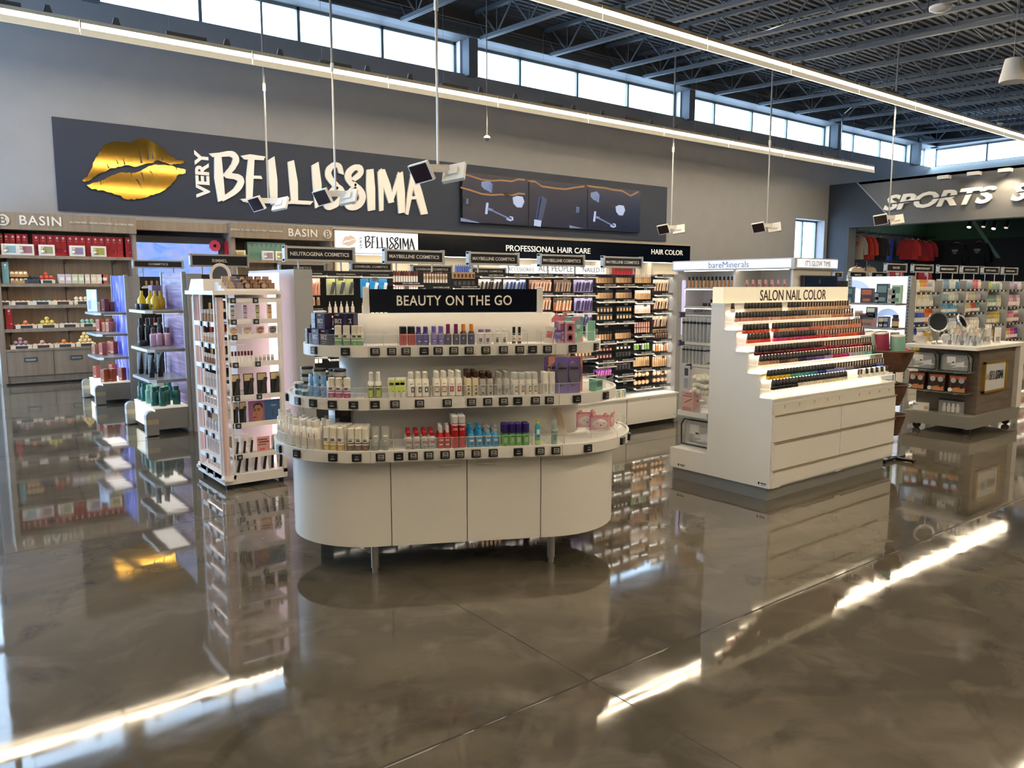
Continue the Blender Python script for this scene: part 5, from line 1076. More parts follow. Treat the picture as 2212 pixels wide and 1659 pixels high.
for i, (a, c) in enumerate(((829, 958), (1010, 1119), (1163, 1260), (1300, 1385))):
    aisle_sign('MAYBELLINE COSMETICS', a, c, ys, 1.757, 1.882, f'grey framed sign reading MAYBELLINE COSMETICS, {nth(i)} from left')
# second and third rows, seen over and beside the first
g2 = gondola_shell('cosmetics_gondola', 'second cosmetics gondola row behind the front black-backed one', 2.36, 6.95, 9.1); g3 = gondola_shell('cosmetics_gondola', 'third cosmetics gondola row nearest the wall units', 2.36, 6.95, 11.85)
for g, yc, nm in ((g2, 9.1, 'second'), (g3, 11.85, 'third')):
    for z in (.55, .8, 1.05, 1.3, 1.55):
        b = MB(); b.box(2.55, 6.85, yc-.42, yc-.05, z-.02, z, DGREY); s = b.build('shelf', g); b = MB(); b.box(2.56, 6.84, yc-.44, yc-.42, z-.03, z+.004, CHAN); b.build('ticket_channel', s); b = MB(); b.box(2.56, 6.84, yc-.40, yc-.38, z-.025, z-.02, LEDS); b.build('light_strip', s)
        k = 0
        for x in [2.62+.07*j for j in range(7 if z > .7 else 0)]:
            k += 1; c = [SKIN[j % 6] for j in range(6)][k % 6]; kind = int(z*20) % 3
            pr = proto('fnd', ('tanb', c), lambda: foundation(c, '#15161a')) if kind else proto('tube', ('white', '#c8485a'), lambda: bottle('cosmetic_tube', .014, .1, '#c8485a', '#1a1a1e', .3, .9, .04, n=8))
            first = pr.name not in _used; _used.add(pr.name)
            put(pr, TR(x, yc-.36, z+.002), f'{"foundation" if kind else "red tube"}, {nth(k-1)} from the end on {["first","second","third","fourth","top"][[.55,.8,1.05,1.3,1.55].index(z)]} shelf of the {nm} gondola', 'bottle', f'products of the {nm} gondola', first)
aisle_sign('RIMMEL', 411, 538, 9.1, 1.765, 1.905, 'grey framed sign reading RIMMEL over the second row')
aisle_sign('COSMETICS', 287, 397, 11.85, 1.80, 1.912, 'grey framed sign reading COSMETICS over the third row')
aisle_sign('COSMETICS', 602, 702, 9.1, 1.72, 1.82, 'half hidden sign COSMETICS under the NEUTROGENA sign')
aisle_sign('VERY BELLISSIMA', 700, 753, 11.85, 1.69, 1.79, 'small sign VERY BELLISSIMA half behind the front row')
aisle_sign('COVERGIRL COSMETICS', 756, 846, 9.1, 1.74, 1.85, 'grey framed sign COVERGIRL COSMETICS between two front signs')
aisle_sign('BELLISSIMA', 846, 888, 11.85, 1.69, 1.78, 'small dark sign below the first MAYBELLINE sign')
aisle_sign('COVERGIRL COSMETICS', 888, 976, 9.1, 1.72, 1.83, 'sign COVERGIRL COSMETICS hidden behind the first MAYBELLINE sign')
aisle_sign('COVERGIRL COSMETICS', 1016, 1092, 9.1, 1.71, 1.81, 'sign COVERGIRL COSMETICS hidden behind the second MAYBELLINE sign')
aisle_sign("MEN'S HAIR CARE", 1384, 1425, 11.85, 1.70, 1.80, 'small dark sign MEN S HAIR CARE left of the lit header')
gondola_shell('care_gondola', 'far gondola row carrying the MEN S HAIR CARE sign', 12.4, 20.6, 11.85)

# ================================================================ lit end caps facing the side aisle
def artmat(name, c1, c2, c3, e, sc=(6, 6, 1.2), dist=2.5):
    m = bpy.data.materials.new(name); m.use_nodes = True; n, l = nodes(m); t = n.new('ShaderNodeTexNoise'); t.inputs['Scale'].default_value = 1; t.inputs['Detail'].default_value = 5; t.inputs['Distortion'].default_value = dist
    l.new(coordmap(m, sc), t.inputs['Vector']); rp = n.new('ShaderNodeValToRGB'); l.new(t.outputs['Fac'], rp.inputs[0])
    for i, (p_, c) in enumerate(((.35, c1), (.52, c2), (.68, c3))):
        e_ = rp.color_ramp.elements[i] if i < 2 else rp.color_ramp.elements.new(p_); e_.position = p_; e_.color = (*lin(c), 1)
    bs = n['Principled BSDF']; l.new(rp.outputs[0], bs.inputs['Base Color']); l.new(rp.outputs[0], bs.inputs['Emission Color']); bs.inputs['Emission Strength'].default_value = e; return m
PURP = artmat('purple_lit_graphic', '#554a70', '#6f6088', '#8f7aa6', .22, (2.2, 2.2, 26), .6); FLAME = artmat('blue_flame_graphic', '#1e2c74', '#3444a8', '#a5a0ee', .6, (7, 7, 1.8), 1.6)
LITB = M('#fff3d6', .5, 0, .75, name='lit_base_panel')
def bumper(x, y, lab):
    r = root('floor_bumper', lab, 'bumper', (x, y, 0), 0, 'grey floor bumpers'); b = MB(); pts = [(-.06, .0), (.06, 0), (.06, .2)]+[(.06*math.cos(a), .2+.05*math.sin(a)) for a in [PI*i/10 for i in range(11)]][1:-1]+[(-.06, .2)]
    b.prism([(x+p, .012+q_) for p, q_ in pts], y-.045, y+.045, GREY, 'y'); b.build('post', r); b = MB(); b.box(x-.061, x+.061, y-.0465, y+.0465, .125, .175, M('#b3a58c', .3)); b.build('band', r)
    b = MB(); b.lathe([(.03, 0), (.03, .014)], 10, BLACK, (x-.025, y, 0)); b.build('foot', r); b = MB(); b.lathe([(.03, 0), (.03, .014)], 10, BLACK, (x+.025, y, 0)); b.build('foot', r)
def endcap(lab, y0, y1, zs, artm, nm):
    x0, x1 = 1.97, 2.34; r = root('endcap_display', lab, 'display stand', (x0, (y0+y1)/2, 0))
    b = MB(); b.box(x0+.02, x1, y0, y1, .05, .27, GREY); b.build('base', r); b = MB(); b.box(x0, x0+.02, y0+.0, y1, .05, .262, LITB); b.build('lit_front', r); b = MB(); b.box(x0, x1, y0-.002, y1+.002, .27, .285, M('#f6f1e4', .4, 0, .25, name='lit_base_top')); b.build('base_top', r)
    b = MB(); b.box(x1-.012, x1+.012, y0+.02, y1-.02, .285, 1.69, artm); b.build('back_graphic', r)
    for y in (y0, y1): b = MB(); b.box(x1-.02, x1+.02, y-.02, y+.02, 0, 1.70, PEWT); b.build('post', r)
    for z in zs:
        b = MB(); b.prism([(x0-.01, y0+.06), (x0+.05, y0), (x1, y0), (x1, y1), (x0+.05, y1), (x0-.01, y1-.06)], z-.03, z, M('#8d9196', .3, .3)); s = b.build('shelf', r)
        b = MB(); b.prism([(x0-.012, y0+.058), (x0+.05, y0-.002), (x0+.052, y0), (x0-.01, y0+.062)], z-.03, z+.002, M('#dfe4e8', .3)); b.build('shelf_edge', s)
        b = MB(); b.box(x0+.1, x1-.05, y0+.05, y1-.05, z-.034, z-.03, M('#fff7ea', .5, 0, 1.6, name='endcap_led')); b.build('light_panel', s)
    bumper(x0-.03, y0-.04, f'grey floor bumper at the near corner of the {nm}'); bumper(x0-.03, y1+.02, f'grey floor bumper at the far corner of the {nm}'); return r
zq = lambda px, zy, x: onX(px, 440+zy/3.318, x).z
E2 = [zq(278, 755, 1.97), zq(284, 1015, 1.97), zq(288, 1220, 1.97)]; E3 = [zq(178, 770, 1.97), zq(180, 912, 1.97), zq(185, 1070, 1.97)]
endcap('end cap with purple lit back holding yellow, black and teal bottles', 8.66, 9.5, E2, PURP, 'purple end cap'); endcap('end cap with blue flame back holding orange boxes', 11.36, 12.2, E3, FLAME, 'blue end cap')
EZ = {2: E2+[.286], 3: E3+[.286]}
SPOTS = {}
def epl(pr, cap_, lvl, pts, desc, grp, cat='bottle', lift=0):
    for i, (a, c) in enumerate(pts):
        z = EZ[cap_][lvl]; p = onZ(a/3.318, 440+c/3.318, z); first = pr.name not in _used; _used.add(pr.name)
        x = min(max(p.x, 2.03), 2.26); yy = (8.74, 9.42) if cap_ == 2 else (11.44, 12.12); y = min(max(p.y, yy[0]), yy[1])
        rr = max(max(abs(v.co.x), abs(v.co.y)) for v in pr.data.vertices)*1.15; best = None
        for dx, dy in sorted(((a_*.02, c_*.02) for a_ in range(-11, 12) for c_ in range(-24, 25)), key=lambda q_: q_[0]**2+q_[1]**2):
            X_, Y_ = x+dx, y+dy
            if 2.03 <= X_ <= 2.325-rr and yy[0] <= Y_ <= yy[1] and all((X_-a_)**2+(Y_-c_)**2 > (rr+r_)**2 for a_, c_, r_ in SPOTS.get((cap_, lvl), [])): best = (X_, Y_); break
        if best: x, y = best
        SPOTS.setdefault((cap_, lvl), []).append((x, y, rr))
        put(pr, TR(x, y, z+.0025+lift, -1.1), f'{desc}, {nth(i)} from the aisle, {["top shelf", "second shelf", "third shelf", "lit base"][lvl]} of {"purple" if cap_ == 2 else "blue"} end cap', cat, grp, first)
epl(carton('tall_box', .06, .06, .26, '#8f86b0', ((-.3, .3, .6, .8, '#6a5f94'),)), 2, 0, ((1080, 690), (1130, 690)), 'lilac tall box', 'lilac boxes', 'box')
yb = bottle('yellow_bottle', .045, .2, '#e2c22c', '#e2c22c', .25, .35, .3, ((.25, .3, '#c9a81e'),), ((-.4, .4, .15, .5, '#3a3a30'),)); epl(yb, 2, 0, ((950, 748), (1080, 756), (1115, 758), (1160, 750)), 'yellow bottle', 'yellow bottles')
epl(jar('black_jar', .045, .06, '#1a1c20', '#22252a'), 2, 0, ((975, 748), (1012, 750)), 'black jar', 'black jars', 'jar')
bbk = bottle('black_bottle', .035, .3, '#15161a', '#1c1d22', .25, .6, .2, (), ((-.2, .3, .3, .5, '#3a3d44'),)); epl(bbk, 2, 1, ((960, 1000), (985, 1003), (1010, 1006), (1045, 975), (1075, 975)), 'black bottle', 'black bottles'); epl(jar('black_jar', .05, .06, '#1a1c20', '#22252a'), 2, 1, ((1025, 1012),), 'black jar', 'black jars', 'jar')
epl(bottle('pink_bottle', .033, .2, '#c8a2b4', '#4a4650', .3, .55, .1, (), ((-.3, .3, .2, .5, '#b58ca0'),)), 2, 1, ((1100, 1024), (1145, 1018), (1175, 990), (1200, 990), (1222, 990)), 'pink bottle with grey cap', 'pink bottles')
epl(tubepack('black_tube', .075, .24, '#1b1c21', '#101115', ((-.2, .2, .4, .6, '#4a4d54'),)), 2, 2, ((978, 1208), (1010, 1214), (1035, 1214), (1088, 1246), (1150, 1240), (1200, 1200), (1240, 1195)), 'black squeeze tube', 'black tubes', 'tube')
tb = bottle('teal_bottle', .04, .2, '#14564f', '#14564f', .22, .7, .08, (), ((-.3, .4, .3, .5, '#2f7a72'),)); epl(tb, 2, 3, ((992, 1405), (1025, 1415), (1068, 1400), (1090, 1450), (1115, 1466), (1140, 1440), (1165, 1466), (1205, 1400), (1250, 1400), (1240, 1440)), 'teal bottle', 'teal bottles')
epl(bottle('mint_bottle', .04, .2, '#7fc0b0', '#a5d6ca', .25, .7, .08), 2, 3, ((1055, 1432), (1110, 1405)), 'pale mint bottle', 'mint bottles')
ob = carton('orange_box', .07, .07, .17, '#9a4a2c', ((-.3, .3, .1, .2, '#d9b48a'), (-.35, .35, .88, .93, '#c98a5c'))); ob2 = carton('orange_box', .06, .06, .13, '#b07a58', ((-.35, .2, .2, .75, '#9a4a2c'),))
epl(ob, 3, 3, ((697, 1248), (745, 1284), (795, 1280), (885, 1265), (825, 1225)), 'rust orange box', 'rust boxes on the blue end cap', 'box'); epl(ob, 3, 2, ((740, 1086), (845, 1075), (775, 1045)), 'rust orange box', 'rust boxes on the blue end cap', 'box'); epl(ob2, 3, 2, ((680, 1074), (705, 1070)), 'tan and rust box', 'tan boxes on the blue end cap', 'box')
epl(ob, 3, 1, ((715, 915), (808, 870)), 'rust orange box', 'rust boxes on the blue end cap', 'box'); epl(ob2, 3, 1, ((680, 905), (757, 910), (790, 905)), 'tan and rust box', 'tan boxes on the blue end cap', 'box')
epl(ob2, 3, 0, ((695, 768), (738, 770), (640, 750)), 'tan and rust box', 'tan boxes on the blue end cap', 'box'); epl(ob, 3, 0, ((832, 740),), 'rust orange box', 'rust boxes on the blue end cap', 'box')
wc = carton('backing_card', .2, .01, .3, '#c9cfe0', ((-.4, -.1, .1, .5, '#8f98b8'), (.0, .4, .55, .9, '#e6e9f2'))); epl(wc, 3, 0, ((760, 752),), 'pale backing card', None, 'card')

# ================================================================ pale pink cosmetics tower in front of the gondola end
tw = root('cosmetics_tower', 'white and pink cosmetics tower beside the front gondola end', 'display stand', (2.07, 6.25, 0))
PKC = M('#e6c9c4', .45, name='pink_corner'); WT = M('#ece8e4', .35, name='tower_white'); PKL = M('#fbe6ea', .5, 0, .9, name='pink_glow_panel')
tx0, tx1, ty0, ty1 = 1.825, 2.32, 5.92, 6.60
zt = lambda y: onY(380+480/2.964, 500+y/2.964, ty0).z
b = MB(); b.box(tx0, tx1, ty0, ty1, .04, .11, WT); b.build('base', tw)
for x, y in ((tx0+.04, ty0+.04), (tx1-.04, ty0+.04), (tx0+.04, ty1-.04)): b = MB(); b.lathe([(.02, 0), (.02, .04)], 10, BLACK, (x, y, 0)); b.build('foot', tw)
ztop = zt(405)
b = MB(); b.box(tx0+.22, tx1, ty0+.26, ty1-.26, .11, ztop, M('#e9dcd9', .4)); b.build('core', tw)
b = MB(); b.box(tx1-.012, tx1, ty0+.03, ty1, .11, ztop+.17, PKL); b.build('glow_panel', tw)
for x, y in ((tx0+.03, ty0+.03), (tx0+.03, ty1-.03)):
    b = MB(); b.lathe([(.026, .09), (.026, ztop-.02)], 14, PKC, (x, y, 0)); b.build('pink_column', tw)
    s_ = 1 if y < 6.2 else -1
    b = MB(); b.box(tx0, tx0+.014, y+s_*.05-.008, y+s_*.05+.008, .08, ztop, WT); b.build('column_frame', tw)
    b = MB(); b.box(tx0+.072, tx0+.088, y-s_*.03, y-s_*.03+s_*.014, .08, ztop, WT); b.build('column_frame', tw)
    b = MB(); b.lathe([(.05, .07), (.05, .09)], 14, WT, (x, y, 0)); b.build('column_foot', tw)
b = MB(); b.box(tx1-.03, tx1, ty0, ty0+.03, .08, ztop, WT); b.build('column_frame', tw)
b = MB(); b.box(tx0-.03, tx1, ty0-.02, ty1+.02, ztop, ztop+.03, WT); b.prism([(ty1+.02, ztop+.03), (ty1-.06, ztop+.12), (ty0+.3, ztop+.12), (ty0+.3, ztop+.03)], tx0, tx1, WT, 'x'); b.build('roof', tw)
FL = [(zt(430), 'top'), (zt(565), 'second'), (zt(662), 'third'), (zt(838), 'fourth'), (zt(1050), 'fifth'), (zt(1225), 'sixth'), (zt(1425), 'seventh')]
def tshelf(z, left=False):
    b = MB()
    if not left: b.box(tx0+.08, tx1-.03, ty0+.01, ty0+.26, z-.015, z, WT); b.box(tx0+.08, tx1-.03, ty0, ty0+.01, z-.03, z+.006, WT)
    else: b.box(tx0+.01, tx0+.22, ty0+.08, ty1-.08, z-.012, z, WT); b.box(tx0, tx0+.01, ty0+.08, ty1-.08, z-.03, z+.004, CHAN)
    s = b.build('shelf', tw); b = MB()
    if not left:
        for k, x in enumerate((tx0+.10, tx0+.27)[:1 + (int(z*100) % 2)]): b = MB(); b.box(x, x+.04, ty0-.012, ty0-.001, z-.035, z+.005, ESL); b.box(x+.01, x+.03, ty0-.0135, ty0-.012, z-.025, z-.005, ESC); b.build('price_tag', s)
    else:
        for y in (ty0+.2, ty0+.38): b = MB(); b.box(tx0-.012, tx0-.001, y, y+.04, z-.035, z+.004, ESL); b.build('price_tag', s)
    b = MB(); 
    if not left: b.box(tx0+.1, tx1-.05, ty0+.03, ty0+.04, z-.019, z-.015, M('#fff2f2', .5, 0, 3, name='tower_led'))
    else: b.box(tx0+.03, tx0+.04, ty0+.1, ty1-.1, z-.016, z-.012, M('#fff2f2', .5, 0, 3, name='tower_led'))
    b.build('light_strip', s)
for z, _ in FL: tshelf(z)
zl = [onX(380+190/2.964, 500+y/2.964, tx0).z for y in (580, 715, 850, 1000, 1115, 1270, 1415, 1505)]
for z in zl: tshelf(z, True)
def trow(pr, k, n, desc, cat, fx=lambda i, n: (i+.5)/n, z=None, lo=0, hi=1, rot=0, bk=.04):
    zz = FL[k][0] if z is None else z
    for i in range(n):
        x = tx0+.1+(tx1-tx0-.15)*(lo+(hi-lo)*(i+.5)/n); first = pr.name not in _used; _used.add(pr.name)
        put(pr, TR(x, ty0+bk, zz+.001, rot), f'{desc}, {nth(i)} from left on the {FL[k][1] if z is None else "bottom"} front shelf of the pink tower', cat, f'{desc}s', first)
pals = [carton('shadow_palette', .035, .012, .115, c, [(-.35, .35, .08+.15*j, .18+.15*j, cc) for j, cc in enumerate(cs)]) for c, cs in (('#c9c6c2', ('#8f8f98', '#5a5a62', '#a8a4a0', '#6f6f78', '#d9d6d2', '#4a4a50')), ('#cfc8cc', ('#8a6a94', '#a88ab0', '#6a4a78', '#c9a8c8', '#9a7a9c', '#5a4060')), ('#cccabf', ('#8f8c62', '#a8a47a', '#6a683f', '#bdb890', '#94905f', '#5a5838')), ('#d0c9b8', ('#b8923f', '#c9a860', '#94702a', '#d9bd80', '#a8823a', '#6f5420')))]
for i, pr in enumerate(pals): put(pr, TR(tx0+.13+.095*i, ty0+.05, FL[1][0]+.001), f'{["grey", "violet", "olive", "gold"][i]} eye shadow stick card on the second front shelf of the pink tower', 'palette', 'eye shadow stick cards', True)
qd = []
def quad_pan(c):
    b = MB(); b.bbox(-.033, .033, -.012, 0, 0, .066, M('#efece8', .35), .01); b.lathe([(.026, 0), (.026, .002), (0, .002)], 16, M(c, .6), X=Matrix.Translation((0, -.012, .033))@Matrix.Rotation(PI/2, 4, 'X')); b.box(-.026, .026, -.0145, -.0135, .032, .034, M('#efece8')); return b.build('round_palette')
for i, c in enumerate(('#c9a58c', '#c9b08f', '#a86a5c', '#6f6864')): put(quad_pan(c), TR(tx0+.13+.1*i, ty0+.05, FL[2][0]+.001, 0, 1, .2), f'white round palette with {["beige", "sand", "rose", "grey"][i]} pans on the third front shelf', 'palette', 'round palettes', True)
trow(bottle('lip_crayon', .009, .085, '#efece8', '#5a2026', .4, .98, .02, n=8), 3, 7, 'wine-capped lip crayon', 'lipstick', lo=0, hi=.5); trow(bottle('shadow_pot', .012, .05, '#a8a4a2', '#e2dfdc', .4, .98, .03, n=8), 3, 5, 'grey shadow pot', 'pot', lo=.52, hi=.98)
mp_ = blister('#1a1a1c', '#33302e', '#c9b48a'); mp_.name = 'mascara_pack'
for i in range(4): put(mp_, TR(tx0+.12+.105*i, ty0+.04, FL[4][0]+.001)@Matrix.Diagonal((1.6, 1, 1.1, 1)), f'black mascara twin pack, {nth(i)} from left on the fifth front shelf of the pink tower', 'pack', 'black mascara packs', i == 0)
for i in range(2): put(mp_, TR(tx0+.11+.06*i, ty0+.04, FL[5][0]+.001)@Matrix.Diagonal((1.1, 1, 1.08, 1)), f'black mascara pack, {["first", "second"][i]} left of the portrait poster', 'pack', 'black mascara packs')
# portrait poster
r = root('portrait_poster', 'small poster of a dark-haired woman in profile with a mascara wand', 'poster', (tx0+.33, ty0+.02, FL[5][0]))
px_, pz_ = tx0+.21, FL[5][0]; PW, PH = .25, .165
b = MB(); b.box(px_, px_+PW*.5, ty0+.018, ty0+.022, pz_, pz_+PH, M('#8a5a80', .4)); b.box(px_+PW*.5, px_+PW, ty0+.018, ty0+.022, pz_, pz_+PH, M('#3a5c88', .4)); bd = b.build('board', r)
def ell(cx, cz, rx, rz, n=20): return [(px_+cx+rx*math.cos(2*PI*i/n), pz_+cz+rz*math.sin(2*PI*i/n)) for i in range(n)]
b = MB(); b.prism(ell(.075, .115, .038, .034), ty0+.0172, ty0+.0176, M('#17120f'), 'y'); b.prism([(px_+x, pz_+z) for x, z in ((.03, .06), (.038, .1), (.055, .13), (.09, .132), (.11, .1), (.112, .06), (.1, .02), (.1, 0), (.06, 0), (.06, .012), (.045, .014), (.036, .03), (.034, .045))], ty0+.0166, ty0+.0172, M('#a8745a'), 'y')
for a, c, w, h, col in ((.048, .088, .011, .004, '#1a1210'), (.078, .09, .012, .004, '#1a1210'), (.049, .1, .014, .003, '#2a1a14'), (.08, .102, .015, .003, '#2a1a14'), (.05, .036, .014, .006, '#7a2a34'), (.058, .06, .006, .012, '#8f5f48')): b.prism(ell(a, c, w, h, 12), ty0+.0162, ty0+.0166, M(col), 'y')
b.box(px_+.19, px_+.193, ty0+.0165, ty0+.0172, pz_+.03, pz_+.09, M('#1a1a22')); b.build('portrait_print', bd); text('MEETS', face_S(px_+.2, ty0+.0178, pz_+.118), .04, M('#e6e2ee'), r, 'lettering', depth=.0003)
pe = blister('#e6e3e0', '#1c1c20', '#cfcac6'); pe.name = 'eyeliner_pack'
for i in range(3): put(pe, TR(tx0+.11+.055*i, ty0+.04, FL[6][0]+.001)@Matrix.Diagonal((.8, 1, .85, 1)), f'clear eyeliner pack, {nth(i)} from left on the seventh front shelf of the pink tower', 'pack', 'clear eyeliner packs', i == 0)
for i in range(2): put(pe, TR(tx0+.40+.03*i, ty0+.04, FL[6][0]+.001)@Matrix.Diagonal((.6, 1, .85, 1)), f'slim eyeliner pack, {["first", "second"][i]} right of the pink swatch card', 'pack', 'clear eyeliner packs')
o = carton('swatch_card', .1, .004, .12, '#d9a09a', ((-.45, .3, .78, .84, '#5a2a2c'), (-.35, .45, .6, .68, '#6f3436'), (-.45, .2, .45, .5, '#4a2224'), (-.3, .1, .1, .25, '#c0706a'))); put(o, TR(tx0+.32, ty0+.03, FL[6][0]+.001), 'pink swatch card with dark brush strokes on the pink tower', 'card', None, True)
for i in range(6): put(pe, TR(tx0+.11+.068*i, ty0+.04, .112)@Matrix.Diagonal((1.0, 1, 1.1, 1))@Matrix.Rotation(R.uniform(-.06, .1), 4, 'Y'), f'white eyeliner pack, {nth(i)} from left at the foot of the pink tower', 'pack', 'white eyeliner packs')
# side facing the aisle
sidek = [lambda: foundation('#b08a68', '#e6e2dc', .09), lambda: bottle('nail_bottle', .012, .07, '#c9b09a', '#e9e4de', .4, .9, .05, n=8), lambda: bottle('nail_bottle', .012, .075, '#8f6f58', '#e9e4de', .4, .9, .05, n=8), lambda: bottle('gloss_tube', .011, .11, '#c9c4c2', '#e2dfdc', .4, .95, .03, n=8), lambda: quad_pan('#9a7a68'), lambda: carton('clear_box', .03, .03, .075, '#c8c4c4', ((-.3, .3, .2, .7, '#8f8a8a'),)), lambda: carton('eye_box', .022, .02, .115, '#d9d4d2', ((-.2, .3, .1, .9, '#3a3a40'),)), lambda: quad_pan('#c9a58c')]
for k, z in enumerate(zl):
    pr = sidek[k](); n = 7 if k in (1, 2, 3, 6) else 6
    for i in range(n): put(pr, TR(tx0+.06, ty1-.12-(ty1-ty0-.22)*(i+.3)/n, z+.001, -PI/2), f'{["tan bottle", "beige bottle", "brown bottle", "silver gloss tube", "round palette", "small clear box", "slim liner box", "sand palette"][k]}, {nth(i)} from the far corner, {nth(k)} aisle-side shelf of the pink tower', 'product', f'aisle side products {nth(k)} shelf', i == 0)
# tester tray and oval mirror on top
b = MB(); b.prism([(ty0-.01, ztop+.03), (ty0+.0, ztop+.045), (ty0+.07, ztop+.045), (ty0+.07, ztop+.07), (ty0+.13, ztop+.07), (ty0+.13, ztop+.095), (ty0+.22, ztop+.095), (ty0+.22, ztop+.03)], tx0+.06, tx1-.03, WT, 'x'); b.build('tester_tray', tw)
for row in range(3):
    for i, c in enumerate(('#a8907c', '#6a78a8', '#3a2420', '#6a4a34', '#5a3028', '#8a7454')):
        b = MB(); y = ty0+.04+row*.06; z = ztop+.0455+row*.025; xx = tx0+.12+i*.063; b.bbox(xx-.024, xx+.024, y-.014, y+.014, z, z+.045, M(c, .5), .004); b.lathe([(.019, 0), (.019, .003), (0, .003)], 14, M('#8f6f58' if i % 2 else '#b59a84', .4), X=Matrix.Translation((xx, y-.014, z+.022))@Matrix.Rotation(PI/2, 4, 'X')); o = b.build('tester_pan')
        tag(anchor(o, (tx0+.12+i*.063, y, z)), f'{["beige", "blue", "black", "brown", "plum", "khaki"][i]} tester pan in the {["front", "middle", "rear"][row]} row on top of the pink tower', 'pan', 'tester pans')
b = MB(); X = Matrix.Translation((tx0+.17, ty0+.42, ztop+.145))@Matrix.Rotation(-.5, 4, 'Z')@Matrix.Rotation(PI/2, 4, 'X')@Matrix.Diagonal((.8, 1, 1, 1)); b.lathe([(.075, -.01), (.1, -.012), (.1, .012), (.075, .01), (.075, -.01)], 24, WT, X=X); r = b.build('oval_mirror'); tag(r, 'oval white framed mirror on top of the pink tower', 'mirror')
b = MB(); b.lathe([(0, .002), (.076, .002), (.076, -.002)], 24, M('#9aa0a4', .03, 1), X=X); b.build('glass', r)
# ================================================================ stepped white nail polish display
sx0, sx1 = 4.83, 6.60
PROF = [(3.205, .095), (3.205, .735), (3.318, .735), (3.318, .903), (3.427, .903), (3.427, 1.056), (3.54, 1.056), (3.54, 1.21), (3.646, 1.21), (3.646, 1.405), (3.764, 1.405), (3.764, .255), (4.13, .255), (4.13, .095)]
sal = root('polish_display', 'stepped white nail polish display with lit header reading SALON NAIL COLOR', 'display stand', (5.7, 3.65, 0))
LGLOW = M('#e9dcbc', .5, 0, .5, name='lit_header_acrylic'); STEPL = M('#fff0d2', .5, 0, 9, name='step_led')
b = MB(); b.prism(PROF, sx0+.02, sx1-.02, WHITE, 'x'); b.build('body', sal)
for a in (sx0, sx1-.02): b = MB(); b.prism(PROF, a, a+.02, WHITE, 'x'); b.build('side_panel', sal)
b = MB(); b.box(sx0+.02, sx1-.06, 3.235, 4.11, 0, .095, GREY); b.build('base_plinth', sal)
TRD = [(3.205, 3.318, .735), (3.318, 3.427, .903), (3.427, 3.54, 1.056), (3.54, 3.646, 1.21)]
for k, (ya, yb, z) in enumerate(TRD):
    b = MB(); b.box(sx0-.003, sx1+.003, ya-.006, yb, z, z+.014, WHITE); s = b.build('tread', sal)
    b = MB(); b.box(sx0+.03, sx1-.03, yb-.012, yb-.004, z+.014, z+.02, STEPL); b.build('light_strip', s)
    b = MB(); b.box(sx0+.03, sx1-.03, yb-.012, yb-.002, z+.13, z+.137, STEPL); b.build('light_strip', s)
    b = MB(); b.box(sx0+.004, sx1-.004, yb-.062, yb-.006, z+.138, z+.141, ACRYL); b.box(sx0+.03, sx1-.01, ya+.004, ya+.06, z+.072, z+.075, ACRYL)
    b.box(sx0+.03, sx1-.01, ya+.001, ya+.004, z+.014, z+.075, ACRYL); b.box(sx0+.006, sx0+.009, ya+.02, yb, z+.014, z+.14, ACRYL); rk = b.build('acrylic_rack', sal)
    e = M('#fff8e8', .3, 0, .5, .8, name='acrylic_edge_glow'); b = MB()  # bright acrylic edges painted in as thin glowing tubes
    b.path([(sx0+.03, ya+.001, z+.014), (sx0+.03, ya+.001, z+.075), (sx1-.01, ya+.001, z+.075), (sx1-.01, ya+.001, z+.014)], .0018, e, 4); b.path([(sx0+.008, ya+.03, z+.016), (sx0+.008, ya+.03, z+.14), (sx0+.008, yb-.004, z+.14)], .0018, e, 4); b.path([(sx0+.008, ya+.03, z+.078), (sx0+.008, yb-.004, z+.078)], .0014, e, 4); b.build('edge_glow', rk)
b = MB(); b.box(sx0-.003, sx1+.003, 3.64, 3.77, 1.405, 1.423, WHITE); b.build('top_trim', sal)
b = MB(); b.box(sx0+.006, sx1-.006, 3.662, 3.76, 1.423, 1.543, LGLOW); hd = b.build('lit_header', sal)
text('SALON NAIL COLOR', face_S(5.765, 3.661, 1.478), .945, M('#4a2a12', .5), hd, 'lettering', .006, .002, .085)
b = MB(); b.prism([(3.196, .637), (3.208, .735), (3.25, .735), (3.25, .637)], sx0+.01, sx1-.002, M('#e3dfd6', .4), 'x'); st = b.build('price_rail', sal)
b = MB(); tk = M('#8a8680')
for x in (4.98, 5.17, 5.37, 5.55, 5.72, 6.02, 6.18, 6.34, 6.50):
    for dz, w in ((.052, .018), (.043, .03 if x > 5.9 else .014), (.034, .01)): b.add([(x-w/2, 3.2, .637+dz), (x+w/2, 3.2, .637+dz), (x+w/2, 3.2006, .637+dz+.005), (x-w/2, 3.2006, .637+dz+.005)], [(0, 1, 2, 3)], tk)
b.build('printed_text', st)
for i, (xa, xb) in enumerate(((4.846, 5.738), (5.744, 6.604))):
    for za, zb_ in ((.438, .635), (.231, .432)):
        b = MB(); b.bbox(xa, xb, 3.188, 3.206, za, zb_, WHITE, .002); d = b.build('drawer', sal); b = MB(); b.box(xa, xb, 3.176, 3.19, zb_-.006, zb_+.001, M('#b7a98e', .35, .5)); b.build('edge_pull', d)
b = MB(); b.prism([(4.846, .097), (4.95, .097), (4.95, .112), (5.70, .112), (5.70, .097), (5.78, .097), (5.78, .112), (6.604, .112), (6.604, .227), (4.846, .227)], 3.19, 3.206, WHITE, 'y'); kp = b.build('kick_panel', sal)
b = MB(); b.box(4.846, 6.604, 3.178, 3.192, .222, .228, M('#b7a98e', .35, .5)); b.build('edge_pull', kp)
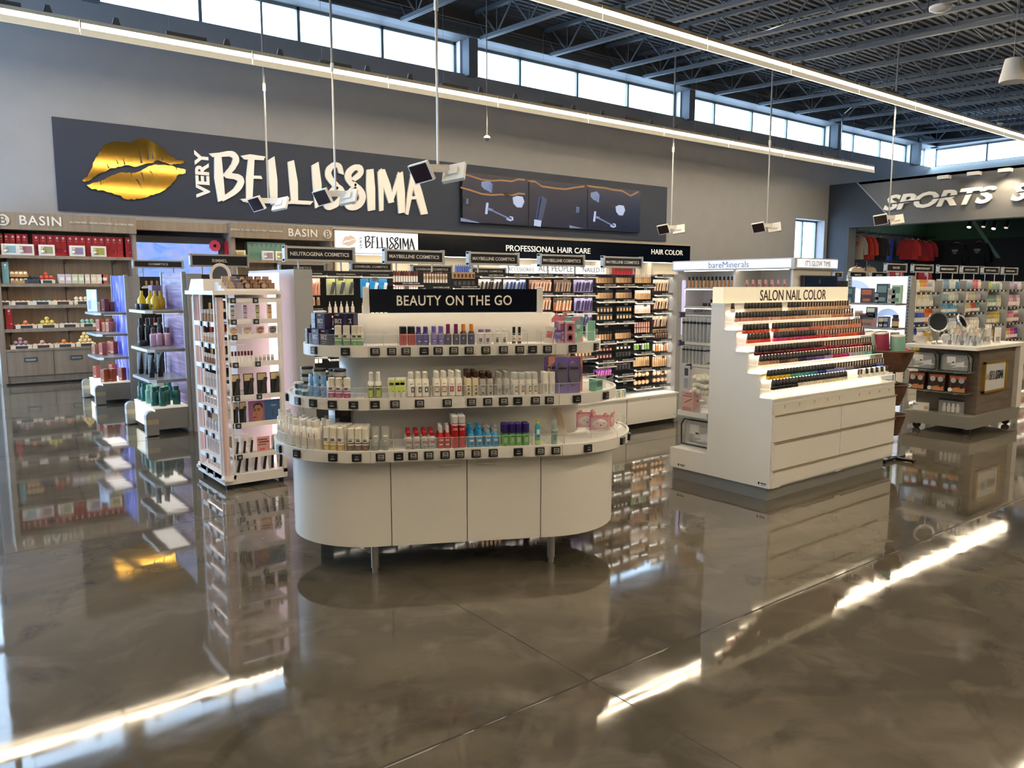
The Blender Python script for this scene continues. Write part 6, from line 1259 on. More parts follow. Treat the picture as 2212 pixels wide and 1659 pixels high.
for y in (3.31, 4.06):                                                # maker's mark low on the side panel
    p = Matrix.Translation((0, 0, 0)); text('SOMBRA', face_W(sx0-.001, y-.02, .118 if y < 4 else .122), .05, M('#3a3a3c'), sal, 'maker_mark', .02, .0005, .010) if 0 else None
    b = MB(); X = face_W(sx0-.0005, y, .12); b.lathe([(.006, 0), (.008, .0006), (.008, 0)], 12, M('#3a3a3c'), (.02, .006, 0), X); b.box(.017, .023, -.008, 0, 0, .0006, M('#3a3a3c'), X)
    for k in range(6): b.box(.036+k*.008, .042+k*.008, .001, .011, 0, .0006, M('#3a3a3c'), X)
    b.box(.04, .075, -.007, -.003, 0, .0005, M('#9a9894'), X); b.build('maker_mark', sal)
# ---- the polish bottles: 300 nearest as individuals, what is left as one mass
def polish(c, silver):
    b = MB(); b.lathe([(.017, 0), (.018, .003), (.018, .024), (.012, .031), (.006, .033)], 8, M(c, .12)); o = b.build('nail_polish_bottle')
    b = MB()
    if silver == 1: b.lathe([(.0115, .032), (.0115, .076), (.009, .078)], 8, M('#5a463c', .3, .4)); b.box(-.0075, -.0012, -.0122, -.0098, .033, .071, M('#efe9de', .25))  # pale strip is a highlight painted onto the dark silver cap
    elif silver == 2: b.lathe([(.0115, .03), (.0085, .073), (.007, .075)], 8, M('#f2efe6', .3))
    else: b.lathe([(.0155, .032), (.0115, .077), (.0095, .079)], 8, M('#15161b', .3))
    b.build('cap', o); ROOTM[o.name] = Matrix(); return o
ROWS = [('top step, rear', 3.615, 1.352, 1727, (1, 2, 3, 16, 17), ['#e6cfc0', '#e3c9b0', '#ddd0b4', '#e6c6a8', '#e3b98f', '#ddb890', '#c9a888']),
        ('top step, front', 3.572, 1.286, 1739, (), ['#d6978c', '#c98f7c', '#d9a890', '#c9987c', '#d9aa88', '#cfa080', '#e0b890', '#c98f70', '#b0785a']),
        ('second step, rear', 3.506, 1.198, 1751, (8,), ['#dd5a3a', '#e0553a', '#dfae94', '#dd8c7c', '#d9786a', '#dd8a6c', '#e0a080', '#d98f74']),
        ('second step, front', 3.461, 1.132, 1763, (7,), ['#d9583f', '#d9423a', '#d0347a', '#c83a5a', '#b8306a', '#c92a3a', '#d0304a', '#9a4a4a', '#d9432c', '#c8502f', '#7f3a36']),
        ('third step, rear', 3.396, 1.046, 1777, (), ['#55101f', '#5f1220', '#741525', '#8c1a28', '#a81f2e', '#98202c', '#7a1826', '#b02434', '#5a1a2a']),
        ('third step, front', 3.351, .979, 1789, (), ['#c99a78', '#b98a68', '#5a4638', '#8f6a54', '#2a2552', '#5a3f86', '#6f58a0', '#9a88b8', '#a01f4a', '#c02a7a', '#b8a8cc', '#9ab0a8', '#6fb0b8', '#1f4a48']),
        ('lowest step, rear', 3.286, .878, 1803, (), ['#e3b51c', '#e6bd24', '#58a592', '#4aa0a0', '#2f90b8', '#1f3a86', '#8a8fce', '#9a9ad4', '#7f7f86', '#4a4046', '#2f2838', '#1f2038', '#2f55b8']),
        ('lowest step, front', 3.241, .811, 1818, (25, 26, 27, 28), ['#18181b', '#18181b', '#e6d6d0', '#e6d9cc', '#e9dfc0', '#e9dfbc', '#e6d6c4', '#cfc0dc', '#efebe2', '#efebe2', '#efebe2'])]
SPOT = []
for ri, (nm, y, z, sw, gaps, cols) in enumerate(ROWS):
    for i in range(41):
        if i in gaps or (ri == 0 and i == 0 and 0): continue
        x = 4.885+.0408*i; silver = 1 if proj((x, y, z+.05))[0] > sw else 0
        if ri == 7 and i > 30: silver = 2 if i % 2 else 0
        if ri == 7 and i < 25: silver = 0
        SPOT.append((math.hypot(x, y), ri, i, x, y, z, silver, cols[i*len(cols)//41]))
keep = set((s[1], s[2]) for s in sorted(SPOT)[:300]); left = MB(); nn = {}
for d, ri, i, x, y, z, sv, c in SPOT:
    if (ri, i) in keep:
        pr = proto('polish', (c, sv), lambda: polish(c, sv)); first = pr.name not in _used; _used.add(pr.name); nn[ri] = nn.get(ri, 0)+1
        put(pr, TR(x, y-(.004 if ri % 2 == 0 else 0), z+.0006, R.uniform(-.12, .12))@Matrix.Diagonal((1, 1, .9, 1)), f'{["black", "silver", "white"][sv]}-capped polish bottle, {nth(nn[ri]-1)} from the left in the {ROWS[ri][0]} row', 'nail polish', f'nail polish, {ROWS[ri][0]} row', first)
    else:
        left.lathe([(.0145, 0), (.0155, .003), (.0155, .022), (.011, .029), (.006, .031)], 8, M(c, .12), (x, y, z)); left.lathe([(.0095, .031), (.0095, .072), (.007, .074)], 8, M('#5a463c', .3, .4), (x, y, z)); left.box(x-.0045, x-.0012, y-.0102, y-.0088, z+.033, z+.071, M('#efe9de', .25))  # same painted highlight strip on the caps of the mass
if left.v: o = left.build('nail_polish_bottle', kind='stuff'); tag(o, 'silver-capped polish bottles at the far end of the upper steps', 'nail polish')
# ---- back of the display, seen past its near side
b = MB(); b.box(sx0+.03, sx1-.03, 3.78, 4.135, .515, .523, GLASS); b.build('glass_shelf', sal)
for x in (5.0, 5.7, 6.3): b = MB(); b.box(x-.006, x+.006, 3.765, 4.05, .49, .515, WHITEM); b.build('shelf_bracket', sal)
r = root('white_tray', 'long white tray on the glass shelf behind the polish display', 'tray', (5.1, 3.95, .524)); b = MB(); b.box(4.86, 5.5, 3.8, 4.09, .524, .53, WHITEM); b.box(4.86, 5.5, 3.8, 3.806, .53, .562, WHITEM); b.box(4.86, 5.5, 4.084, 4.09, .53, .562, WHITEM); b.box(4.86, 4.866, 3.806, 4.084, .53, .562, WHITEM); b.build('tray_body', r)
b = MB(); b.box(-.05, .05, -.06, .06, 0, .185, M('#d9b3ab', .45)); X = face_W(-.0505, 0, .09)
b.box(-.045, .05, .055, .062, 0, .001, M('#8a5a50'), X); b.box(-.02, .045, .07, .085, 0, .001, M('#b98a82'), X); b.prism([(-.03, 0), (.045, .035), (.05, .045), (-.025, .01)], 0, .001, M('#b0603c'), X=X)
for k in range(6): b.box(-.04+k*.015, -.036+k*.015, -.06, -.03, 0, .001, M('#6a4a44'), X)
X2 = face_S(0, -.0605, .09)
for k in range(4): b.lathe([(.012, 0), (.012, .001), (0, .001)], 10, M('#c08a80'), (0, -.06+k*.04, 0), X2)
o = b.build('electric_file_box'); put(o, TR(4.93, 4.01, .532), 'pale pink nail drill box in the white tray', 'box', None, True)
b = MB(); b.bbox(-.12, .1, -.1, .1, 0, .07, WRAP, .02); b.lathe([(.02, .07), (.02, .09), (0, .09)], 10, BLACK, (.02, -.03, 0)); o = b.build('wrapped_kit'); put(o, TR(5.02, 3.88, .532), 'clear wrapped kit with a black cap in the white tray', 'kit', None, True)
b = MB(); b.tube((0, 0, 0), (0, -.01, .1), .004, WHITEM, 6); b.sphere((0, -.02, .12), .025, WHITEM, 10, .6); o = b.build('foot_file'); put(o, TR(4.9, 3.90, .532), 'white paddle file standing in the white tray', 'file', None, True)
# pegs with hanging packs
pk = MB(); pk.box(-.07, .07, -.002, .002, -.175, 0, M('#c9ccd0', .4)); pk.box(-.07, .07, -.0025, .0025, -.045, -.03, M('#22262e')); pk.box(-.045, .05, -.0028, -.002, -.15, -.06, M('#e3e4e6')); pk.box(-.02, .06, -.003, -.0028, -.17, -.155, M('#6a6d72')); pk = pk.build('nail_file_pack')
for gi, (z, y0, n, xx) in enumerate(((1.29, 3.82, 8, 4.93), (1.065, 3.85, 7, 4.93))):
    r = root('peg_hook', f'steel peg hook carrying nail file packs, {["upper", "lower"][gi]} one', 'hook', (xx, 3.77, z)); b = MB(); b.tube((xx, 3.765, z+.02), (xx, 4.12, z+.02), .003, SILVER, 6); b.tube((xx, 3.765, z+.05), (xx, 4.13, z+.05), .002, SILVER, 5); b.build('wire', r); b = MB(); b.box(xx-.035, xx+.035, 4.125, 4.135, z+.01, z+.055, ESL); b.box(xx-.0365, xx-.035, 4.12, 4.135, z+.015, z+.05, M('#6f7ea8')); b.build('price_tag', r)
    for i in range(n): put(pk, TR(xx, y0+.035*i, z+.016)@Matrix.Diagonal((1, 1, 1.1 if gi == 0 else .8, 1)), f'grey nail file pack, {nth(i)} on the {["upper", "lower"][gi]} peg hook', 'pack', f'nail file packs on the {["upper", "lower"][gi]} hook', gi == 0 and i == 0)
b = MB(); b.bbox(-.09, .09, -.09, .09, 0, .2, clear('thin_bag', '#f4f6f8', .1, .15), .03); r = b.build('cotton_ball_bag'); cb = MB()
for i in range(48): cb.sphere((-.06+.04*(i % 4)+R.uniform(-.008, .008), -.06+.04*(i//4 % 4), .028+.05*(i//16)+R.uniform(-.01, .01)), .024, M('#efe8d2', .9), 8)
o = cb.build('cotton_balls', r); o['kind'] = 'stuff'; ROOTM[r.name] = Matrix(); put(r, TR(4.95, 3.885, .70), 'clear bag of cream cotton balls hanging behind the polish display', 'bag', None, True)
r = root('peg_hook', 'steel peg hook holding the bag of cotton balls', 'hook', (4.94, 3.77, .91)); b = MB(); b.tube((4.94, 3.765, .91), (4.94, 4.05, .91), .003, SILVER, 6); b.build('wire', r); b = MB(); b.box(4.91, 4.97, 4.05, 4.06, .885, .93, ESL); b.build('price_tag', r)
o = carton('clipper_card', .06, .01, .2, '#c9cdd4', ((-.3, .3, .6, .9, '#3a3d44'), (-.3, .3, .1, .5, '#9aa0a8'))); put(o, TR(4.9, 4.04, .72, -PI/2), 'grey clipper card hanging beside the cotton balls', 'card', None, True)
def clearbag(col='#1a1a1c'):
    b = MB(); b.bbox(-.17, .17, -.06, .06, 0, .22, clear('clear_vinyl', '#dfe3e6', .34, .08), .05); o = b.build('clear_bag'); b = MB()
    for y in (-.06, .06): b.path([(-.165, y, .01), (-.17, y, .17), (-.14, y, .215), (.14, y, .215), (.17, y, .17), (.165, y, .01), (-.165, y, .01)], .006, M(col), 5)
    b.path([(.15, -.06, .2), (.19, -.08, .1), (.19, -.08, .025), (.15, -.07, .012)], .006, M(col), 5); b.build('black_piping', o); b = MB(); b.box(-.08, .02, -.064, -.061, .1, .18, M('#f0eeea')); b.box(-.02, .01, -.0645, -.064, .105, .12, M('#3a3a3c')); b.build('hang_tag', o)
    b = MB()
    for i in range(9): b.add([(R.uniform(-.13, .13)+a, -.0605, R.uniform(.03, .1)+c) for a, c in ((0, 0), (.05, .02), (.06, .03))], [(0, 1, 2)], M('#f4f6f8', .1, 0, 0, .8))
    b.build('crinkle', o); ROOTM[o.name] = Matrix(); return o
cbg = clearbag(); put(cbg, TR(5.02, 3.96, .262, -PI/2), 'clear zip bag with black piping on the low step behind the polish display', 'bag', None, True)
o = carton('black_pouch', .2, .06, .2, '#17181b'); put(o, TR(5.3, 3.83, .257, -PI/2), 'black pouch beside the clear bag on the low step', 'pouch', None, True)

# ================================================================ white lit minerals make-up unit
bx0, bx1, by0, by1 = 7.6, 8.43, 4.85, 6.5
mn = root('minerals_unit', 'white make-up unit with lit header reading bareMinerals', 'display stand', (8, 5.7, 0))
HL = M('#e3e6ee', .5, 0, .6, name='lit_header_white'); SFW = M('#b9b9b8', .4, .2, name='header_frame')
b = MB(); b.box(bx0+.02, bx1, by0+.02, by1, 0, .9, WHITE); b.build('base', mn)
b = MB(); b.box(bx1-.3, bx1-.02, by0+.3, by1-.03, .9, 1.74, M('#efece8', .4)); b.build('core', mn)
b = MB(); b.box(bx0-.02, bx1+.02, by0-.02, by1+.02, 1.735, 1.855, SFW); hd = b.build('header', mn)
b = MB(); b.box(bx0-.026, bx0-.02, by0+.02, by1, 1.752, 1.842, HL); h1 = b.build('lit_face', hd); b = MB(); b.box(bx0+.03, bx1+.0, by0-.026, by0-.02, 1.752, 1.842, HL); h2 = b.build('lit_face', hd)
text('bareMinerals', face_W(bx0-.027, 5.68, 1.797), .56, M('#5f7fae'), hd, 'lettering', .0, .001, .07); text("IT'S GLOW TIME", face_S(8.03, by0-.027, 1.797), .5, M('#63666c'), hd, 'lettering', .0, .001, .06)
for y in (by0+.02, 5.62, by1-.03): b = MB(); b.box(bx0+.03, bx1-.05, y, y+.03, .9, 1.735, WHITE); b.build('upright', mn)
b = MB(); b.box(bx0+.02, bx0+.05, by1-.14, by1-.02, .95, 1.62, M('#c9c4ec', .4, 0, .6, name='lavender_light')); b.build('light_panel', mn)
for z in (1.2, 1.30, 1.53):
    b = MB(); b.box(bx0+.03, bx1-.1, by0+.05, by1-.05, z-.02, z, M('#dfe0e2', .3)); s = b.build('shelf', mn); b = MB(); b.box(bx0+.05, bx0+.06, by0+.1, by1-.1, z-.026, z-.02, LEDS); b.build('light_strip', s)
b = MB(); b.box(bx0+.06, bx0+.07, by0+.1, by1-.1, 1.728, 1.735, M('#fff2dc', .5, 0, 6)); b.build('light_strip', mn)
fm = foundation('#c9a074', '#15161a', .115); fm2 = foundation('#b88a60', '#15161a', .115)
for i in range(13): put((fm, fm2)[i % 2], TR(bx0+.1, 6.35-i*.058, 1.531, -PI/2, 1.15), f'black-capped foundation bottle, {nth(i)} from left on the minerals unit shelf', 'bottle', 'minerals foundation bottles', i < 2)
sj = jar('powder_jar', .028, .045, '#efe9e2', '#2a201c', .3, '#3a2a24')
for i in range(6): put(sj, TR(bx0+.1+.03*(i % 2), 6.1-i*.06, 1.301), f'striped dark-lidded powder jar, {nth(i)} from left under the foundation row', 'jar', 'powder jars on the minerals unit', i == 0)
for i in range(2): put(sj, TR(bx0+.12, 6.0-i*.12, 1.347), f'powder jar stacked on the row, {["first", "second"][i]} of two', 'jar', 'stacked powder jars')
lb = carton('blush_box', .03, .03, .09, '#d9b8b0', ((-.4, .4, .1, .5, '#a85a58'), (-.4, .4, .7, .9, '#c98a84')))
for i in range(9): put(lb, TR(bx0+.1+.04*(i % 3), 5.5-i*.055, 1.531, -PI/2), f'pink blush box, {nth(i)} from left beyond the foundation row', 'box', 'blush boxes', i == 0)
b = MB(); b.box(7.74, 8.4, by0-.05, by0, 1.53, 1.665, BLACK); o = b.build('monitor'); tag(anchor(o, (8.07, by0, 1.53)), 'dark monitor on the end of the minerals unit', 'monitor'); b = MB(); b.box(7.755, 8.385, by0-.053, by0-.05, 1.54, 1.655, M('#0a1a30', .12, 0, .15)); b.prism([(8.03+.02*math.cos(a), 1.6+.03*math.sin(a)) for a in [PI*i/6 for i in range(12)]], by0-.054, by0-.053, M('#2a2a38'), 'y')
ROOTM[o.name] = Matrix.Translation((-8.07, -by0, -1.53)); b.build('screen', o)
# ================================================================ wicker basket stand right of the polish display
WICK = noisy('dark_wicker', '#3a2218', '#6a4430', .7, (30, 30, 140), .8)
bs = root('basket_stand', 'black metal stand with wicker baskets beside the polish display', 'basket stand', (6.9, 3.36, 0))
b = MB(); b.tube((6.9, 3.36, .015), (6.9, 3.36, .9), .012, BLACK, 8); b.build('pole', bs); b = MB(); b.box(6.72, 7.08, 3.30, 3.34, .01, .03, BLACK); b.box(6.9, 6.94, 3.14, 3.5, .01, .03, BLACK)
for x in (6.74, 7.06): b.lathe([(.015, 0), (.015, .012)], 8, BLACK, (x, 3.32, 0))
b.build('foot', bs)
for z, rr in ((.80, .165), (.50, .13), (.23, .13)):
    b = MB(); prof = [(rr*.62, z), (rr*.75, z+.05), (rr*.9, z+.11), (rr, z+.17), (rr+.015, z+.18), (rr, z+.19), (rr*.88, z+.17), (rr*.6, z+.02), (0, z+.02)]
    b.lathe([(0, z)]+prof, 20, WICK, (6.9, 3.38, 0)); b.build('wicker_basket', bs)
def roll(c, nm, x, y, z, tx, ty, L=.26):
    b = MB(); b.lathe([(.045, 0), (.062, .0), (.062, L), (.058, L+.004), (.048, L+.004), (.045, L), (.045, 0)], 20, M(c, .6)); o = b.build('rolled_mat'); b = MB(); b.lathe([(.05, L+.003), (.063, L+.003), (.063, L+.012), (.05, L+.012), (.05, L+.003)], 20, M('#d9d9d6', .4)); b.build('rim', o); b = MB(); b.lathe([(0, .02), (.045, .02), (.045, L-.01), (.0, L-.01)], 14, M('#8f9498', .5)); b.build('inner_core', o); ROOTM[o.name] = Matrix()
    put(o, TR(x, y, z)@Matrix.Rotation(tx, 4, 'X')@Matrix.Rotation(ty, 4, 'Y'), nm, 'rolled mat', 'rolled mats in the top basket', True)
roll('#8f2a4a', 'maroon rolled mat standing in the top wicker basket', 6.86, 3.45, .85, 0, -.18, .29); roll('#8fc0b4', 'mint rolled mat leaning out of the top wicker basket', 6.93, 3.35, .85, 0, -.1, .26)
roll('#a9cfc4', 'pale mint rolled mat behind the maroon one', 6.86, 3.52, .87, -.1, -.4, .28); roll('#c05a70', 'rose rolled mat low at the far side of the top basket', 6.98, 3.36, .86, .1, .75, .14)
for k, z in enumerate((.71, .44)):
    for i in range(3):
        b = MB(); b.bbox(-.04, .04, -.02, .02, 0, .06, M(('#2a2c30', '#9aa0a6', '#5a4438', '#b9bcc0', '#3a3d44')[i], .3), .01); o = b.build('small_pack'); put(o, TR(6.86+.02*i, 3.35+.03*(i % 3), z-.05, i*.7, 1, .4), f'{("black", "silver", "brown", "white", "grey")[i]} small pack in the {["middle", "lowest"][k]} wicker basket', 'pack', f'small packs {["middle", "lowest"][k]} basket', True)

# ================================================================ wood clad display cart with white top
ct = root('wood_cart', 'wood clad display cart on castors with white top and framed sign', 'display cart', (9.24, 3.72, 0))
b = MB(); b.box(8.615, 9.87, 3.374, 4.07, .075, .20, M('#86857f', .45)); b.build('base', ct)
for x in (8.75, 9.75):
    for y in (3.46, 3.98): b = MB(); b.tube((x-.02, y, .037), (x+.02, y, .037), .037, BLACK, 12); b.box(x-.025, x+.025, y-.02, y+.02, .05, .075, GREY); b.build('castor', ct)
b = MB(); b.box(8.83, 9.76, 3.42, 4.04, .20, .895, WOODH); b.build('body', ct)
b = MB(); b.bbox(8.6, 9.9, 3.36, 4.09, .893, .93, WHITE, .004); b.build('counter_top', ct); b = MB(); b.box(9.76, 9.88, 3.37, 4.08, .2, .893, WHITE); b.build('leg_panel', ct)
for z in (.655, .435):
    b = MB(); b.box(8.62, 8.83, 3.45, 4.08, z-.006, z, GLASS); s = b.build('glass_shelf', ct)
    for y in (3.6, 3.9): b = MB(); b.box(8.70, 8.83, y-.006, y+.006, z-.03, z-.006, GREY); b.build('bracket', s)
fr = MB(); GF = M('#b8923f', .35, .6, name='gold_frame'); ya = 3.405
for a in ((8.93, 9.51, .425, .445), (8.93, 9.51, .735, .755), (8.93, 8.95, .425, .755), (9.49, 9.51, .425, .755)): fr.box(a[0], a[1], ya-.012, 3.42, a[2], a[3], GF)
fo = fr.build('picture_frame', ct); b = MB(); b.box(8.95, 9.49, 3.408, 3.412, .445, .735, M('#d9dde2', .4)); b.build('sign_card', fo)
sm = lambda p: (9.08+(p.x-4.57)/(9.2-4.57)*.36, .54+(p.z-2.98)/1.02*.11); brush(fo, sm, 3.405, 3.408, INK, .8); lips(fo, lambda p: (8.965+(p.x-2.5)/1.75*.09, .56+(p.z-3.0)/1.1*.07), 3.405, 3.408, M('#b9a58a', .5)); text('VERY', face_Sup(9.068, 3.407, .595), .08, INK, fo, height=.015)
for i, (y, lab) in enumerate(((3.93, 'clear zip bag with black edges, left one on the cart upper shelf'), (3.6, 'clear zip bag with blue tag, right one on the cart upper shelf'))): put(cbg, TR(8.71, y, .657, -PI/2, .88), lab, 'bag', 'clear bags on the cart')
kt = carton('travel_kit', .165, .08, .185, '#3a1c12', ((-.48, .5, .78, .95, '#a8542c'), (-.3, .45, .05, .3, '#c98a5c'), (.05, .3, .1, .35, '#b0401f'))); b = MB()
for s in (-1, 1): b.lathe([(.028, 0), (.028, .006), (0, .006)], 14, M('#d9dadb', .2, .6), X=Matrix.Translation((s*.04, -.041, .13))@Matrix.Rotation(PI/2, 4, 'X')); b.box(s*.04-.014, s*.04+.014, -.046, -.041, .05, .125, M('#2a2a2e', .2))
b.build('brush_pair', kt); b = MB(); b.lathe([(.022, 0), (.022, .003), (0, .003)], 12, M('#f0eeea'), X=Matrix.Translation((-.07, -.042, .03))@Matrix.Rotation(PI/2, 4, 'X')); b.build('round_sticker', kt); ROOTM[kt.name] = Matrix()
for i, y in enumerate((3.97, 3.76, 3.55)): put(kt, TR(8.7, y, .437, -PI/2), f'brown and copper make-up brush kit, {nth(i)} from left on the cart lower shelf', 'box', 'brush kits on the cart', i == 0)
o = carton('soap_box', .16, .05, .085, '#eceae6', ((-.46, -.38, .65, .85, '#3a5a9a'), (-.35, -.2, .68, .8, '#9aa0b0'), (.2, .45, .15, .6, '#d9a890')), side='#5a9ac8'); put(o, TR(8.72, 3.93, .202, -1.3), 'white and blue box lying on the cart base', 'box', None, True)
b = MB(); b.bbox(-.12, .12, -.03, .03, 0, .15, clear('pouch_clear', '#dfe3e6', .25, .08), .01); b.box(-.122, .122, -.032, .032, .142, .156, BLACK); o = b.build('bottle_pouch'); b = MB()
for i in range(4): b.lathe([(.016, .02), (.018, .07), (.012, .085), (.014, .11)], 10, M('#eeeae2', .4), (-.07+i*.045, 0, 0))
b.build('bottle_set', o); ROOTM[o.name] = Matrix(); put(o, TR(8.72, 3.62, .202, -PI/2), 'clear black-zip pouch of white bottles on the cart base', 'pouch', None, True)
# on the counter
mi = root('vanity_mirror', 'round chrome vanity mirror standing on the white cart top', 'mirror', (8.74, 3.82, .93)); mp0 = Vector((8.74, 3.82, 1.17)); X = Matrix.Translation(mp0)@Matrix.Rotation(-.75, 4, 'Z')@Matrix.Rotation(PI/2-.12, 4, 'X')
b = MB(); b.lathe([(.0, .02), (.05, .018), (.055, .01), (.05, 0)][::-1], 16, SILVER, (8.74, 3.82, .93)); b.build('base', mi); b = MB(); b.tube((8.74, 3.82, .945), (8.74, 3.82, 1.06), .007, SILVER, 8); b.build('stem', mi)
b = MB(); b.lathe([(.092, -.008), (.108, -.01), (.112, 0), (.108, .01), (.092, .008), (.092, -.008)], 28, SILVER, X=X); b.build('ring', mi); b = MB(); b.lathe([(0, .004), (.093, .004), (.093, -.004), (0, -.004)], 28, M('#aeb4b8', .02, 1), X=X); b.build('glass', mi)
def bowl(): b = MB(); b.lathe([(0, 0), (.06, .0), (.085, .05), (.09, .09), (.086, .09), (.08, .05), (.058, .006), (0, .006)], 18, clear('clear_bowl', '#eef2f3', .3, .05)); return b.build('clear_bowl')
o = bowl(); put(o, TR(8.72, 3.97, .931), 'clear bowl of white and orange packets on the cart top', 'bowl', None, True)
for i, (c, c2) in enumerate((('#f0ebe2', '#e08a4a'), ('#e9edf0', '#5aa0c0'), ('#d9b84a', '#c9a030'), ('#c9a860', '#e0cfa0'))): q_ = carton('packet', .06, .012, .1, c, ((-.3, .3, .2, .6, c2),)); put(q_, TR(8.70+.025*i, 4.01-.04*i, .955, -.8+.2*i, 1, -.2, .35-.2*i), f'{["white orange-printed", "white blue-printed", "yellow", "tan"][i]} packet in the clear bowl', 'packet', 'packets in the clear bowl', True)
r = root('acrylic_organizer', 'tiered clear acrylic organiser full of brushes on the cart top', 'organiser', (8.9, 3.6, .931)); b = MB()
for k, (x, h) in enumerate(((8.74, .09), (8.86, .14), (8.98, .18))): b.box(x, x+.004, 3.42, 3.76, .931, .931+h, ACRYL); b.box(x, x+.1, 3.42, 3.423, .931, .931+h, ACRYL); b.box(x, x+.1, 3.757, 3.76, .931, .931+h, ACRYL)
for y in (3.53, 3.65): b.box(8.74, 9.08, y, y+.003, .931, 1.02, ACRYL)
b.build('tray_body', r)
bk = 0
for j in range(3):
    for i in range(5):
        b = MB(); b.box(-.022, .022, -.003, .003, 0, .17, clear('brush_sleeve', '#e9ecee', .12, .15)); o = b.build('brush_pack'); b = MB(); b.tube((0, -.004, .01), (0, -.004, .1), .004, M(('#1a1a1c', '#2a2a2e', '#4a4038')[(i+j) % 3]), 6); b.lathe([(.004, .1), (.012, .125), (.011, .15), (0, .16)], 8, M(('#d9c09a', '#b99a78', '#efe6d6')[(i*2+j) % 3], .8), (0, -.004, 0)); b.box(-.018, .018, -.004, -.003, 0, .045, M(('#1d1d20', '#c9ccd0')[(i+j) % 2])); b.build('brush', o); ROOTM[o.name] = Matrix()
        put(o, TR(8.77+.11*j, 3.455+.062*i, .933+.02*j, -PI/2, 1.05, -.2, R.uniform(-.25, .25)), f'sleeved make-up brush, {nth(i)} from right in the {["front", "middle", "rear"][j]} tier of the organiser', 'brush', f'brushes in the {["front", "middle", "rear"][j]} tier', True)
for i in range(4):
    b = MB(); b.sphere((0, 0, .03), .045, M(('#c9ccd0', '#e6e6e4', '#9aa0a6', '#d9d4cc')[i], .7), 12); b.box(-.03, .03, -.01, .01, -.03, .0, M('#e9e9e6')); o = b.build('bath_puff'); anchor(o, (0, 0, -.03)); put(o, TR(9.0+.14*i, 3.85-.05*i, .931, 0, 1.0), f'{("silver", "white", "grey", "cream")[i]} bath puff at the back of the cart top', 'puff', 'bath puffs', True)
for i in range(4): o = carton('comb_pack', .06, .02, .21-.02*i, ('#e3e3e1', '#3a3c40', '#f0eeea', '#1d1e22')[i], ((-.3, .3, .1, .4, '#9a9ca0'),)); put(o, TR(9.2+.13*i, 3.5+.06*(i % 2), .931, -.9), f'{("pale grey", "charcoal", "white", "black")[i]} comb pack standing toward the right end of the cart top', 'pack', 'comb packs', True)
r = root('tilted_mirror', 'oval silver hand mirror lying propped on the organiser', 'mirror', (9.1, 3.72, .931)); X = Matrix.Translation((9.1, 3.72, 1.16))@Matrix.Rotation(1.1, 4, 'X'); b = MB(); b.lathe([(.07, -.006), (.09, -.006), (.09, .006), (.07, .006), (.07, -.006)], 20, SILVER, X=X); b.tube((9.1, 3.72, .931), (9.1, 3.76, 1.12), .01, SILVER, 8); b.build('rim', r); b = MB(); b.lathe([(0, .002), (.071, .002), (.071, -.002), (0, -.002)], 20, M('#aeb4b8', .05, 1), X=X); b.build('glass', r)

# ================================================================ sun care end cap and the personal care gondola
SKYP = M('#e6eefc', .5, 0, .95, name='white_lit_back'); ARC = M('#b9cbe8', .5, 0, .6, 1, '#a8c0ea', name='blue_lit_arc')
sc = root('endcap_display', 'white lit sun care end cap with perforated grey posts', 'display stand', (12.1, 6.3, 0)); ex = 12.3
b = MB(); b.box(ex, ex+.03, 5.86, 6.78, .3, 1.70, SKYP); bk_ = b.build('lit_back', sc)
for cy_, cz_, rr in ((6.72, 1.35, .3), (5.95, 1.62, .36), (6.15, 1.0, .2), (6.5, .7, .22)):
    b = MB(); pts = [(cy_+rr*math.cos(a), cz_+rr*math.sin(a)) for a in [PI*i/14 for i in range(15)]]+[(cy_+rr*.72*math.cos(a), cz_-.05+rr*.72*math.sin(a)) for a in [PI*i/14 for i in range(14, -1, -1)]]
    pts = [(min(max(a, 5.87), 6.77), min(max(c, .31), 1.69)) for a, c in pts]; b.prism(pts, ex-.003, ex, ARC, 'x'); b.build('arc_print', bk_)
for y in (5.83, 6.80):
    b = MB(); b.box(ex-.02, ex+.05, y-.03, y+.03, 0, 1.71, PEWT)
    for k in range(32): b.box(ex-.0215, ex-.02, y-.008, y+.008, .12+k*.05, .145+k*.05, BLACK)
    b.build('perforated_post', sc)
for z in (1.285, .908, .64): b = MB(); b.box(ex-.35, ex-.003, 5.86, 6.78, z-.03, z, GREY); s = b.build('shelf', sc); b = MB(); b.box(ex-.3, ex-.28, 5.9, 6.74, z-.036, z-.03, LEDS); b.build('light_strip', s)
b = MB(); b.box(ex-.36, ex, 5.84, 6.8, .0, .25, WHITE); b.build('base', sc)
def sput(px, py, z, pr, lab, cat='box', first=True, grp='sun care goods'):
    p = onX(px, py, ex-.2); put(pr, TR(ex-.2, min(max(p.y, 5.92), 6.72), z+.001, -PI/2), lab, cat, grp, first)
def darkbox(w, h, c, c2): return carton('gift_carton', w, .07, h, c, ((-.4, .4, .55, .9, c2), (-.3, .3, .1, .3, c2)))
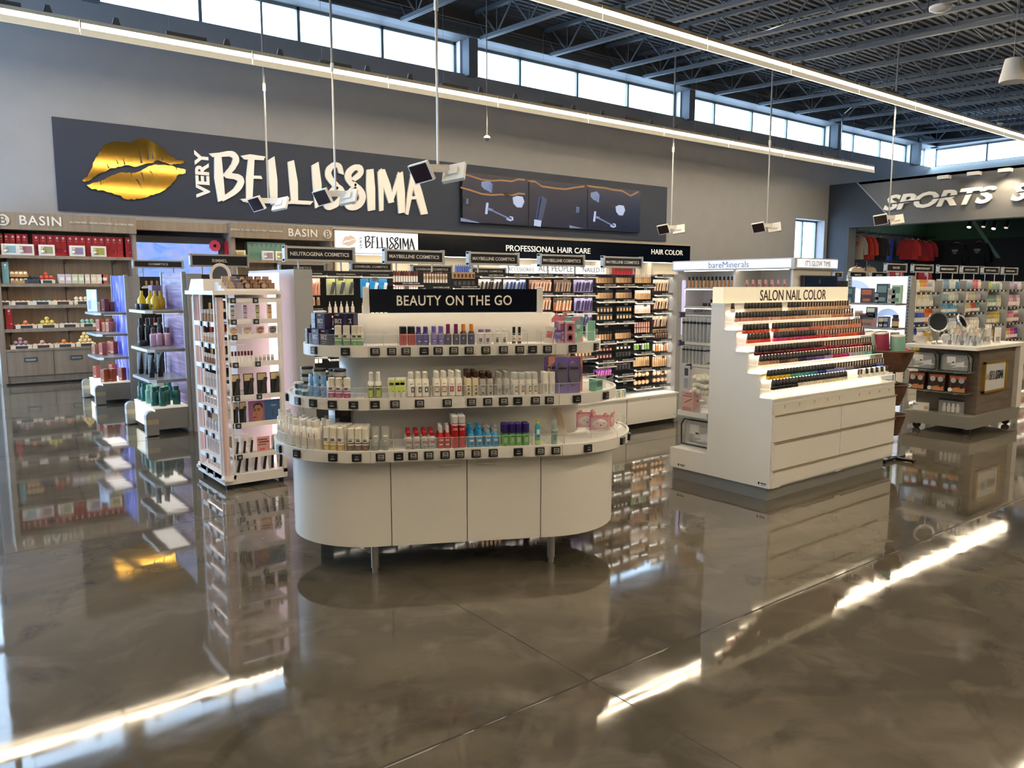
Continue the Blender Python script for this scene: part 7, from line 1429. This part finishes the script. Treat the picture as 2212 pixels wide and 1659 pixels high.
for i, (px, w, h, c, c2, z, lab) in enumerate(((1836, .12, .25, '#1f3a40', '#5a7a80', 1.285, 'teal carton at the left post'), (1873, .2, .23, '#3a2420', '#b0603c', 1.285, 'dark copper display carton'), (1906, .18, .30, '#1d2b30', '#6a8a8a', 1.285, 'tall dark green carton'), (1895, .08, .17, '#20262a', '#8a8d90', 1.285, 'small black carton'), (1926, .13, .23, '#c9c4bc', '#8f8a84', 1.285, 'tall pale carton'), (1938, .14, .28, '#a9c4ac', '#5a7a60', 1.285, 'pale green carton'),
    (1884, .15, .17, '#2a3440', '#c9c4b4', 1.05, 'navy twin carton on the clear riser'), (1876, .27, .21, '#9a5430', '#2a2228', .908, 'orange and black display carton'), (1907, .09, .16, '#1d2530', '#c9b89a', .908, 'dark round-label carton'), (1917, .09, .17, '#20293a', '#9aa0a8', .908, 'navy carton beside the round-label one'), (1856, .1, .25, '#c9bca8', '#8a7a60', .908, 'tan carton at the left end'), (1938, .11, .2, '#b08a3a', '#2a2218', .64, 'mustard carton on the lowest lit shelf'))):
    sput(px, 660, z, darkbox(w, h, c, c2), f'{lab}, sun care end cap', 'carton')
db = bottle('amber_bottle', .05, .2, '#2a1f1a', '#1a1a1c', .25, .8, .08, ((.2, .75, '#c9a878'),)); sput(1934, 700, .908, db, 'dark amber bottle near the perforated post', 'bottle', True, None)
b = MB(); b.box(-.12, .12, -.06, .06, 0, .14, ACRYL); o = b.build('clear_riser'); p = onX(1884, 690, ex-.2); put(o, TR(ex-.2, p.y, .909, -PI/2), 'clear riser block under the navy twin carton', 'riser', None, True)
g4 = root('care_gondola', 'lit personal care gondola with rows of bottles right of the sun care end cap', 'gondola shelving', (16, 5.8, 0)); gx0, gx1, gyc = 12.4, 20.65, 6.35
b = MB(); b.box(gx0, gx1, gyc-.55, gyc+.55, 0.05, .25, WHITE); b.build('plinth', g4); b = MB(); b.box(gx0, gx1, gyc-.03, gyc+.03, .25, 1.62, M('#e6e2da', .5)); b.build('back_panel', g4)
b = MB(); b.box(gx0-.04, gx0+.13, gyc-.5, gyc+.5, 0, 1.70, PEWT); b.build('end_panel', g4)
SEC = [gx0+.14+.905*i for i in range(10)]
def scol(kind, c, cap, h, r): return bottle(kind, r, h, c, cap, .25, .7, .1, ((.2, .65, '#e9e9e6'),) if kind == 'care_bottle' else (), n=8)
LEV = {0: ((1.45, ['#d9c46a', '#e9e4d4', '#c9a23a', '#d98f7a', '#9aa8c8', '#e6e2da'], .2), (1.22, ['#ece6d2', '#e9e2c4', '#efe9d9', '#c9d6d0'], .2), (.94, ['#24429c', '#2a4aa8', '#2f50b0', '#e0702c', '#d9642a'], .24), (.64, ['#1f3a90', '#2a48a0', '#d9e2ee'], .24), (.36, ['#58b0b0', '#e0c23a', '#e9e4d4', '#4a90c0'], .22)),
       1: ((1.50, ['#c9d4dc', '#7fa0c0', '#e0e4e6', '#4f86b4'], .16), (1.30, ['#7fa8b8', '#9ab8c0', '#d9dcd6', '#b8c4c4'], .15), (1.09, ['#6fa6c4', '#7fb0cc', '#5a98bc', '#4aa0c8'], .17), (.8, ['#5a90b8', '#c9d4dc'], .2), (.5, ['#e0e0da', '#9ab0c0'], .2)),
       2: ((1.50, ['#d9dde0', '#8fb4d0', '#d9808a', '#e9e6e0'], .16), (1.30, ['#ddd6cc', '#c9c2b8', '#b0a8b8'], .15), (1.09, ['#d9cfb0', '#c9b890', '#c05a50', '#5f9a98'], .17), (.8, ['#c9a8b0', '#e0dcd4'], .2), (.5, ['#d9d0c4', '#b0a090'], .2)),
       3: ((1.48, ['#a9c45a', '#bcd07a', '#9ab8a0', '#8aa0b8', '#d9dcc8'], .15), (1.16, ['#8fb49a', '#7a9a88', '#6f8f96', '#c9c4a0'], .22), (.86, ['#6a8a78', '#b0a070', '#c9b850'], .22), (.55, ['#7a3a4a', '#c9b08a', '#b89a60'], .2)),
       4: ((1.48, ['#b0a4c8', '#c9b8d0', '#9a8ab0', '#dcd0dc'], .15), (1.16, ['#c99ab0', '#d0a8bc', '#a87a98', '#d9c0c8'], .22), (.86, ['#b05a78', '#c98a9a', '#8a4a60'], .22), (.55, ['#d9cfc4', '#c9a070', '#d03a8a', '#5a3a8a'], .2))}
for si, x in enumerate(SEC[:9]):
    b = MB(); b.box(x-.012, x+.012, gyc-.5, gyc-.03, .25, 1.64, PEWT); b.build('upright', g4)
    lv = LEV[min(si, 4) if si < 5 else 3+(si % 2)]
    for k, (z, cols, h) in enumerate(lv):
        b = MB(); b.box(x+.012, x+.893, gyc-.45, gyc-.03, z-.02, z, DGREY); s = b.build('shelf', g4); b = MB(); b.box(x+.012, x+.893, gyc-.465, gyc-.45, z-.035, z+.004, M('#2a2c30')); b.build('ticket_rail', s); b = MB(); b.box(x+.02, x+.88, gyc-.4, gyc-.38, z-.026, z-.02, M('#fff2d2', .5, 0, 7, name='care_led')); b.build('light_strip', s)
        b = MB()
        for t in range(5): b.box(x+.06+t*.17, x+.12+t*.17, gyc-.4665, gyc-.465, z-.03, z-.002, M('#d9d9d6'))
        b.build('price_ticket', s)
        n = 11 if si < 3 else 9
        for i in range(n):
            c = cols[i*len(cols)//n]; pr = proto('care', (c, h), lambda: scol('care_bottle' if h > .16 else 'care_tube', c, '#e6e6e4' if c[1] in '2489' else c, h, .033)); first = pr.name not in _used; _used.add(pr.name)
            put(pr, TR(x+.06+i*(.80/n), gyc-.40+R.uniform(0, .01), z+.002), f'{cname(c)} care bottle, {nth(i)} from left, {["top", "second", "third", "fourth", "lowest"][k]} shelf, {nth(si)} section of care gondola', 'bottle', f'{nth(si)} care section bottles', first)
for txt, a, c, lab in (('SUN CARE', 1911, 1955, 'grey framed sign reading SUN CARE over the lit end cap'), ("WOMEN'S DEODORANT", 1969, 2012, "first grey framed sign reading WOMEN'S DEODORANT"), ("WOMEN'S DEODORANT", 2024, 2065, "second grey framed sign reading WOMEN'S DEODORANT"), ("WOMEN'S SHAVING", 2075, 2110, "first grey framed sign reading WOMEN'S SHAVING"), ("WOMEN'S SHAVING", 2120, 2155, "middle grey framed sign reading WOMEN'S SHAVING"), ("WOMEN'S SHAVING", 2164, 2195, "last grey framed sign reading WOMEN'S SHAVING near the edge")):
    aisle_sign(txt, a, c, 6.35, 1.78, 1.915, lab, 1.62)
g5 = gondola_shell('soap_gondola', 'gondola row behind the sun care end cap under HAND SOAP signs', 14.6, 21.5, 9.1, 1.66)
aisle_sign('HAND SOAP', 1833, 1870, 9.1, 1.72, 1.87, 'grey framed sign reading HAND SOAP over beige garments', 1.66); aisle_sign('HAND SOAP', 1880, 1915, 9.1, 1.72, 1.87, 'second grey framed sign reading HAND SOAP beside SUN CARE', 1.66); aisle_sign('SOAP', 1800, 1818, 9.1, 1.73, 1.85, 'small dark sign beside the minerals header', 1.66)

# ================================================================ garments in the sports shop
def shirt(c, pr='#e9e4e0', w=.62, h=.78, dark=False):
    b = MB(); m_ = M(c, .85); pts = [(-.1, 0), (-.06, -.05), (.06, -.05), (.1, 0), (.24, -.06), (.34, -.28), (.36, -.62), (.26, -.64), (.23, -.3), (.23, -h), (-.23, -h), (-.23, -.3), (-.26, -.64), (-.36, -.62), (-.34, -.28), (-.24, -.06)]
    n = len(pts); cx = [(x, y*.0+.0) for x, y in pts]; vs = [(x, -.05-.03*math.cos(x*4), y) for x, y in pts]+[(x, .05+.03*math.cos(x*4), y) for x, y in pts]
    b.add(vs, [tuple(range(n)), tuple(range(2*n-1, n-1, -1))]+[(i, (i+1) % n, n+(i+1) % n, n+i) for i in range(n)], m_)
    o = b.build('hanging_shirt'); b = MB(); b.box(-.09, .09, -.086, -.084, -.28, -.2, M(pr, .7)); b.box(-.05, .05, -.086, -.084, -.34, -.3, M(pr, .7)); b.build('chest_print', o)
    b = MB(); b.path([(-.2, 0, -.05), (0, 0, .04), (.2, 0, -.05)], .012, M('#b98a58', .6), 5); b.path([(0, 0, .04), (0, 0, .09), (.02, 0, .11), (0, .02, .13)], .004, SILVER, 4); b.build('hanger', o); ROOTM[o.name] = Matrix(); return o
rl = MB(); rl.tube((26.2, 14.45, 3.45), (32.3, 14.45, 3.45), .02, BLACK, 6)
for i in range(8): rl.tube((26.4+i*.82, 14.45, 3.45), (26.4+i*.82, 14.93, 3.45), .012, BLACK, 5); rl.tube((26.4+i*.82, 14.45, 3.45), (26.4+i*.82, 14.45, 3.55), .01, BLACK, 4)
tag(anchor(rl.build('clothes_rail'), (28.5, 14.6, 3.42)), 'black clothes rail along the sports shop wall', 'rail')
for i, (x, y, z, rz, c, p, lab) in enumerate(((26.42, 14.45, 3.29, -1.25, '#8f8a80', '#b04a3a', 'grey shirt turned sideways at the end of the rail'), (26.78, 14.45, 3.29, -1.2, '#b8352c', '#e0604a', 'red shirt behind the grey one, turned sideways'), (27.14, 14.45, 3.29, -1.2, '#d0402f', '#e8a08a', 'bright red shirt before the black ones'), (27.62, 14.45, 3.29, -1.1, '#202127', '#b03a34', 'black shirt with red print next to the blue banner'), (28.02, 14.45, 3.29, -1.15, '#2a2c30', '#2a2c30', 'plain charcoal shirt next to the blue banner'),
    (30.02, 14.45, 3.29, -1.1, '#8f1f24', '#8f1f24', 'dark red shirt right of the blue banner'), (30.42, 14.45, 3.29, -1.1, '#b83030', '#ece4e0', 'red long shirt with white print, nearest the banner'), (30.9, 14.45, 3.29, -1.1, '#8c2228', '#ece4e0', 'red shirt with white print, middle of the red group'), (31.38, 14.45, 3.25, -1.1, '#c03238', '#ece4e0', 'red shirt with small emblem, third of the red group'), (31.82, 14.45, 3.27, -1.15, '#b42a34', '#e0d6d2', 'last red shirt of the group'))):
    o = shirt(c, p); put(o, TR(x, y, z, rz, .95 if x > 30 else 1.05), lab, 'shirt', 'shirts on the sports shop rail', True)
for i, (y, lab) in enumerate(((13.7, 'black shirt with square print on the dark shop wall'), (12.9, 'black shirt with white lettering on the dark shop wall'))): o = shirt('#17191f', '#8a8a80'); put(o, TR(32.45, y, 3.2, -PI/2, 1.2), lab, 'shirt', 'black wall shirts', True)
for i, (px, c, lab) in enumerate(((1850, '#cdbba0', 'beige garment hanging low behind the HAND SOAP sign'), (1877, '#b8a488', 'tan garment hanging low between the soap signs'), (1935, '#b03038', 'red garment low behind the SUN CARE sign'), (1997, '#a82c34', 'red garment low behind the WOMEN S DEODORANT sign'))):
    p = onY(px, 583, 13.9); o = shirt(c, '#e0d8d0'); put(o, TR(p.x, 13.9, p.z+.1, -.3, 1.0), lab, 'shirt', 'lower rail garments', True)
rl = MB(); rl.tube((25.96, 13.9, 2.4), (31.5, 13.9, 2.4), .02, BLACK, 6)
for x in (26.1, 31.4): rl.tube((x, 13.9, 0), (x, 13.9, 2.4), .025, BLACK, 6)
tag(rl.build('clothes_rack'), 'low black clothes rack behind the aisle signs in the sports shop', 'rack')
b = MB(); b.box(28.4, 29.85, 14.86, 14.94, 2.5, 3.26, M('#1c2f86', .5)); r = b.build('wall_banner'); tag(r, 'dark blue banner with a player figure on the shop wall', 'banner'); b = MB(); m_ = M('#5a5f90', .6)
for k in range(7): b.prism([(28.45+k*.2, 2.52), (28.52+k*.2, 2.52), (28.62+k*.2, 3.24), (28.57+k*.2, 3.24)], 14.855, 14.86, M('#2a4ac0', .5), 'y')
b.prism([(29.05, 2.55), (29.2, 2.55), (29.22, 2.95), (29.18, 3.05), (29.2, 3.15), (29.08, 3.15), (29.08, 3.05), (29.02, 2.95)], 14.85, 14.855, M('#6a5a88'), 'y'); b.build('banner_print', r)
for i, (px, py) in enumerate(((2095, 483), (2126, 482), (2148, 486), (2175, 484))):
    p = onX(px, py, 29.0); r = root('track_spot', f'{["first", "second", "third", "fourth"][i]} track spot in the sports shop counted from the shirts', 'lamp', p, 0, 'sports shop track spots'); b = MB(); b.tube((p.x+.05, p.y, p.z+.1), (p.x-.05, p.y, p.z-.12), .07, BLACK, 10); b.tube((p.x, p.y, p.z), (p.x, p.y, 4.9), .012, BLACK, 5); b.build('housing', r)
    b = MB(); b.tube((p.x-.05, p.y, p.z-.12), (p.x-.055, p.y, p.z-.13), .06, M('#fff4e0', .5, 0, 12 if i in (0, 2) else .5, name='track_lens'), 10); b.build('lens', r)
    if i in (0, 2):
        ld = bpy.data.lights.new('track_beam', 'SPOT'); ld.energy = 60; ld.spot_size = 1.6; ld.color = (1, .85, .65); ld.shadow_soft_size = .06; o = bpy.data.objects.new('track_beam', ld); COL.objects.link(o); o.location = (p.x-.06, p.y, p.z-.15); o.rotation_euler = Vector((-.2 if i else .1, 1.2, -1)).to_track_quat('-Z', 'Y').to_euler()
for x in (27.3, 30.6):
    ld = bpy.data.lights.new('shop_lamp', 'AREA'); ld.energy = 9; ld.size = .5; ld.color = (1, .85, .65); o = bpy.data.objects.new('shop_lamp', ld); COL.objects.link(o); o.location = (x, 13.2, 4.8); o.rotation_euler = Vector((0, .8, -1)).to_track_quat('-Z', 'Y').to_euler()
